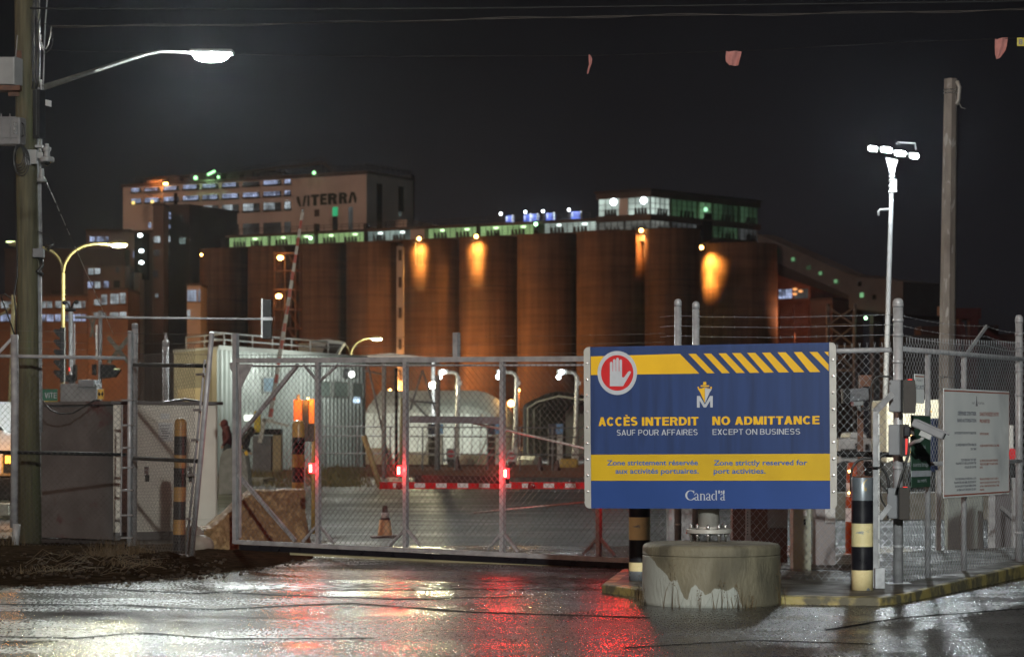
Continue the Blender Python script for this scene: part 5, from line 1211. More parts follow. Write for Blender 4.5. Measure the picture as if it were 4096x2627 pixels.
# ---------------------------------------------------------------- parked vehicle at the left edge
CD = 46; KV = VP(-300, CD, 100, CD); s = CD / F
car = thing('parked_van', 'white vehicle at the far left edge with its amber lamp lit', 'van', KV.at(-60, 2077))
P = lambda x, y: KV.at(x, y)
b = MB(); b.prism([P(55, 1735), P(56, 1800), P(56, 1905), P(-600, 1905), P(-600, 1600), P(-80, 1600), P(-30, 1668), P(20, 1725)], V((.25, 1.9, 0))); b.build('body', M['car_white'], car, .05)
b = MB(); b.prism([P(-78, 1612), P(-34, 1668), P(16, 1720), P(-78, 1720)], V((0, -.012, 0))); b.build('window', M['glass_dark'], car)
b = MB(); b.prism([P(57, 1908), P(57, 2000), P(-600, 2010), P(-600, 1908)], V((.2, 1.8, 0))); b.build('bumper', M['black'], car, .03)
b = MB(); b.slab(KV, 14, 1808, 52, 1890, .0, .03); hl = b.build('headlight', M['glass_dark'], car, .02)
b = MB(); b.slab(KV, 22, 1822, 50, 1852, .031, .036); b.build('turn_lamp', M['L_amber'], hl)
b = MB(); q = P(-110, 1975); b.cyl(q + V((0, -.02, 0)), q + V((0, .25, 0)), .36, n=28); wh = b.build('wheel', M['rubber'], car); b = MB(); b.cyl(q + V((0, -.03, 0)), q + V((0, -.02, 0)), .2, n=20); b.build('rim', M['alu'], wh)
lamp('amber_light', 'POINT', P(36, 1838) + V((0, -.35, 0)), 12, (1, .38, .05), .08, parent=car)
b = MB(); b.bx(P(-40, 2040) + V((0, -.4, -.1)), P(52, 2010) + V((0, .2, 0))); tag(b.build('concrete_block', M['concrete'], None, .02), 'low rough concrete block in front of the white vehicle', 'block')

# ---------------------------------------------------------------- rail signals behind the left fence
SD = 52.0; TV = VP(100, SD, 1200, SD)
t = thing('traffic_signal', 'tall black five lamp traffic signal seen from the side beside its mast', 'traffic light', at(290, 2110, SD))
b = MB(); b.slab(TV, 243, 1310, 262, 1528, -.1, .1); hs = b.build('housing', M['black'], t, .01)
for i in range(5):
    y = 1318 + i * 41; b = MB(); b.prism([TV.at(246, y, .09), TV.at(222, y - 2, .09), TV.at(216, y + 6, .09), TV.at(232, y + 26, .09), TV.at(246, y + 36, .09)], -TV.n * .18); b.build('visor', M['black'], hs)
b = MB(); b.slab(TV, 262, 1500, 300, 1528, -.1, .1); b.slab(TV, 296, 1460, 306, 1522, -.1, .1); b.build('rear_head', M['black'], t)
b = MB(); b.slab(TV, 279, 1470, 283, 1484, .101, .11); b.build('red_lens', M['L_ind'], t)
b = MB(); b.tube([TV.at(290, 2110), TV.at(285, 1600), TV.at(283, 1245)], .05, 14); b.tube([TV.at(300, 1600, .05), TV.at(300, 1290, .05)], .016, 8); b.build('mast', M['case'], t)
b = MB(); b.pbar(TV, (262, 1600), (264, 1310), .02, .02, .12); b.build('edge', M['alu'], t)
b = MB(); q = TV.at(282, 1240); b.ball(q, .08, (1.6, 1, .5)); b.tube([q, q + V((-.05, 0, .14)), q + V((-.12, 0, .18))], .02, 6); b.tube([q, q + V((.06, 0, .14)), q + V((.12, 0, .2))], .02, 6); b.ball(q + V((-.13, 0, .16)), .05); b.ball(q + V((.13, 0, .17)), .05); b.build('cap', M['black'], t)
b = MB(); b.cyl(TV.at(300, 1268, .0), TV.at(1062, 1276, .0), .030, .022, 12); b.build('mast_arm', M['case'], t)
h = thing('traffic_signal', 'black signal head hanging from the end of the mast arm before the silos', 'traffic light', TV.at(1068, 1360)); b = MB(); b.slab(TV, 1050, 1198, 1088, 1356, -.1, .1); b.build('housing', M['black'], h, .01)
b = MB(); b.slab(TV, 1047, 1196, 1052, 1352, .101, .112); b.build('edge', M['white_paint'], h)
b = MB(); b.slab(TV, 1046, 1270, 1092, 1282, .0, .13); b.build('clamp', M['galv_dull'], h)
XV = VP(300, 58, 600, 58)
t = thing('crossing_sign', 'railway crossing mast with white crossbucks and black lamp hoods', 'sign', XV.at(398, 2080))
b = MB(); b.tube([XV.at(396, 2080), XV.at(399, 1600), XV.at(402, 1243)], .05, 12); b.build('mast', M['case'], t)
for (cx, cy_, k) in [(478, 1400, 1.0), (372, 1310, .75)]:
    for sg in (-1, 1):
        b = MB(); b.pbar(XV, (cx - 44 * k * (1 if k == 1 else .3), cy_ - 52 * k * sg), (cx + 40 * k * (1 if k == 1 else .3), cy_ + 52 * k * sg), .10 if k == 1 else .05, .02, .05 + .02 * sg); b.build('crossbuck', mat('dull_crossbuck', (.09, .085, .07), None, rough=.8, spec=.2), t)
b = MB(); b.slab(XV, 385, 1300, 392, 1440, .05, .08); b.build('strip', M['white_paint'], t)
b = MB(); b.slab(XV, 371, 1457, 386, 1500, -.05, .12); b.build('lamp_hood', M['black'], t)
b = MB(); b.prism([XV.at(404, 1457, .1), XV.at(458, 1459, .1), XV.at(462, 1474, .1), XV.at(484, 1478, .1), XV.at(462, 1508, .1), XV.at(404, 1514, .1)], -XV.n * .25); b.build('lamp_hood', M['black'], t)
b = MB(); b.slab(XV, 459, 1474, 481, 1478, .101, .11); b.build('bright_edge', glow('hood_edge', (.8, .9, .5), .8), t)
for (px, top, r, D_, lab, rad) in [(655, 1358, 0, 40, 'grey pipe post behind the hinged gate leaf', .055)]:
    t = thing('pipe_post', lab, 'post', at(px + 4, 2100, D_)); b = MB(); b.tube([at(px + 6, 2125, D_), at(px + 8, 1380, D_)], rad, 14); b.lathe(at(px + 8, 1380, D_), [(rad * 1.1, -.02), (rad * 1.1, .06), (rad * .6, .09), (.03, .1), (.02, .2), (.0001, .2)], 14); b.build('post', M['galv_dull'], t)
    b = MB(); b.tube([at(px + 4, 1600, D_ - .06), at(px + 6, 1420, D_ - .06)], .012, 6); b.build('conduit', M['galv'], t)
# ---------------------------------------------------------------- pole and light tower at the right
t = thing('concrete_pole', 'tall bare octagonal concrete pole rising behind the right fence', 'pole', at(3745, 2050, 50))
b = MB(); b.tube([at(3784, 2060, 50), at(3789, 1400, 50), at(3796, 860, 50), at(3803, 316, 50)], [.178, .170, .155, .135], 8); b.build('shaft', mat('pole_concrete', (.24, .215, .19), (.17, .15, .135), 3, .7, third=(.36, .35, .33), tscale=4, tlo=.6, thi=.66, stretch=(2, 2, .6)), t)
for p in t.children[0].data.polygons: p.use_smooth = False
b = MB()
for y in (361, 373, 1508, 1558):
    x = 3802 if y < 900 else 3788; b.lathe(at(x, y, 50), [(.143 if y < 900 else .178, -.012), (.150 if y < 900 else .184, 0), (.143 if y < 900 else .178, .012)], 8)
b.build('band', M['steel'], t)
b = MB(); b.tube([at(3828, 325, 49.9), at(3838, 350, 49.9), at(3834, 400, 49.9), at(3826, 420, 49.9)], .04, 8); b.tube([at(3830, 400, 49.9), at(3845, 430, 49.9), at(3862, 436, 49.9)], .008, 5); b.build('cable_head', M['pipe_grey'], t)
TD = 62
t = thing('light_tower', 'slim white mast with a cluster of blazing floodlights at the right', 'floodlight mast', at(3535, 2000, TD))
b = MB(); b.tube([at(3532, 2000, TD), at(3544, 1500, TD), at(3562, 900, TD), at(3568, 690, TD)], [.075, .065, .055, .05], 12); b.build('mast', M['white_paint'], t)
for y in (690, 712, 735, 760):
    pass
b = MB()
for y in (690, 706, 722, 745, 768): b.lathe(at(3568 - (y - 690) * .03, y, TD), [(.075, -.03), (.075, .03)], 12)
b.tube([at(3562, 838, TD), at(3520, 838, TD), at(3514, 846, TD), at(3514, 862, TD)], .03, 6); b.slab(VP(3500, TD, 3600, TD), 3568, 720, 3584, 770, .0, .12); b.build('collar', M['white_paint'], t)
b = MB(); b.prism([at(3544, 630, TD), at(3592, 640, TD), at(3576, 690, TD), at(3560, 690, TD)], V((0, .1, 0))); b.bar(at(3480, 588, TD), at(3670, 624, TD), .05, .1); b.tube([at(3590, 570, TD), at(3660, 574, TD), at(3664, 600, TD)], .02, 6); b.build('head_frame', M['white_paint'], t)
for i, (x, y, k) in enumerate([(3490, 593, .8), (3545, 598, 1), (3600, 612, 1), (3656, 622, .8)]):
    q = at(x, y, TD - .2); b = MB(); b.obox(q + V((-.14 * k, -.02, -.07)), V((.28 * k, 0, -.04)), V((0, .2, .03)), V((0, -.04, .14))); f = b.build('floodlight', M['white_paint'], t, .01)
    b = MB(); b.ball(q + V((0, -.05, -.02)), 1, (.13 * k, .05, .06), 12, 8); b.build('lens', M['L_cool'], f)
lamp('light_tower_light', 'POINT', at(3572, 606, TD - 3.4), 600, (.86, .95, 1), .35, parent=t)

# ---------------------------------------------------------------- double arm street lamps
def street(name, label, px, fork, base, D, heads, r=.055, power=1100, group='curved arm street lamps'):
    t = thing(name, label, 'street lamp', at(px, base, D), group)
    b = MB(); b.tube([at(px - 3, base, D), at(px, (fork + base) / 2, D), at(px, fork, D)], r, 12); b.build('pole', M['cream'], t)
    for i, (pts, lit) in enumerate(heads):
        b = MB(); P = [at(x, y, D) for x, y in pts]; Q = []
        for k in range(len(P) - 1):
            a0 = P[max(k - 1, 0)]; a1 = P[k]; a2 = P[k + 1]; a3 = P[min(k + 2, len(P) - 1)]
            for s in range(5):
                u = s / 5; Q.append(.5 * ((2 * a1) + (a2 - a0) * u + (2 * a0 - 5 * a1 + 4 * a2 - a3) * u * u + (3 * a1 - a0 - 3 * a2 + a3) * u ** 3))
        Q.append(P[-1]); b.tube(Q, r * .75, 8); b.build('arm', M['cream'], t)
        e = P[-1]; dx = 1 if pts[-1][0] > pts[0][0] else -1
        b = MB(); b.ball(e + V((dx * .2, 0, .02)), 1, (.32, .16, .09), 14, 8); h = b.build('lamp_head', M['cream'], t)
        if lit:
            b = MB(); b.ball(e + V((dx * .22, -.02, -.05)), 1, (.24, .13, .06), 14, 8); b.build('lens', M['L_warm'], h)
            lamp('street_lamp_light', 'POINT', e + V((dx * .22, -.05, -.25)), power, (1, .93, .55), .15, parent=t)
M['cream'] = mat('cream_lamp_post', (.36, .33, .18), (.30, .27, .145), 3, .45)
street('street_lamp', 'double armed cream street lamp just right of the wooden pole', 252, 1092, 2000, 76, [([(252, 1092), (262, 1050), (290, 1010), (330, 985), (380, 974), (448, 976)], True), ([(252, 1092), (246, 1055), (226, 1022), (195, 1000), (150, 985), (100, 980)], False)])
street('street_lamp', 'small curved street lamp standing behind the corrugated building roof', 1402, 1432, 1890, 122, [([(1402, 1432), (1408, 1398), (1430, 1370), (1460, 1355), (1490, 1352)], True), ([(1402, 1432), (1396, 1402), (1382, 1380), (1362, 1370)], False)], power=420)
street('street_lamp', 'curved street lamp cut off by the left picture edge', -120, 1330, 1960, 76, [([(-120, 1330), (-90, 1290), (-40, 1270), (10, 1255), (48, 1225)], False)])
b = MB(); b.pbar(VP(0, 90, 100, 90), (26, 967), (60, 968), .05, .1); tag(b.build('tube_lamp', glow('tube', (.8, 1, .45), 3)), 'short greenish tube lamp glowing left of the wooden pole', 'lamp')
b = MB(); b.tube([at(28, 1880, 60), at(48, 1400, 60), at(54, 1180, 60)], .05, 10); tag(b.build('lamp_post', M['cream']), 'thin pale lamp post leaning behind the fence left of the wooden pole', 'post')

# ---------------------------------------------------------------- raised barrier arm and its machine
AD = 96; AV = VP(900, AD, 1400, AD)
t = thing('raised_barrier', 'raised red and white barrier arm leaning right before the silos', 'barrier', AV.at(1055, 1895))
a0, a1 = V((1084, 1668)), V((1213, 850)); b = MB(); N = 24
w0, w1 = .17, .10
for i in range(N):
    q0 = a0.lerp(a1, i / N); q1 = a0.lerp(a1, (i + 1) / N)
    b.pbar(AV, tuple(q0), tuple(q1), w0 + (w1 - w0) * i / N, .06, .3, i % 2)
b.build('arm', [M['arm_red'], M['white_paint']], t)
b = MB(); b.tube([AV.at(1078, 1660, .4), AV.at(1135, 1300, .4), AV.at(1160, 1200, .4)], .015, 6); b.build('cable', M['pipe_grey'], t)
b = MB(); b.slab(AV, 1015, 1742, 1088, 1900, -.35, .35); b.build('machine_box', mat('scuffed_grey', (.09, .09, .10), (.13, .13, .14), 5, .5), t, .02)
b = MB(); b.slab(AV, 1012, 1715, 1128, 1738, -.3, .36); b.build('black_band', M['black'], t)
b = MB(); b.slab(AV, 1094, 1738, 1128, 1890, -.3, .3); b.build('beige_post', mat('beige_post', (.30, .24, .12), None, rough=.5), t, .02)
b = MB(); b.pbar(AV, (1045, 1770), (1062, 1672), .17, .2, .45); b.pbar(AV, (1060, 1680), (1160, 1702), .10, .2, .45); b.slab(AV, 1068, 1675, 1100, 1690, .3, .5); b.build('counterweight_arm', M['pipe_grey'], t)
b = MB(); b.slab(AV, 1022, 1645, 1048, 1728, .37, .6); b.slab(AV, 1014, 1712, 1036, 1728, .6, .7); b.build('signal_column', mat('signal_yellow', (.62, .47, .01), None, rough=.4), t, .02)
# round-topped concrete blocks
t = thing('concrete_block', 'pale round topped concrete block with yellow corners left of the barrier machine', 'block', at(930, 1960, 66)); RV = VP(800, 66, 1100, 66)
pts = [(872, 1985), (874, 1900), (880, 1830), (890, 1806), (912, 1793), (945, 1791), (968, 1800), (982, 1822), (990, 1870), (998, 1985)]
b = MB(); b.prism([RV.at(*p) for p in pts], V((0, .9, 0))); b.build('body', M['concrete'], t, .03)
b = MB(); b.prism([RV.at(952, 1792, .02), RV.at(958, 1778, .02), RV.at(966, 1780, .02), RV.at(968, 1794, .02)], V((0, .1, 0))); b.prism([RV.at(976, 1808, .02), RV.at(986, 1800, .02), RV.at(993, 1810, .02), RV.at(990, 1822, .02), RV.at(982, 1820, .02)], V((0, .1, 0))); b.build('yellow_corner', M['s_yel'], t)

# ---------------------------------------------------------------- two people by the building
def person(label, px, pyh, D, cloth, hood, bend=0, facing=-1, kneel=False):
    s = D / F; z_head = zat(pyh, D); H = 1.74; z0 = z_head - H
    x = (px - 2048) * s; o = bpy.data.objects.new('person', bpy.data.meshes.new('person')); 
    verts = []; edges = []; rad = []
    def add(p, r, par=None):
        verts.append((p[0], p[1], p[2])); rad.append(r)
        if par is not None: edges.append((par, len(verts) - 1))
        return len(verts) - 1
    f = facing
    pel = add((0, 0, .95), .18)
    wa = add((f * .02 + bend * .4 * f, 0, 1.14), .20, pel); ch = add((f * .05 + bend * f, 0, 1.36), .215, wa); nk = add((f * .08 + bend * 1.5 * f, 0, 1.50), .10, ch)
    hd = add((f * .12 + bend * 1.8 * f, 0, 1.60), .10, nk); add((f * .13 + bend * 1.9 * f, 0, 1.68), .085, hd)
    for sy in (-1, 1):
        sh = add((f * .05 + bend * f, sy * .19, 1.42), .095, ch); el = add((f * -.06 + bend * f, sy * .25, 1.15), .075, sh); wr = add((f * .12 + bend * f, sy * .2, .96), .042, el); add((f * .17 + bend * f, sy * .19, .90), .035, wr)
        hp = add((0, sy * .10, .88), .105, pel); kn = add((f * .06 + sy * .05, sy * .11, .50), .068, hp); an = add((f * -.02 + sy * .10, sy * .11, .09), .046, kn); add((f * .14 + sy * .10, sy * .12, .04), .042, an)
    me = o.data; me.from_pydata(verts, edges, []); me.update()
    COL.objects.link(o); o.location = (x, D, z0); OFF[o.name] = V((x, D, z0))
    sk = o.modifiers.new('skin', 'SKIN')
    for i, r in enumerate(rad): me.skin_vertices[0].data[i].radius = (r, r)
    me.skin_vertices[0].data[0].use_root = True
    sb = o.modifiers.new('sub', 'SUBSURF'); sb.levels = 2; sb.render_levels = 2
    me.materials.append(cloth)
    tag(o, label, 'person', 'two people by the corrugated building')
    b = MB(); c = V((x + f * (.12 + bend * 1.8), D, z0 + 1.62))
    b.ball(c, .135, (1, .9, 1.2), 14, 10); b.ball(c + V((-f * .05, 0, -.13)), .13, (1.1, 1.1, .8), 12, 8); hh = b.build('hood', hood, o)
    b = MB(); b.ball(c + V((f * .07, 0, -.01)), .085, (.9, .85, 1.15), 12, 9); b.ball(c + V((f * .155, 0, -.01)), .02, nu=6, nv=5); b.build('face', M['skin'], o)
    b = MB()
    for sy in (-1, 1):
        hx = V((x + f * (.19 + bend), D + sy * .19, z0 + .86)); b.ball(hx, .04, (.7, .5, 1), 8, 6)
        for q in range(5): b.tube([hx + V((f * .012, (q - 2) * .013, -.02)), hx + V((f * .02, (q - 2) * .015, -.075 + .008 * abs(q - 2)))], [.009, .006], 5)
    b.build('hands', M['skin'], o)
    b = MB()
    for sy in (-1, 1):
        b.tube([V((x, D + sy * .10, z0 + .97)), V((x + f * .06 + sy * .05, D + sy * .11, z0 + .52)), V((x + f * -.02 + sy * .10, D + sy * .11, z0 + .10))], [.12, .085, .065], 12)
    b.build('trousers', M['denim'], o)
    b = MB(); b.tube([V((x + f * -.02, D - .17, z0 + 1.42)), V((x + f * -.06, D - .24, z0 + 1.15))], .012, 5); b.build('sleeve_stripe', M['paper'], o)
    return o, z0
o, zp = person('person in a dark red hooded top standing left of the gate post', 912, 1681, 80, M['hoodie'], M['hoodie'], 0.0, -1)
o, zp2 = person('person in black bending forward right of the gate post', 968, 1708, 82, M['cloth_black'], M['cloth_black'], .10, 1)
q = at(930, HZ, 81); b = MB(); b.bx((q.x - 1.4, 79.2, -.02), (q.x + 1.2, 83.2, min(zp, zp2) + .02)); tag(b.build('loading_platform', M['concrete']), 'low concrete platform under the two people', 'platform')

# ---------------------------------------------------------------- corrugated building
BV = VP(868, 100, 1462, 113.8); BL = VP(700, 104, 868, 100)
bld = thing('warehouse', 'pale corrugated metal building with a railed roof left of the tents', 'building', BV.at(1100, 1890))
def corr(b, vp, u0, u1, z0, z1, pitch, dep):
    n = int((u1 - u0) / pitch); vs = []; k = 4
    prof = [0, .35, .5, .85]; off = [0, 0, dep, dep]
    for i in range(n):
        for p, o in zip(prof, off): vs.append((u0 + (i + p) * pitch, o))
    vs.append((u1, 0)); m = len(vs)
    b.add([vp.P(u, z0, o) for u, o in vs] + [vp.P(u, z1, o) for u, o in vs], [(i, i + 1, m + i + 1, m + i) for i in range(m - 1)])
zt = BV.z(868, 1396)
b = MB(); corr(b, BV, 0, BV.L, -.02, zt, .40, .10); b.build('front_wall', M['clad'], bld)
b = MB(); corr(b, BL, 0, BL.L, -.02, zt, .22, .10); b.build('side_wall', mat('cream_cladding', (.42, .38, .27), (.36, .33, .23), .8, .5, .6, .1), bld)
b = MB(); b.prism([BV.P(-.1, zt - .02, .1), BV.P(BV.L, zt - .02, .1), BV.P(BV.L, zt - .02, -5), BL.P(0, zt - .02, .1)], V((0, 0, .12))); b.build('roof', M['roof_sheet'], bld)
b = MB(); b.ub(BV, -.05, BV.L, zt + .0, zt + .16, .07, .12); b.build('fascia', M['roof_sheet'], bld)
b = MB()
def rail(b, vp, ua, uc, z, n, h=1.05, off=-.4, r=.035):
    for i in range(n + 1):
        u = ua + (uc - ua) * i / n; b.cyl(vp.P(u, z, off), vp.P(u, z + h, off), r, n=6)
    for k in (1, .55): b.cyl(vp.P(ua, z + h * k, off), vp.P(uc, z + h * k, off), r, n=6)
rail(b, BV, .2, BV.L * .78, zt + .1, 6, .62); rail(b, BL, .3, BL.L - .2, zt + .1, 2, .55); b.build('roof_rail', M['white_paint'], bld)
for (x0, y0, x1, y1, m) in [(1042, 1512, 1104, 1566, 'W_cyan'), (1258, 1528, 1312, 1582, 'clad'), (1326, 1530, 1383, 1584, 'clad'), (1402, 1536, 1442, 1590, 'clad')]:
    b = MB(); b.slab(BV, x0, y0, x1, y1, .07, .11); wd = b.build('window', mat('window_blind', (.38, .46, .42), None, rough=.4) if m == 'clad' else mat('bluish_glazing', (.30, .40, .48), None, rough=.15), bld)
    b = MB(); b.slab(BV, x0 - 3, y0 - 3, x1 + 3, y0, .07, .16); b.slab(BV, x0 - 3, y1, x1 + 3, y1 + 4, .07, .16); b.slab(BV, x0 - 3, y0, x0, y1, .07, .16); b.slab(BV, x1, y0, x1 + 3, y1, .07, .16); b.build('frame', M['roof_sheet'], wd)
b = MB(); b.slab(BV, 1405, 1588, 1430, 1610, .112, .13); b.build('lit_window', glow('blue_screen', (.60, .80, 1), 1.6), bld)
b = MB(); q = BV.at(1370, 1492, .1); b.lathe(q, [(.22, 0), (.24, .1), (.2, .22), (.12, .26)], 16, axis=BV.n + V((.4, 0, -.2))); lh = b.build('wall_lamp', M['grey_box'], bld)
b = MB(); b.ball(q + BV.n * .26 + V((.1, 0, -.06)), .15); b.build('lens', glow('wall_lens', (.95, 1, .92), 5), lh)
lamp('wall_wash', 'POINT', BV.at(1155, 1480, 2.6), 400, (.93, 1, .92), .2, parent=bld)
lamp('wall_wash', 'POINT', BV.at(900, 1470, 2.2), 260, (.93, 1, .92), .2, parent=bld)
lamp('wall_wash', 'POINT', BL.at(790, 1440, 3.2), 260, (1, .92, .62), .2, parent=bld)  # unseen light added to brighten the cream side wall
b = MB(); b.slab(BV, 968, 1660, 1022, 1682, .07, .2); b.build('door_light', glow('door_glow', (.95, 1, .88), 2.2), bld)
b = MB(); b.slab(BV, 880, 1688, 960, 1850, .065, .1); b.build('door', M['roof_sheet'], bld)
t = thing('notice_board', 'cream notice board on the side wall of the corrugated building', 'board', BL.at(770, 1606)); b = MB(); b.slab(BL, 722, 1553, 820, 1608, .09, .13); b.build('board', mat('cream_board', (.55, .47, .30), (.5, .43, .27), 2, .6), t)
HV = VP(1180, 112, 1400, 112)
t = thing('air_handler', 'boxy rooftop ventilation unit with a raised hood on the corrugated building', 'ventilation unit', HV.at(1280, 1432))
b = MB(); b.slab(HV, 1194, 1372, 1272, 1440, -1.0, 0); b.build('body', mat('hvac_cream', (.42, .40, .30), None, rough=.6), t, .05)
b = MB(); b.prism([HV.at(1240, 1362, .02), HV.at(1310, 1357, .02), HV.at(1378, 1368, .02), HV.at(1345, 1424, .02), HV.at(1280, 1428, .02)], V((0, 1.3, 0))); b.build('hood', M['roof_sheet'], t)
b = MB(); b.prism([HV.at(1308, 1372, .06), HV.at(1370, 1376, .06), HV.at(1340, 1418, .06), HV.at(1290, 1410, .06)], V((0, .05, 0))); b.build('grille', M['gal_dark'], t)
t = thing('shed_roof', 'low dark roof shed behind the corrugated building', 'shed', at(1560, 1900, 135)); UV = VP(1440, 152, 1760, 152)
b = MB(); b.prism([UV.at(1420, 1424), UV.at(1560, 1412), UV.at(1740, 1432), UV.at(1740, 1442), UV.at(1420, 1440)], V((0, 12, 0))); b.build('roof', M['bldg_dark'], t)
b = MB(); b.tube([UV.at(1730, 1850, -1), UV.at(1730, 1440, -1)], .12, 8); b.build('post', M['galv_dull'], t)

# ---------------------------------------------------------------- tents, lane posts, booths
TV1 = VP(1455, 165.5, 1957, 164)
t = thing('fabric_shelter', 'long pale fabric shelter with a rounded right end', 'tent', TV1.at(1700, 1850))
zr, ze = TV1.z(1700, 1556), TV1.z(1700, 1622); L = TV1.L
prof = [(0, 0), (.3, ze * .55), (.55, ze * .86), (1.4, ze), (3.2, (zr + ze) / 2), (5.2, zr), (9, zr * .8), (10.2, 0)]
b = MB(); vs = []; N = 14; n = len(prof)
for i in range(N + 1):
    u = L * i / N; k = 1 if i < N - 3 else [1, .97, .9, .8][i - (N - 3)]
    for (d, z) in prof: vs.append(TV1.P(u, z * (k if z > 3 else 1) , -d - (1 - k) * 4))
b.add(vs, [(i * n + j, i * n + j + 1, (i + 1) * n + j + 1, (i + 1) * n + j) for i in range(N) for j in range(n - 1)] + [[N * n + j for j in range(n)]], 0)
b.build('canopy', M['tent'], t)
b = MB()
for i in range(N + 1):
    u = L * i / N; b.tube([TV1.P(u, 0, .03), TV1.P(u, ze * .85, -.5)], .05, 5)
b.build('hoop', M['pipe_grey'], t)
TV2 = VP(2090, 162, 2560, 162)
t = thing('fabric_shelter', 'open ended arched fabric shelter partly behind the blue notice sign', 'tent', TV2.at(2200, 1850))
arch = [(2092, 1850), (2092, 1625), (2104, 1612), (2150, 1590), (2190, 1572), (2235, 1564), (2330, 1580), (2450, 1612), (2520, 1660), (2520, 1850)]
b = MB(); n = len(arch); vs = [TV2.at(x, y) for x, y in arch] + [TV2.at(x, y) + V((3, 22, 0)) for x, y in arch]
b.add(vs, [(i, i + 1, n + i + 1, n + i) for i in range(n - 1)]); cn = b.build('canopy', M['tent'], t)
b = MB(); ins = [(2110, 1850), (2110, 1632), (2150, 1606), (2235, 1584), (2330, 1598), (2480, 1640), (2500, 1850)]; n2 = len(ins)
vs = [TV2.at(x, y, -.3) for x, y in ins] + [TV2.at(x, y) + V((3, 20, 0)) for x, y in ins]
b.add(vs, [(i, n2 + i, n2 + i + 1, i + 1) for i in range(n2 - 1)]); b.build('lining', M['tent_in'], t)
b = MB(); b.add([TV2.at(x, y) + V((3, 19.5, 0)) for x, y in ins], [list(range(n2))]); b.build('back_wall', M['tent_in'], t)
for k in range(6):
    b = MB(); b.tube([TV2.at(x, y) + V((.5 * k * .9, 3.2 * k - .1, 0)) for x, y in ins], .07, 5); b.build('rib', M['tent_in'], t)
def lane_post(px, label):
    D = 138; LV = VP(1600, D, 2400, D)
    t = thing('lane_lamp', label, 'lamp post', LV.at(px, 1850), 'lane lamp posts')
    b = MB(); b.tube([LV.at(px - 9, 1852), LV.at(px - 4, 1730), LV.at(px, 1560), LV.at(px + 1, 1505)], [.20, .13, .12, .11], 12); b.build('pole', M['white_paint'], t)
    b = MB(); b.tube([LV.at(px + 1, 1510), LV.at(px - 8, 1494), LV.at(px - 22, 1488), LV.at(px - 58, 1490)], .09, 8); b.build('arm', M['white_paint'], t)
    b = MB(); b.slab(LV, px + 4, 1524, px + 15, 1540, -.1, .15); b.build('box', M['white_paint'], t)
    b = MB(); b.slab(LV, px - 80, 1478, px - 40, 1496, -.15, .2); hd = b.build('lamp_head', M['white_paint'], t, .03)
    b = MB(); b.ball(LV.at(px - 62, 1488, .25), .14); b.ball(LV.at(px - 74, 1508, .1), .13); b.build('lens', M['L_tiny_white'], hd)
    lamp('lane_light', 'POINT', LV.at(px - 66, 1512, 1.6), 40, (.90, 1, .95), .2, parent=t)
    lamp('lane_light', 'SPOT', LV.at(px - 70, 1505, -1.2), 9500, (.92, 1, .95), .3, LV.at(px - 70, 1700, -9), R(150), .7, parent=t)
    b = MB(); b.slab(LV, px - 16, 1790, px + 6, 1852, -.2, .2); b.build('base', M['white_paint'], t)
for i, px in enumerate((1833, 2066, 2308)): lane_post(px, ['lane lamp post before the long pale shelter', 'lane lamp post in the gap between both shelters', 'lane lamp post beside the open arched shelter'][i])
def booth(px, label):
    D = 126; KV_ = VP(1600, D, 2400, D)
    t = thing('lane_booth', label, 'booth', KV_.at(px, 1866), 'booths at the lanes')
    b = MB(); b.slab(KV_, px - 45, 1694, px - 14, 1738, -1.2, 0); b.build('dark_side', M['navy'], t)
    b = MB(); b.slab(KV_, px - 14, 1694, px + 14, 1735, -1.2, .1); b.build('blue_panel', M['blue_box'], t)
    b = MB(); b.slab(KV_, px - 10, 1738, px + 14, 1868, -1.0, .05); b.build('column', M['white_paint'], t, .05)
    b = MB(); b.slab(KV_, px - 46, 1742, px - 14, 1868, -1.2, -.05); b.build('cabin', M['gal_dark'], t)
    b = MB()
    for y in (1742, 1764, 1790, 1818): b.slab(KV_, px - 46, y, px - 14, y + 4, -.04, .03)
    b.slab(KV_, px - 46, 1742, px - 43, 1868, -.04, .03); b.build('frame', M['roof_sheet'], t)
for i, px in enumerate((1757, 1994, 2238)): booth(px, ['blue topped lane booth left of the first no entry sign', 'blue topped lane booth half behind a gate upright', 'blue topped lane booth before the open arched shelter'][i])
def no_entry(px, py, label, board):
    D = 116; NV = VP(1600, D, 2400, D); t = thing('no_entry_sign', label, 'sign', NV.at(px, 1875), 'no entry signs')
    b = MB(); b.slab(NV, px - 18, py - 22, px + 18, py + 22, 0, .03); b.build('board', M['white_paint'] if board else M['roof_sheet'], t)
    b = MB(); b.lathe(NV.at(px, py, .031), [(.185, 0), (.185, .01)], 24, axis=NV.n); b.build('disc', M['refl_red'], t)
    b = MB(); b.slab(NV, px - 12, py - 3, px + 12, py + 4, .042, .05); b.build('bar', M['white_paint'], t)
    b = MB(); b.slab(NV, px - 14, py + 22, px + 16, 1878, -.5, -.02); b.build('stand', M['brown_box'], t)
no_entry(1803, 1814, 'no entry sign on a brown stand left of the second gate upright span', False); no_entry(2046, 1823, 'no entry sign on a white board right of the third gate upright', True)
rd = random.Random(9)
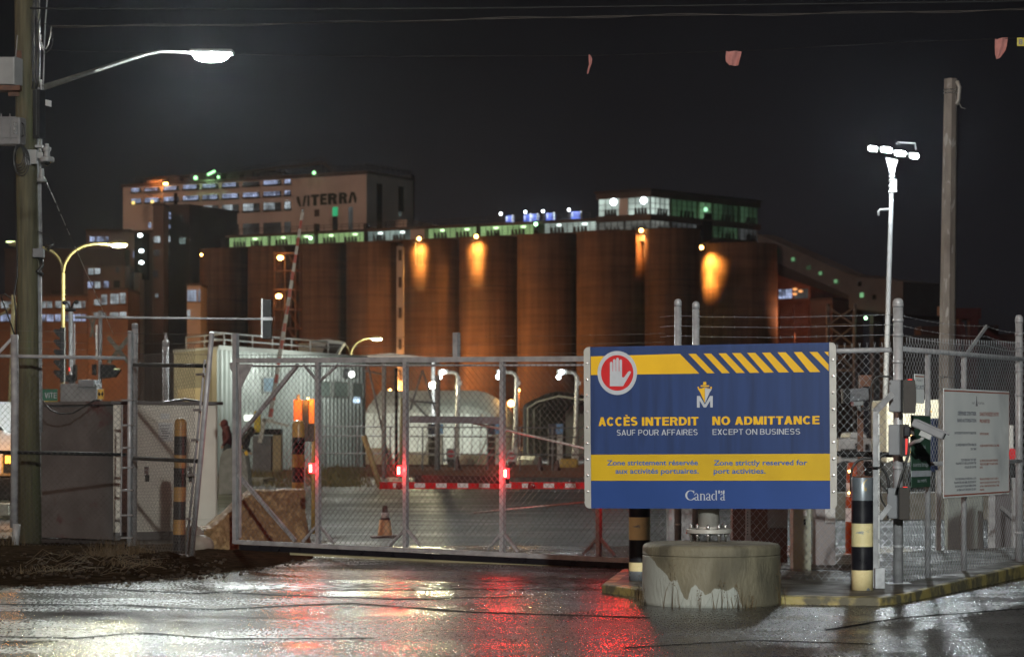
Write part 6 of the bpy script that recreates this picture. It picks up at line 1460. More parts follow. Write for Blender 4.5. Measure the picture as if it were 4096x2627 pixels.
for i, (x0, x1, y0, y1, lab) in enumerate([(1350, 1560, 1790, 1848, 'white concrete lane barrier left of the leaning timber post'), (1600, 1740, 1806, 1852, 'white concrete lane barrier under the first blue topped booth'), (1850, 1960, 1818, 1872, 'white concrete lane barrier between the first two booths'), (2085, 2150, 1822, 1876, 'white concrete lane barrier beside the dark delineator cone')]):
    JV2 = VP(x0, 130, x1, 128); b = MB(); z = JV2.z(x0, y0)
    b.prism([JV2.P(0, 0, .3), JV2.P(0, .3, .25), JV2.P(0, z, .1), JV2.P(0, z, -.1), JV2.P(0, .3, -.25), JV2.P(0, 0, -.3)], JV2.ex * JV2.L)
    tag(b.build('lane_barrier', mat('lane_barrier_white', (.45, .44, .38), (.36, .35, .30), 1.5, .6)), lab, 'barrier', 'white concrete lane barriers')
for (px, y0, y1, lab) in [(2160, 1825, 1892, 'dark delineator cone left of the yellow block'), (2230, 1838, 1895, 'dark lane cone touching the yellow block'), (1830, 1820, 1880, 'dark lane cone behind the first no entry sign')]:
    q = at(px, y1, 108); b = MB(); h = (y1 - y0) * 108 / F; b.lathe((q.x, q.y, q.z), [(.26, 0), (.24, .04), (.15, .08), (.05, h * .95), (.0001, h)], 16); tag(b.build('lane_cone', M['cone_dark']), lab, 'cone', 'dark lane cones')
b = MB(); b.slab(VP(2200, 112, 2400, 112), 2240, 1834, 2312, 1896, -.8, 0); tag(b.build('yellow_block', mat('yellow_lane_block', (.48, .33, .07), (.40, .27, .05), 2, .6), None, .08), 'yellow lane block between two dark cones behind the gate', 'block')
# ladder-like stair frames by the booths
for (px, lab) in [(1700, 'slanting aluminium stair left of the first blue topped booth'), (1925, 'slanting aluminium stair left of the second blue topped booth')]:
    SV2 = VP(1600, 124, 2400, 124); b = MB()
    for o in (0, .5):
        b.bar(SV2.at(px - 20, 1866, o), SV2.at(px + 22, 1752, o), .06, .1)
    for k in range(8):
        f = (k + .5) / 8; b.slab(SV2, px - 20 + 42 * f, 1866 - 114 * f, px - 12 + 42 * f, 1868 - 114 * f, 0, .5)
    tag(b.build('metal_stair', M['alu']), lab, 'stair', 'metal stairs at the booths')
# slim dark posts and trusses seen through the gate
for (px, top, bot, D, r, m, lab) in [(1536, 1450, 1790, 90, .085, 'galv_dull', 'grey steel post standing in front of the long shelter'), (1585, 1470, 1800, 92, .06, 'black', 'dark pipe post beside the grey steel post'), (1750, 1500, 1830, 100, .11, 'galv_dull', 'grey steel post left of the first lane lamp'), (1605, 1590, 1850, 104, .08, 'cream', 'yellow pipe post behind the second gate upright')]:
    b = MB(); b.tube([at(px, EYE * F / D + HZ, D), at(px, top, D)], r, 12); tag(b.build('steel_post', M[m]), lab, 'post', 'posts inside the yard')
b = MB(); D = 98; pts = [((1470, 1450), (1560, 1860)), ((1690, 1480), (1640, 1640)), ((1690, 1480), (1740, 1640)), ((1620, 1600), (1745, 1612)), ((1640, 1590), (1720, 1680)), ((1455, 1480), (1540, 1500))]
for a, c in pts: b.tube([at(*a, D), at(*c, D)], .045, 6)
tag(b.build('pipe_scaffold', M['grey_box']), 'spindly pipe frame standing in the yard behind the gate', 'frame')
q = at(2044, 1613, 170); t = thing('yard_lamp', 'orange yard lamp on a pipe arm in the gap between the shelters', 'lamp', at(1990, 1850, 170))
b = MB(); b.tube([at(1988, 1850, 170), at(1990, 1640, 170), at(2010, 1600, 170)], .09, 6); b.tube([at(2010, 1612, 170), at(2100, 1640, 170)], .06, 6); b.tube([at(2020, 1600, 170), at(2055, 1660, 170)], .06, 6); b.build('pole', M['rust'], t)
b = MB(); b.ball(q, .24); b.build('lens', M['L_orange'], t); lamp('yard_light', 'POINT', q + V((0, -.6, 0)), 130, (1, .5, .15), .2, parent=t)
q = at(1731, 1540, 140); t = thing('yard_lamp', 'small warm yard lamp above the long pale shelter roof', 'lamp', at(1745, 1850, 140)); b = MB(); b.tube([at(1748, 1850, 140), at(1745, 1535, 140), at(1731, 1536, 140)], .06, 6); b.build('pole', M['cream'], t); b = MB(); b.ball(q, .2); b.build('lens', M['L_warm'], t); lamp('yard_light', 'POINT', q + V((0, -.5, -.2)), 3200, (1, .9, .55), .2, parent=t)
# rail tracks across the yard
b = MB()
for y in (1868, 1880, 1893, 1905):
    q0, q1 = gnd(880, y), gnd(2600, y + 4); b.bar(q0 + V((0, 0, .08)), q1 + V((0, 0, .08)), .09, .16, V((0, 0, 1)))
tag(b.build('railway_track', M['rust'], loc=(0, 0, 0)), kind='structure')
for (x0, y0, x1, y1, lab) in [(880, 1690, 2340, 1830, 'thin horizontal pipe railing across the yard')]:
    b = MB(); D = 104
    for y in (1705, 1742, 1812): b.tube([at(1280, y, D), at(2345, y + 6, D)], .03, 5)
    for x in range(1300, 2340, 130): b.tube([at(x, 1895, D), at(x, 1705, D)], .035, 5)
    tag(b.build('yard_railing', M['galv_dull']), lab, 'railing')
# ---------------------------------------------------------------- grain elevator: silos
def rowD(px): return 400 - (px - 850) / 1800 * 38
def pane(b, vp, x0, y0, x1, y1, off=.1): b.slab(vp, x0, y0, x1, y1, off, off + .12)
GS = 'round concrete silos'
edges_ = [(800, 992), (992, 1196), (1196, 1386), (1386, 1590), (1612, 1838), (1838, 2070), (2070, 2308), (2308, 2602), (2580, 2798), (2800, 3108)]
slab_l = ['leftmost silo of the row', 'silo behind the lit stair tower', 'silo right of the lit stair tower', 'silo left of the narrow white elevator shaft', 'silo right of the narrow shaft with an orange lamp at its top', 'silo with the brightest orange lamp on its upper wall', 'unlit silo in the middle of the row', 'silo under the left half of the glazed penthouse', 'silo under the corner of the glazed penthouse with a lamp streak', 'set back silo washed orange beside the sloping conveyor']
silos = []
for i, (xa, xb_) in enumerate(edges_):
    pc_ = (xa + xb_) / 2; D = rowD(pc_) if i < 9 else 372
    r = (xb_ - xa) / 2 * D / F * 1.01; q = at(pc_, HZ, D); zt = 32.2 - (1.4 if i == 9 else 0) + (.0 if i else 0)
    t = thing('silo', slab_l[i], 'silo', (q.x, q.y, 0), GS)
    b = MB(); b.lathe((q.x, q.y, 0), [(r, -1), (r, zt - .3), (r + .08, zt - .3), (r + .08, zt), (r - .4, zt + .02), (.0001, zt + .05)], 56); b.build('wall', M['silo'], t)
    silos.append((q, r, zt, D))
# seams on the upper walls
for i in (4, 5, 8):
    q, r, zt, D = silos[i]; 
    for z in (zt - 7.6, zt - 9.9):
        b = MB(); b.lathe((q.x, q.y, z), [(r + .01, -.05), (r + .02, 0), (r + .01, .05)], 56); b.build('seam', M['gal_dark'], [o for o in bpy.data.objects if o.name.startswith('silo') and (o.location - q).length < 40 and abs(o.location.x - q.x) < .1][0])
# flood lamps on the silo heads
def silo_lamp(px, py, D, label, power, dn=16, col=(1, .48, .12), off=.22, size=150):
    p = at(px, py, D); t = thing('silo_lamp', label, 'lamp', p, 'orange flood lamps on the silos')
    b = MB(); b.ball(p, .30, (1, 1, 1), 10, 7); b.build('lens', M['L_orange'], t)
    b = MB(); b.obox(p + V((-.5, .2, .2)), V((1, 0, 0)), V((0, 1.6, 0)), V((0, 0, .16))); b.build('bracket', M['gal_dark'], t)
    b = MB()
    for sx_ in (-.52, .50): b.obox(p + V((sx_, .0, -4.0)), V((.02, 0, 0)), V((0, .85, 0)), V((0, 0, 4.2)))  # tall cheek plates added to shape the lit column on the wall
    b.obox(p + V((-.9, -.35, -.62)), V((1.8, 0, 0)), V((0, .30, 0)), V((0, 0, .1))); b.build('visor', M['pipe_grey'], t)
    lamp('silo_light', 'SPOT', p + V((0, off, -.35)), power * .55, col, .45, p + V((0, off + dn * .12, -dn)), R(size), 1.0, parent=t)
    lamp('silo_light', 'SPOT', p + V((0, off, -.45)), power * 1.5, col, .45, p + V((0, off + .12 * 20, -20)), R(50), 1.0, parent=t)
def fr_D(i, px):                                                     # depth of a silo's front surface at a pixel column
    q, r, zt, D = silos[i]; x = (px - 2048) * D / F; return D - math.sqrt(max(.01, r * r - (x - q.x) ** 2))
silo_lamp(1676, 955, fr_D(4, 1676) - 1.9, 'orange flood lamp over the silo right of the narrow shaft', 20000)
silo_lamp(1905, 946, fr_D(5, 1905) - 1.9, 'brightest orange flood lamp left of the blue rooftop machines', 25000)
silo_lamp(2565, 922, fr_D(7, 2565) - 1.9, 'orange flood lamp under the corner of the glazed penthouse', 11000, col=(1, .38, .10))
p = at(2806, 990, 367.4); t = thing('silo_lamp', 'hidden flood lamp washing the set back right silo in orange', 'lamp', p, 'orange flood lamps on the silos')
b = MB(); b.ball(p, .3); b.build('lens', M['L_orange'], t)
b = MB(); b.obox(p + V((-.5, -.7, .35)), V((3.0, 0, 1.0)), V((0, 3.2, 0)), V((0, 0, .2))); b.build('visor', M['gal_dark'], t)
lamp('silo_light', 'SPOT', p + V((0, 0, -.4)), 22000, (1, .45, .09), .5, p + V((2.0, .7, -7)), R(130), 1.0, parent=t)
lamp('silo_light', 'SPOT', p + V((0, 0, -.5)), 120000, (1, .42, .09), .5, p + V((1.0, .4, -36)), R(60), 1.0, parent=t)
# low sodium lamps washing the foot of the silos
for (px, py, D, P, nm) in [(1560, 1560, 372, 3600, 'low sodium lamp at the foot of the silo left of the narrow shaft'), (1835, 1560, 366, 3200, 'low sodium lamp at the foot of the brightest lit silo'), (2075, 1560, 358, 2600, 'low sodium lamp at the foot of the unlit middle silo'), (300, 1560, 362, 4600, 'low sodium lamp before the brown wall at far left'), (1730, 1570, 370, 2200, 'low sodium lamp hidden behind the fabric shelters')]:
    p = at(px, py, D); t = thing('yard_lamp', nm, 'lamp', V((p.x, p.y, 0)), 'sodium lamps at the silo feet'); b = MB(); b.cyl((p.x, p.y, 0), (p.x, p.y, p.z), .08, n=6); b.build('pole', M['rust'], t); b = MB(); b.ball(p, .2); b.build('lens', M['L_orange'], t)
    lamp('yard_light', 'POINT', p + V((0, -.5, .4)), P, (1, .42, .12), .3, parent=t)
# stair tower with two lamps
SVt = VP(1080, 372, 1250, 370)
t = thing('stair_tower', 'open steel stair tower with two orange lamps in front of the silos', 'stair tower', SVt.at(1160, 1745))
b = MB()
for x in (1098, 1140, 1182):
    for o in (0, -2.4): b.cyl(SVt.P(SVt.u(x), 0, o), SVt.P(SVt.u(x), SVt.z(x, 1005), o), .12, n=6)
b.build('frame', M['rust'], t)
b = MB()
for k, y in enumerate((1010, 1080, 1155, 1235, 1310, 1385, 1460)):
    b.slab(SVt, 1090, y, 1186, y + 5, -2.4, .2); b.pbar(SVt, (1142, y), (1184, y + 70), .12, .9, -1); b.pbar(SVt, (1140, y + 6), (1098, y + 72), .08, .1, .1)
b.build('landing', M['rust'], t)
for (x, y) in [(1130, 1033), (1124, 1186)]:
    p = SVt.at(x, y, .9); b = MB(); b.ball(p, .42, (1.15, .8, .85)); b.build('lamp_lens', M['L_orange'], t); lamp('stair_light', 'POINT', p + V((0, -.7, 0)), 200, (1, .46, .12), .3, parent=t)
b = MB(); EVt = VP(1580, 372, 1620, 372); b.slab(EVt, 1586, 985, 1613, 1745, -3, .0); t = thing('elevator_shaft', 'narrow pale shaft with small openings standing between two silos', 'shaft', EVt.at(1600, 1745)); b.build('wall', M['bldg'], t)
for y in (1000, 1108, 1230, 1355, 1480):
    b = MB(); b.slab(EVt, 1594, y, 1607, y + 42, .01, .1); b.build('opening', M['bldg_dark'], t)

# ---------------------------------------------------------------- gallery over the silos
GV2 = VP(905, 397, 2386, 365.6)
gal = thing('silo_gallery', 'long low glazed gallery running along the tops of the silos', 'building', GV2.at(1650, 985))
zg0, zg1 = 32.25, GV2.z(1700, 905)
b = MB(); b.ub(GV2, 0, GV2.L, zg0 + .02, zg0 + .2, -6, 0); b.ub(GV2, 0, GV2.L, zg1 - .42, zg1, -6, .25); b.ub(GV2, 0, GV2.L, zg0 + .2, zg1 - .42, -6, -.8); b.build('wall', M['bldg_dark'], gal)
wins = [(913, 1066, 'W_green'), (1078, 1262, 'W_green'), (1268, 1458, 'W_green'), (1468, 1645, 'W_cyan'), (1710, 1908, 'W_green'), (1918, 2138, 'W_green'), (2175, 2380, 'W_bright')]
for (x0, x1, m) in wins:
    n = max(2, round((x1 - x0) / 62)); ua, uc = GV2.u(x0), GV2.u(x1)
    b = MB(); b.ub(GV2, ua, uc, zg0 + .22, zg1 - .45, -.5, -.35); wd = b.build('window', M[m], gal)
    b = MB(); k = int((uc - ua) / .95)
    for i in range(k + 1): b.ub(GV2, ua + (uc - ua) * i / k - .035, ua + (uc - ua) * i / k + .035, zg0 + .2, zg1 - .42, -.34, -.26)
    for z in (.25, .5, .75): zz_ = zg0 + .2 + (zg1 - zg0 - .62) * z; b.ub(GV2, ua, uc, zz_ - .03, zz_ + .03, -.34, -.27)
    rd = random.Random(x0)
    for g in range(2):
        us = ua + (uc - ua) * (.12 + .45 * g); 
        for i in range(4): b.prism([GV2.P(us + i * .62, zg0 + .2, -.25), GV2.P(us + i * .62 + .5, zg0 + .2, -.25), GV2.P(us + i * .62 + .42, zg0 + 1.05, -.1), GV2.P(us + i * .62 + .12, zg0 + 1.05, -.1)], GV2.n * .1)
    b.build('frame', M['gal_dark'], wd)
    b = MB()
    for f in ([.3, .8] if x1 - x0 > 170 else [.7]): b.ball(GV2.P(ua + (uc - ua) * f, zg1 - .75, -.3), .22, (2.6, .6, .8), 8, 6)
    b.build('ceiling_lamp', glow('gallery_lamp', (.62, .95, .50) if m == 'W_green' else (.85, 1, .95), 2.4), wd)
b = MB(); b.slab(GV2, 1648, 918, 1705, 985, -6, .5); b.build('bay', M['bldg'], gal)
for px in (1264, 1463, 1913, 2142): 
    b = MB(); b.slab(GV2, px - 5, 895, px + 5, 985, -.8, .3); b.build('pier', M['gal_dark'], gal)
for (px, py) in [(1250, 953), (2150, 898)]:
    b = MB(); b.ball(GV2.at(px, py, .6), .26); b.build('lamp', M['L_green'], gal)
b = MB(); b.slab(GV2, 2140, 922, 2158, 940, .35, .6); b.build('hatch', M['black'], gal)
b = MB(); u = 0
rail(b, GV2, 1, GV2.L - 1, zg1, 40, .9, .1, .05); b.build('roof_rail', M['gal_dark'], gal)

# glazed penthouse at the right end of the gallery
PF = VP(2387, 365.5, 2602, 360.9); PS = VP(2602, 360.9, 3040, 379)
ph = thing('penthouse', 'two storey glazed penthouse on the right end of the silo row', 'building', PF.at(2600, 945))
z0, z1 = 32.3, PF.z(2600, 764)
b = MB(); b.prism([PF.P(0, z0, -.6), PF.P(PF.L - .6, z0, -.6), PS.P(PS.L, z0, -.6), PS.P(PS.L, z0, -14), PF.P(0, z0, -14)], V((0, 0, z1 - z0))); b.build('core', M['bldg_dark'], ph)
def band(vp, y0, y1, xr, o=.05, m='gal_dark'):
    b = MB(); za = vp.z(xr, y1); zc = vp.z(xr, y0); b.ub(vp, -.1, vp.L + .1, za, zc, -.6, o); b.build('spandrel', M[m], ph)
for vp in (PF, PS):
    band(vp, 762, 787, 2602, .06, 'bldg_dark'); band(vp, 855, 880, 2602, .06, 'bldg_dark'); band(vp, 927, 962, 2602, .06, 'bldg_dark')
def zof(y): return PF.z(2602, y)
def glaz(vp, x0, x1, ya, yb, m):
    ua, uc = vp.u(x0), vp.u(x1); b = MB(); b.ub(vp, ua, uc, zof(yb), zof(ya), -.4, -.28); wd = b.build('window', M[m], ph)
    b = MB(); k = max(2, int((uc - ua) / 1.0)); zA, zB = zof(yb), zof(ya)
    for i in range(k + 1): b.ub(vp, ua + (uc - ua) * i / k - .04, ua + (uc - ua) * i / k + .04, zA, zB, -.27, -.18)
    for f in (.33, .66): zq = zA + (zB - zA) * f; b.ub(vp, ua, uc, zq - .035, zq + .035, -.27, -.2)
    for i in range(4):
        us = ua + (uc - ua) * (.3 + .15 * i); b.prism([vp.P(us, zA, -.17), vp.P(us + .5, zA, -.17), vp.P(us + .42, zA + .95, -.05), vp.P(us + .1, zA + .95, -.05)], vp.n * .1)
    b.build('frame', M['gal_dark'], wd); return wd
for (x0, x1, m, m2) in [(2392, 2474, 'W_bright', 'W_dim2'), (2510, 2597, 'W_bright', 'W_dim2')]:
    wd = glaz(PF, x0, x1, 787, 855, m)
    b = MB(); b.ball(PF.P((PF.u(x0) + PF.u(x1)) / 2 + .8, zof(800), -.2), .5); b.build('ceiling_lamp', M['L_tiny_white'], wd)
M['W_dim2'] = litwin('dim_white_window', (.62, .66, .60), .26, .3, floor=.4)
for (x0, x1) in [(2392, 2492), (2498, 2597)]: glaz(PF, x0, x1, 880, 927, 'W_dim2')
b = MB(); b.ub(PF, PF.u(2474), PF.u(2510), zof(855), zof(787), -.5, -.1); b.build('pier', M['bldg'], ph)
for (x0, x1, m) in [(2607, 2682, 'W_bright'), (2692, 2792, 'W_dgreen'), (2802, 2850, 'W_emer2'), (2858, 2955, 'W_dgreen'), (2965, 3034, 'W_dgreen')]:
    if m == 'W_emer2': M[m] = litwin('mid_green_window', (.28, .62, .30), .36, .3, floor=.3)
    wd = glaz(PS, x0, x1, 787, 855, m)
    if m == 'W_emer2': b = MB(); b.ball(PS.P(PS.u(2826), zof(815), -.2), .35); b.build('ceiling_lamp', glow('green_ceiling', (.45, 1, .6), 1.5), wd)
for (x0, x1, m) in [(2607, 2682, 'W_dim2'), (2692, 2792, 'W_dim'), (2858, 2955, 'W_dgreen'), (2965, 3034, 'W_dim')]: glaz(PS, x0, x1, 880, 927, m)
b = MB(); b.slab(PS, 2805, 885, 2840, 1000, -.4, .4); b.build('duct', M['black'], ph)
b = MB(); b.prism([PF.P(-.3, z1, .3), PF.P(PF.L + .2, z1, .3), PS.P(PS.L + .3, z1, .3), PS.P(PS.L + .3, z1, -14), PF.P(-.3, z1, -14)], V((0, 0, .35))); b.build('roof', M['gal_dark'], ph)
# blue rooftop machines with four lamps
MV = VP(1990, 385, 2340, 380)
for i, (x0, x1, y0, y1) in enumerate([(2022, 2046, 862, 888), (2094, 2118, 858, 884), (2124, 2146, 856, 880), (2184, 2212, 852, 878), (2284, 2320, 846, 872)]):
    t = thing('blue_machine', ['leftmost blue rooftop machine', 'blue rooftop machine left of the second white lamp', 'blue rooftop machine right of the second white lamp', 'blue rooftop machine right of the third white lamp', 'rightmost and widest blue rooftop machine'][i] + ' on the silo gallery', 'machine', MV.at((x0 + x1) / 2, y1 + 22), 'blue rooftop machines')
    b = MB(); b.slab(MV, x0, y0, x1, y1 + 24, -1.5, 0); b.build('body', M['blue_tank'], t, .05)
    b = MB(); b.slab(MV, x1 + 2, y0 - 3, x1 + 6, y1, -.3, .1); b.slab(MV, x0 + 4, y0 + 3, x0 + 8, y1 - 4, .02, .15); b.build('ladder', M['white_paint'], t)
for i, (x, y) in enumerate([(2010, 857), (2108, 850), (2179, 847), (2282, 841)]):
    t = thing('roof_lamp', ['leftmost', 'second', 'third', 'rightmost'][i] + ' of the four white lamps over the blue rooftop machines', 'lamp', MV.at(x, 890, .5), 'white lamps over the blue machines'); b = MB(); b.cyl(MV.at(x, 900, .5), MV.at(x, y, .5), .06, n=6); b.build('pole', M['gal_dark'], t); b = MB(); b.ball(MV.at(x, y, .8), .2); b.build('lens', M['L_tiny_white'], t)
    lamp('roof_light', 'POINT', MV.at(x + 10, y + 2, 2.0), 420, (.8, .92, 1), .2, parent=t)

# ---------------------------------------------------------------- main workhouse behind
WF = VP(492, 448, 1466, 424.5); WS = VP(1466, 424.5, 1652, 437)
wh = thing('elevator_workhouse', 'huge concrete grain elevator headhouse with rows of lit windows and green lettering', 'building', WF.at(1000, 1740))
zT = WF.z(1466, 694)
b = MB(); b.prism([WF.P(0, 0, 0), WF.P(WF.L, 0, 0), WS.P(WS.L, 0, 0), WS.P(WS.L, 0, -30), WF.P(0, 0, -30)], V((0, 0, zT))); b.build('wall', M['bldg'], wh)
b = MB(); b.ub(WF, -.3, WF.L, zT - .02, zT + .5, -.5, .25); b.ub(WS, 0, WS.L + .3, zT - .02, zT + .5, -.5, .25); b.build('cornice', M['bldg_dark'], wh)
cols = [(526, 566), (580, 640), (656, 716), (733, 797), (811, 873), (890, 955), (973, 1038), (1055, 1124), (1139, 1163)]
def zrow(y): return WF.z(1090, y)
rows = [(722, 737, 'W_blue'), (766, 783, 'W_blue'), (810, 839, 'W_white'), (890, 935, 'W_dim')]
for ri, (ya, yb, m) in enumerate(rows):
    for ci, (x0, x1) in enumerate(cols):
        if ri >= 2 and ci < 3: continue
        mm = 'W_dim' if (ri == 0 and ci == 6) or (ri == 2 and ci in (3,)) else m
        ua, uc = WF.u(x0), WF.u(x1); zA, zB = zrow(yb), zrow(ya)
        b = MB(); b.ub(WF, ua, uc, zA, zB, .02, .05); wd = b.build('window', M['W_dim'], wh)
        if mm != 'W_dim':
            f0, f1 = [(0, .80), (0, .92), (0, .62), (0, 1)][ri]
            if ci == 8: f1 = 1
            b = MB(); b.ub(WF, ua + (uc - ua) * f0, ua + (uc - ua) * f1, zA, zB, .0505, .06); b.build('pane', M[mm], wd)
        b = MB(); k = max(2, int((uc - ua) / .48))
        for i in range(k + 1): b.ub(WF, ua + (uc - ua) * i / k - .045, ua + (uc - ua) * i / k + .045, zA, zB, .061, .11)
        b.ub(WF, ua, uc, (zA + zB) / 2 - .04, (zA + zB) / 2 + .04, .061, .10); b.ub(WF, ua - .15, uc + .15, zA - .22, zA, .0, .3); b.build('frame', M['gal_dark'], wd)
for (x, y) in [(538, 812), (614, 808)]:
    b = MB(); b.ball(WF.at(x, y, .4), .32); b.build('window_lamp', glow('amber_bulb', (1, .72, .2), 1.6), wh)
b = MB()
for (s, x0, x1, yt, yb2) in [('I', 1230, 1239, 781, 825), ('T', 1244, 1277, 778, 823), ('E', 1281, 1308, 775, 820), ('R', 1312, 1350, 773, 818), ('R', 1356, 1390, 770, 815)]:
    put_caps(b, s, lambda u, v, o: WF.P(u, v, .06 + o * 20), WF.u(x0), WF.u(x1), WF.z((x0 + x1) / 2, yb2), WF.z((x0 + x1) / 2, yt), .27 if s != 'I' else .2)
for poly in ([(1186, 787), (1197, 786), (1206, 827), (1199, 828), (1189, 808)], [(1210, 827), (1218, 826), (1227, 782), (1217, 783)]): b.prism([WF.at(x, y, .05) for x, y in poly], WF.n * .02)
b.prism([WF.at(1393, 813, .05), WF.at(1404, 813, .05), WF.at(1413, 768, .05), WF.at(1404, 768, .05)], WF.n * .02); b.prism([WF.at(1409, 768, .05), WF.at(1418, 768, .05), WF.at(1428, 795, .05), WF.at(1424, 812, .05), WF.at(1419, 812, .05)], WF.n * .02)
b.build('lettering', mat('dark_green_lettering', (.020, .032, .016), None, rough=.7), wh)
for (vp, x0, y0, x1, y1, m) in [(WF, 1258, 838, 1278, 866, 'bldg_dark'), (WF, 1331, 866, 1351, 930, 'W_dark'), (WF, 1394, 828, 1412, 925, 'W_dim'), (WS, 1506, 735, 1528, 922, 'W_dark'), (WS, 1593, 746, 1614, 848, 'W_dark'), (WF, 1206, 836, 1216, 846, 'bldg_dark')]:
    b = MB(); b.slab(vp, x0, y0, x1, y1, .02, .08); b.build('window', M[m], wh)
b = MB(); b.slab(WF, 1331, 828, 1351, 864, .02, .09); b.build('lit_window', M['W_emer'], wh)
b = MB(); b.slab(WS, 1594, 850, 1604, 862, .02, .09); b.build('lit_window', M['W_cyan'], wh)
b = MB(); b.slab(WS, 1662 - 14, 700, 1662, 930, -2, -.2); b.build('downpipe', M['gal_dark'], wh)
b = MB(); b.prism([WS.at(1560, 882, .1), WS.at(1650, 898, .1), WS.at(1690, 905, .1), WS.at(1690, 925, .1), WS.at(1560, 925, .1)], WS.n * 3.5); b.build('lean_to', M['bldg'], wh)
# rooftop clutter
rd = random.Random(21); b = MB()
rail(b, WF, 2, WF.L * .98, zT + .5, 44, 1.1, -.6, .06); rail(b, WS, 0, WS.L, zT + .5, 9, 1.3, -.4, .08)
for k in range(46):
    u = rd.uniform(.02, .62) * WF.L; w_ = rd.uniform(.6, 3.2); h = rd.uniform(.4, 1.7); b.ub(WF, u, u + w_, zT + .5, zT + .5 + h, -8, -2 - rd.random() * 2)
b.build('roof_plant', M['gal_dark'], wh)
b = MB(); P = [WF.at(x, y, -3) for x, y in [(890, 692), (1000, 676), (1100, 662), (1210, 652), (1250, 644), (1265, 650), (1305, 690)]]
for a, c in zip(P[:-1], P[1:]): b.bar(a, c, .55, 1.4); b.bar(a + V((0, 0, 1.5)) * .6, c + V((0, 0, 1.5)) * .6, .1, .1)
for p in P: b.cyl((p.x, p.y, zT), p, .12, n=5)
b.build('roof_conveyor', M['gal_dark'], wh)
b = MB(); b.slab(WF, 575, 716, 640, 745, -6, -1); b.build('roof_house', M['bldg'], wh); lamp('roof_light', 'POINT', WF.at(632, 728, 1.4), 420, (1, .30, .05), .3, parent=wh); b = MB(); b.ball(WF.at(668, 736, .4), .3, (1.6, 1, .7)); b.build('roof_lamp', M['L_orange'], wh)
b = MB(); b.ball(WF.at(790, 713, .6), .38); b.ball(WF.at(881, 710, .6), .26); b.ball(WF.at(1263, 693, .6), .32); b.pbar(WF, (833, 700), (862, 685), .35, .3, .2); b.build('roof_lamp', glow('green_roof_lamp', (.40, 1.0, .42), 2.6), wh)
lamp('roof_light', 'POINT', WF.at(840, 712, 1.2), 260, (.4, 1, .45), .3, parent=wh)

# tower and low buildings in front at the left
def block(name, label, cat, vp, x0, x1, ytop, depth, m, ybase=1745, bits=()):
    t = thing(name, label, cat, vp.at((x0 + x1) / 2, ybase)); ua, uc = vp.u(x0), vp.u(x1); z = vp.z((x0 + x1) / 2, ytop)
    b = MB(); b.ub(vp, ua, uc, 0, z, -depth, 0); b.build('wall', m, t)
    b = MB(); b.ub(vp, ua - .15, uc + .15, z - .0, z + .35, -depth, .2); b.build('parapet', M['bldg_dark'], t)
    return t
def win(t, vp, x0, y0, x1, y1, m, nx=2, ny=3):
    b = MB(); b.slab(vp, x0, y0, x1, y1, .02, .06); wd = b.build('window', M[m], t)
    b = MB()
    for i in range(1, nx): x = x0 + (x1 - x0) * i / nx; b.slab(vp, x - .8, y0, x + .8, y1, .061, .11)
    for i in range(1, ny): y = y0 + (y1 - y0) * i / ny; b.slab(vp, x0, y - .7, x1, y + .7, .061, .10)
    b.slab(vp, x0 - 2, y1, x1 + 2, y1 + 3, .02, .2); b.build('frame', M['gal_dark'], wd)
M['brown_wall'] = mat('brown_wall', (.20, .122, .085), (.155, .092, .064), .5, .85)
M['tower_warm'] = mat('tower_concrete', (.20, .14, .115), (.16, .11, .09), .3, .85)
TVa = VP(590, 404, 760, 400)
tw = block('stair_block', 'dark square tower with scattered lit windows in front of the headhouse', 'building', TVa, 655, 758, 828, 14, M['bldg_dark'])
for (x0, y0, x1, y1, m) in [(672, 850, 683, 876, 'W_blue'), (670, 900, 682, 914, 'W_blue'), (668, 944, 681, 968, 'W_white'), (718, 952, 742, 976, 'W_cyan'), (666, 1002, 680, 1022, 'W_dim'), (664, 1085, 676, 1108, 'W_dim'), (661, 1165, 671, 1180, 'W_white'), (722, 860, 734, 885, 'W_dim')]: win(tw, TVa, x0, y0, x1, y1, m, 2, 2)
tw2 = block('stair_block', 'paler narrow tower stage left of the dark square tower', 'building', VP(500, 396, 660, 396), 612, 654, 822, 10, M['tower_warm'])
Vt = VP(500, 396, 660, 396)
for (x0, y0, x1, y1, m) in [(617, 946, 640, 970, 'W_white'), (615, 1000, 638, 1022, 'W_dim'), (612, 1082, 632, 1106, 'W_dim'), (622, 1175, 633, 1188, 'W_white')]: win(tw2, Vt, x0, y0, x1, y1, m)
tw3 = block('stair_block', 'brown tower wing carrying a glazed lift shaft left of the towers', 'building', VP(400, 398, 620, 396), 520, 611, 930, 10, M['tower_warm'])
Vt = VP(400, 398, 620, 396)
for (x0, y0, x1, y1, m) in [(533, 1005, 542, 1030, 'W_blue'), (531, 1088, 540, 1108, 'W_dim'), (527, 1170, 536, 1190, 'W_dim'), (525, 1252, 533, 1266, 'W_blue')]: win(tw3, Vt, x0, y0, x1, y1, m)
b = MB(); b.slab(Vt, 548, 935, 598, 1120, .1, 1.2); sh = b.build('lift_shaft', M['W_dark'], tw3)
for (x, y) in [(572, 944), (577, 1006), (577, 1052)]:
    b = MB(); b.ball(Vt.at(x, y, 1.3), .26, (1.4, 1, 1)); b.build('bulb', M['L_tiny_white'], sh)
b = MB(); b.slab(Vt, 596, 843, 607, 875, -2.0, .05) if False else b.slab(Vt, 594, 890, 605, 912, .02, .1); b.build('window', M['W_blue'], tw3)
b = MB(); b.slab(Vt, 555, 1095, 578, 1745, .2, 2.2); b.build('chute', M['bldg'], tw3)
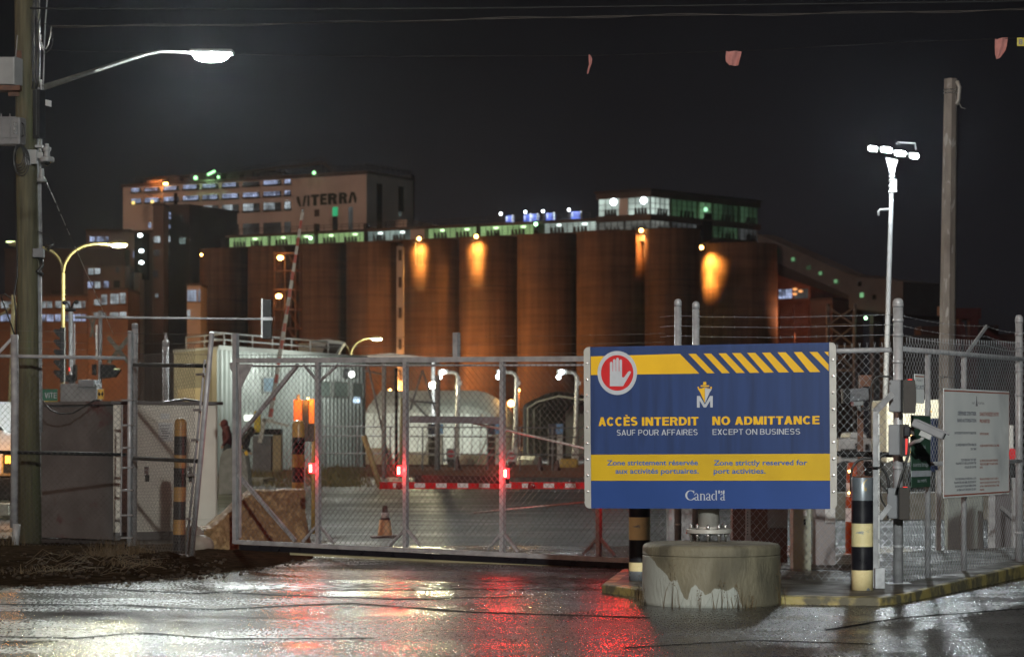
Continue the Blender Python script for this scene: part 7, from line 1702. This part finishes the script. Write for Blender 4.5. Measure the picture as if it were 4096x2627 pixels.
b = MB(); b.cyl(TVa.at(674, 830, -2), TVa.at(675, 768, -2), .3, n=8); b.slab(TVa, 650, 815, 690, 826, -3, -1); b.build('flue', M['gal_dark'], tw)
EVb = VP(330, 392, 560, 392)
e1 = block('brick_annex', 'brown annex with a roof strip of three lit windows left of the towers', 'building', VP(300, 420, 500, 420), 345, 520, 925, 14, M['tower_warm'])
Vq = VP(300, 420, 500, 420)
for (x0, x1) in [(360, 379), (386, 416), (424, 434)]: win(e1, Vq, x0, 947, x1, 966, 'W_blue')
b2_ = block('conveyor_house', 'dark gallery block spanning behind the double armed street lamp', 'building', VP(100, 402, 500, 402), 20, 500, 1003, 10, M['bldg_dark'])
e2 = block('brick_annex', 'small brown annex with two stacks of paired lit windows', 'building', EVb, 335, 500, 1062, 12, M['tower_warm'])
for (x0, y0, x1, y1, m) in [(354, 1074, 374, 1098, 'W_white'), (380, 1074, 401, 1096, 'W_white'), (352, 1127, 372, 1156, 'W_blue'), (380, 1127, 401, 1154, 'W_white'), (416, 1125, 434, 1152, 'W_blue'), (464, 1068, 476, 1086, 'W_dim')]: win(e2, EVb, x0, y0, x1, y1, m)
b = MB(); b.slab(EVb, 455, 1122, 480, 1150, .02, .08); b.build('opening', M['W_dark'], e2)
LVb = VP(-40, 380, 520, 378)
e3 = block('office_wing', 'long low brown building with two rows of bright grid windows at far left', 'building', LVb, -40, 350, 1186, 14, M['brown_wall'])
for (x0, x1) in [(5, 46), (163, 182), (188, 208), (223, 245), (259, 280), (295, 326), (331, 341)]:
    win(e3, LVb, x0, 1205, x1, 1231, 'W_white', 3); 
for (x0, x1) in [(2, 42), (163, 181), (188, 214), (222, 242), (262, 280), (293, 324), (330, 342)]: win(e3, LVb, x0, 1258, x1, 1284, 'W_blue', 3)
e4 = block('office_wing', 'taller brown wing with large grid windows right of the long low building', 'building', VP(300, 376, 560, 376), 352, 512, 1160, 12, M['brown_wall'])
Vq = VP(300, 376, 560, 376)
for (x0, y0, x1, y1) in [(378, 1198, 400, 1220), (406, 1178, 428, 1218), (442, 1175, 475, 1215), (481, 1172, 502, 1214), (376, 1250, 392, 1268), (410, 1250, 424, 1270), (440, 1250, 474, 1270), (480, 1248, 505, 1272)]: win(e4, Vq, x0, y0, x1, y1, 'W_white', 3)
b = MB(); b.slab(LVb, 200, 1160, 240, 1186, -4, -1); b.cyl(LVb.at(228, 1186, -2), LVb.at(229, 1158, -2), .3, n=6); b.build('roof_vent', M['gal_dark'], e3)
e5 = block('lift_house', 'narrow white walled block with tall lit windows between tower and silos', 'building', VP(700, 384, 820, 384), 748, 802, 1142, 8, M['bldg'])
Vq = VP(700, 384, 820, 384)
for (x0, y0, x1, y1, m) in [(750, 1160, 785, 1205, 'W_bl2'), (793, 1160, 801, 1205, 'W_bl2'), (750, 1240, 760, 1266, 'W_white')]:
    if m not in M: M[m] = litwin('tall_white_window', (.66, .78, 1), 1.0, .3, floor=.3)
    win(e5, Vq, x0, y0, x1, y1, m, 3, 4)
b6 = block('dark_link', 'dark link block under the gallery left of the silos', 'building', VP(700, 408, 920, 408), 758, 905, 960, 6, M['bldg_dark'])
for (x0, y0, x1, y1) in [(760, 1052, 788, 1074), (775, 1108, 786, 1120)]: win(b6, VP(700, 408, 920, 408), x0, y0, x1, y1, 'W_dim')
p = at(806, 1019, 388); t = thing('roof_lamp', 'tiny orange lamp on the upper left corner of the leftmost silo', 'lamp', p); b = MB(); b.ball(p, .2); b.build('lens', M['L_orange'], t)

# ---------------------------------------------------------------- sloping conveyor and buildings to the right
CVv = VP(3035, 374, 3620, 352)
t = thing('conveyor_gallery', 'grey enclosed conveyor sloping down to the right from the silos', 'conveyor', CVv.at(3300, 1180))
def q4(b, vp, pts, d, o=0): b.prism([vp.at(x, y, o) for x, y in pts], -vp.n * d)
b = MB(); q4(b, CVv, [(3030, 936), (3200, 1010), (3395, 1098), (3395, 1180), (3110, 1052), (3030, 1018)], 4); b.build('wall', M['conv'], t)
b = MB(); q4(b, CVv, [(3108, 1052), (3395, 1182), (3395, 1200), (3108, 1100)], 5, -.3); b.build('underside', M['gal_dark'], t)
for i, (x, y) in enumerate([(3108, 1008), (3175, 1040), (3236, 1070), (3286, 1094), (3348, 1128)]):
    b = MB(); b.slab(CVv, x - 9, y - 8, x + 9, y + 9, .05, .12); b.build('window', M['W_emer3'] if i in (1, 3) and 'W_emer3' in M else (M['W_dgreen']), t)
M['W_emer3'] = litwin('bright_small_green', (.35, .85, .40), .8, .3, floor=.4)
for (x, y) in [(3174, 1036), (3284, 1092), (3345, 1124)]:
    b = MB(); b.slab(CVv, x - 6, y - 6, x + 6, y + 8, .13, .16); b.build('lit_pane', M['W_emer3'], t)
t2 = thing('transfer_tower', 'grey box shaped transfer house at the foot of the sloping conveyor', 'building', CVv.at(3500, 1740))
b = MB(); q4(b, CVv, [(3395, 1096), (3440, 1108), (3612, 1126), (3612, 1258), (3395, 1232)], 9); b.build('house', M['conv'], t2)
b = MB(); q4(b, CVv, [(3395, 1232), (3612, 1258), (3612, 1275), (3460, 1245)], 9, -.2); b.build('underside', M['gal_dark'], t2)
for (x, y, m) in [(3448, 1180, 'W_emer3'), (3440, 1135, 'W_dark'), (3498, 1188, 'W_dark')]:
    b = MB(); b.slab(CVv, x - 7, y - 9, x + 7, y + 9, .05, .12); b.build('window', M[m], t2)
b = MB(); b.ball(CVv.at(3472, 1272, .5), .22); b.build('lamp', M['L_green'], t2)
b = MB()
for x in (3312, 3420): 
    for o in (0, -6): b.cyl(CVv.P(CVv.u(x), 0, o), CVv.P(CVv.u(x), CVv.z(x, 1215), o), .3, n=6)
for (ya, yb) in ((1228, 1300), (1300, 1385), (1385, 1480)):
    b.pbar(CVv, (3312, ya), (3420, yb), .25, .25); b.pbar(CVv, (3420, ya), (3312, yb), .25, .25); b.pbar(CVv, (3312, yb), (3420, yb), .25, .25)
b.build('trestle', M['conv'], t2)
b = MB(); q4(b, CVv, [(3130, 1160), (3450, 1200), (3450, 1240), (3130, 1215)], 8, -14) if False else b.slab(CVv, 3460, 1258, 3475, 1745, -3, -1); b.build('leg', M['conv'], t2)
BRv = VP(3105, 392, 3320, 386)
t = block('brick_building', 'red brick building with two lit windows under the sloping conveyor', 'building', BRv, 3106, 3242, 1090, 12, M['brick'])
win(t, BRv, 3116, 1157, 3168, 1194, 'W_dusk', 4, 3) if 'W_dusk' in M else win(t, BRv, 3116, 1157, 3168, 1194, 'W_blue', 4, 3)
win(t, BRv, 3178, 1155, 3232, 1194, 'W_dim', 4, 3)
for (x, y) in [(3185, 1157), (3207, 1165), (3184, 1176)]:
    b = MB(); b.ball(BRv.at(x, y, .4), .28, (1.4, 1, .8)); b.build('window_lamp', glow('orange_bulb', (1, .42, .15), 1.2), t)
b = MB(); b.slab(BRv, 3106, 1196, 3242, 1204, .0, .4); b.slab(BRv, 3106, 1212, 3242, 1222, .0, .3)
for x in (3112, 3170, 3232): b.slab(BRv, x - 6, 1222, x + 8, 1745, .0, .5)
b.build('pilaster', M['brick'], t)
t5 = block('brick_building', 'dim brown building continuing right of the brick one', 'building', BRv, 3243, 3330, 1200, 10, M['tower_warm'])
p = at(3180, 1330, 372); tl = thing('yard_lamp', 'sodium lamp washing the red brick building under the conveyor', 'lamp', V((p.x, p.y, 0))); b = MB(); b.cyl((p.x, p.y, 0), p, .1, n=6); b.build('pole', M['rust'], tl); b = MB(); b.ball(p + V((0, 0, -6)), .2); b.build('lens', M['L_orange'], tl)
lamp('yard_light', 'POINT', p + V((0, -1, 2)), 1500, (1, .40, .20), .4, parent=tl)
# dark red crane and clutter on the far right
CR = VP(3700, 300, 4100, 300)
t = thing('harbour_crane', 'dark red harbour crane portal far behind the right fence', 'crane', CR.at(3890, 1745))
b = MB(); b.slab(CR, 3880, 1275, 3912, 1745, -2, 0); b.slab(CR, 3822, 1232, 3924, 1275, -5, 0); b.slab(CR, 3836, 1275, 3846, 1745, -2, 0); b.pbar(CR, (3846, 1290), (3885, 1500), .5, .5); b.pbar(CR, (3912, 1300), (4090, 1420), .6, .6, -1); b.build('frame', M['crane_red'], t)
b = MB(); b.slab(CR, 3912, 1230, 3914, 1300, -1, 0); b.slab(CR, 3700, 1300, 3830, 1745, -8, -3); b.slab(CR, 3930, 1330, 4150, 1745, -9, -4); b.slab(CR, 3960, 1295, 4020, 1340, -7, -4); b.build('machinery', mat('crane_dark', (.05, .02, .02), (.03, .015, .015), 1, .7), t)
t = thing('silo_shed', 'dim shed with a pale stripe behind the concrete pole', 'building', at(3650, 1745, 290)); SVx = VP(3560, 290, 3760, 290); b = MB(); b.slab(SVx, 3560, 1340, 3760, 1745, -8, 0); b.build('wall', M['gal_dark'], t)
b = MB(); b.slab(SVx, 3755, 1225, 3764, 1262, -1, .2); b.build('lamp_box', mat('pale_lamp_box', (.3, .2, .15), None, rough=.6), t)

# ---------------------------------------------------------------- things just behind the right fence
XV2 = VP(3500, 59, 3800, 59)
t = thing('parked_trailer', 'white trailer with small yellow stars behind the right fence', 'trailer', XV2.at(3650, 1960))
b = MB(); b.slab(XV2, 3545, 1598, 3765, 1850, -2.4, 0); b.build('body', mat('bright_trailer_white', (.74, .72, .58), (.68, .66, .54), 1, .5), t, .04)
b = MB()
for (x, y) in [(3638, 1642), (3722, 1645), (3720, 1812), (3640, 1805), (3560, 1640)]:
    pts = []
    for k in range(10):
        a = math.pi / 2 + k * math.pi / 5; r = 7 if k % 2 == 0 else 3; pts.append(XV2.at(x + r * math.cos(a), y - r * math.sin(a), .005))
    b.prism(pts[::-1], XV2.n * .01)
b.build('star', M['s_yel'], t)
b = MB()
for x in (3590, 3700): q = XV2.at(x, 1905); b.cyl(q + V((0, -.02, 0)), q + V((0, .3, 0)), .42, n=24)
b.build('wheel', M['rubber'], t)
b = MB(); b.slab(XV2, 3545, 1852, 3765, 1885, -2.3, -.1); b.build('chassis', M['gal_dark'], t)
lamp('trailer_fill', 'SPOT', XV2.at(3650, 1500, 4.0), 1000, (1, .98, .85), .3, XV2.at(3650, 1690), R(70), .6, parent=t)  # unseen spot added to brighten the trailer side
t = thing('parked_car', 'dark blue car roof showing before the starred trailer', 'car', at(3740, 1960, 52)); XC = VP(3600, 52, 3900, 52)
b = MB(); b.prism([XC.at(3700, 1702), XC.at(3712, 1682), XC.at(3730, 1672), XC.at(3900, 1672), XC.at(3930, 1740), XC.at(3960, 1800), XC.at(3960, 1930), XC.at(3690, 1930), XC.at(3690, 1760)], V((0, 1.7, 0))); b.build('body', mat('dark_blue_car', (.04, .06, .14), None, rough=.25), t, .05)
b = MB()
for x in (3730, 3900): q = XC.at(x, 1945); b.cyl(q + V((0, -.02, 0)), q + V((0, .25, 0)), .32, n=24)
b.build('wheel', M['rubber'], t)
XT = VP(3300, 70, 3560, 70)
t = thing('parked_truck', 'white truck with a domed roof unit seen through the fence beside the blue sign', 'truck', XT.at(3420, 1955))
b = MB(); b.slab(XT, 3352, 1752, 3500, 1900, -3, 0); b.build('body', M['white_paint'], t, .05)
b = MB(); b.prism([XT.at(3398, 1752), XT.at(3402, 1732), XT.at(3412, 1728), XT.at(3450, 1728), XT.at(3468, 1744), XT.at(3470, 1752)], V((0, 2, 0))); b.build('roof_unit', M['white_paint'], t, .03)
b = MB(); b.slab(XT, 3362, 1795, 3426, 1830, .01, .05); b.slab(XT, 3460, 1775, 3476, 1800, .01, .05); b.slab(XT, 3420, 1772, 3448, 1800, .01, .05); b.build('panel', M['brown_box'], t)
b = MB()
for x in (3385, 3465): q = XT.at(x, 1900); b.cyl(q + V((0, -.02, 0)), q + V((0, .3, 0)), .42, n=24)
b.build('wheel', M['rubber'], t)
t = thing('barricade_drum', 'orange and white barricade drum with tiny lamps behind the worn bollard', 'drum', at(3425, 2150, 31))
q = at(3422, HZ, 31); b = MB(); z = lambda y: zat(y, 31)
b.lathe((q.x, q.y, 0), [(.17, .0), (.17, .08), (.13, .09), (.13, z(2085)), (.13, z(2030)), (.125, z(1985)), (.12, z(1930)), (.115, z(1880)), (.10, z(1850)), (.05, z(1846)), (.0001, z(1846))], 24, [1, 1, 0, 1, 0, 1, 0, 0, 0, 0]); b.build('body', [M['orange'], M['refl']], t)
b = MB(); b.ball(at(3397, 1884, 30.8), .018); b.ball(at(3396, 1970, 30.8), .016); b.build('lamp', M['L_orange'], t)
# low cabinets seen under the big sign
def lowcab(name, label, x0, x1, y0, D, m, bits=None):
    vp = VP(x0, D, x1, D); t = thing(name, label, 'cabinet', vp.at((x0 + x1) / 2, EYE * F / D + HZ)); z = vp.z(x0, y0)
    b = MB(); b.ub(vp, vp.u(x0), vp.u(x1), 0.0, z, -.3, 0); b.build('body', m, t, .01)
    if bits:
        for (a0, b0, a1, b1, mm, nm) in bits: b = MB(); b.slab(vp, a0, b0, a1, b1, .002, .02); b.build(nm, M[mm], t)
    return t
lowcab('control_pillar', 'slim beige control pillar with a black keyhole behind the fence under the sign', 3172, 3245, 1985, 26.6, mat('pillar_beige', (.33, .34, .27), (.28, .29, .23), 3, .45), [(3212, 2040, 3226, 2062, 'paper', 'tag'), (3214, 2075, 3222, 2098, 'black', 'keyhole')])
lowcab('control_pillar', 'white backed panel right of the slim beige pillar', 3262, 3342, 1990, 27.6, mat('mauve_panel', (.22, .19, .19), None, rough=.5), [(3300, 2030, 3340, 2088, 'paper', 'notice')])
lowcab('control_pillar', 'brown cabinet with a pale panel left of the slim beige pillar', 2930, 3150, 1985, 28.2, mat('rusty_cabinet', (.10, .05, .04), (.07, .04, .035), 2, .6), [(3070, 1990, 3150, 2110, 'grey_box', 'pale_panel')])
VS = VP(2960, 26.3, 3200, 26.3)
t = thing('slotted_post', 'perforated steel post seen under the right half of the blue sign', 'post', VS.at(2992, 2290)); b = MB(); b.slab(VS, 2982, 1960, 3001, 2140, 0, .03); b.slab(VS, 2980, 2140, 3003, 2300, -.01, .04); b.build('post', M['galv'], t)
b = MB()
for y in range(2045, 2135, 11): b.slab(VS, 2987, y, 2991, y + 4, .031, .034)
b.build('holes', M['black'], t)
# pale slabs leaning behind the right fence
SLv = VP(3780, 33.5, 4080, 33.8)
t = thing('concrete_slab', 'tall pale smooth slab behind the right fence under the white sign', 'slab', SLv.at(3880, 2200)); b = MB(); b.prism([SLv.at(3790, 1900), SLv.at(3932, 1900), SLv.at(3936, 2200), SLv.at(3790, 2200)], V((0, .25, 0))); b.build('slab', mat('pale_slab', (.36, .40, .37), (.30, .34, .32), 2, .5), t, .02)
t = thing('concrete_slab', 'mauve grey slab with a slanting brace behind the right end of the fence', 'slab', SLv.at(4020, 2210)); b = MB(); b.prism([SLv.at(3975, 1960), SLv.at(4070, 1960), SLv.at(4070, 2205), SLv.at(3975, 2205)], V((0, .25, 0))); b.build('slab', mat('mauve_slab', (.20, .19, .20), (.16, .15, .16), 2, .5), t, .02); b = MB(); b.pbar(SLv, (3988, 2025), (4045, 2075), .05, .04, .1); b.build('brace', M['galv'], t)
for (x0, x1, y0, y1, lab) in [(3742, 3760, 2000, 2214, 'bluish square post under the left edge of the white sign'), (3951, 3976, 2024, 2222, 'bright galvanised post right of the pale slab'), (4046, 4062, 2030, 2200, 'pale square post near the right end of the fence')]:
    vp = VP(x0, 31.5, x1, 31.5); b = MB(); b.slab(vp, x0, y0 - 120, x1, y1, 0, .08); tag(b.build('square_post', M['galv']), lab, 'post', 'square posts behind the right fence')
t = thing('no_entry_sign', 'sliver of a red and white sign at the right edge behind the fence', 'sign', at(4036, 1840, 60)); vp = VP(4000, 60, 4096, 60); b = MB(); b.slab(vp, 4024, 1700, 4052, 1838, 0, .03); b.build('board', M['white_paint'], t); b = MB(); b.lathe(vp.at(4046, 1815, .035), [(.14, 0), (.14, .01)], 20, axis=vp.n); b.build('disc', M['refl_red'], t)
b = MB(); b.bx((5.5, 46, -.02), (14, 47.2, .5)); tag(b.build('concrete_barrier', M['concrete']), 'low concrete barrier before the starred trailer', 'barrier')

# ---------------------------------------------------------------- the street lamp over the photographer
fl2 = V((1.9, -1.5, 9.2)); t = thing('street_lamp', 'street lamp on the near side of the road above the viewer', 'street lamp', (3.4, -1.5, 0))
b = MB(); b.tube([(3.4, -1.5, 0), (3.4, -1.5, 8.6), (3.1, -1.5, 9.2), (2.2, -1.5, 9.35)], [.10, .08, .06, .05], 12); b.build('pole', M['galv_dull'], t)
b = MB(); b.bx(fl2 + V((-.35, -.17, .02)), fl2 + V((.35, .17, .12))); hd = b.build('lamp_head', M['galv_dull'], t, .03); b = MB(); b.bx(fl2 + V((-.28, -.13, -.01)), fl2 + V((.28, .13, .018))); b.build('lens', M['L_white'], hd)
lamp('street_lamp_light', 'SPOT', fl2 - V((0, 0, .2)), 22000, (.97, 1.0, .95), .25, V((0, 28, 2.5)), R(64), .35, parent=t)

# ---------------------------------------------------------------- damp night air
b = MB(); b.bx((-330, -14, -1.2), (330, 560, 72))
hz = b.build('haze', None, loc=(0, 0, 0)) if False else None
me = bpy.data.meshes.new('haze'); me.from_pydata(b.v, [], b.f); hz = bpy.data.objects.new('haze', me); COL.objects.link(hz); hz['kind'] = 'stuff'
m = bpy.data.materials.new('damp_air'); m.use_nodes = True; t = m.node_tree; t.nodes.clear()
o_ = t.nodes.new('ShaderNodeOutputMaterial'); pv = t.nodes.new('ShaderNodeVolumePrincipled')
pv.inputs['Color'].default_value = (.72, .78, .90, 1); pv.inputs['Density'].default_value = .00015; pv.inputs['Anisotropy'].default_value = .84
t.links.new(pv.outputs[0], o_.inputs['Volume']); me.materials.append(m)
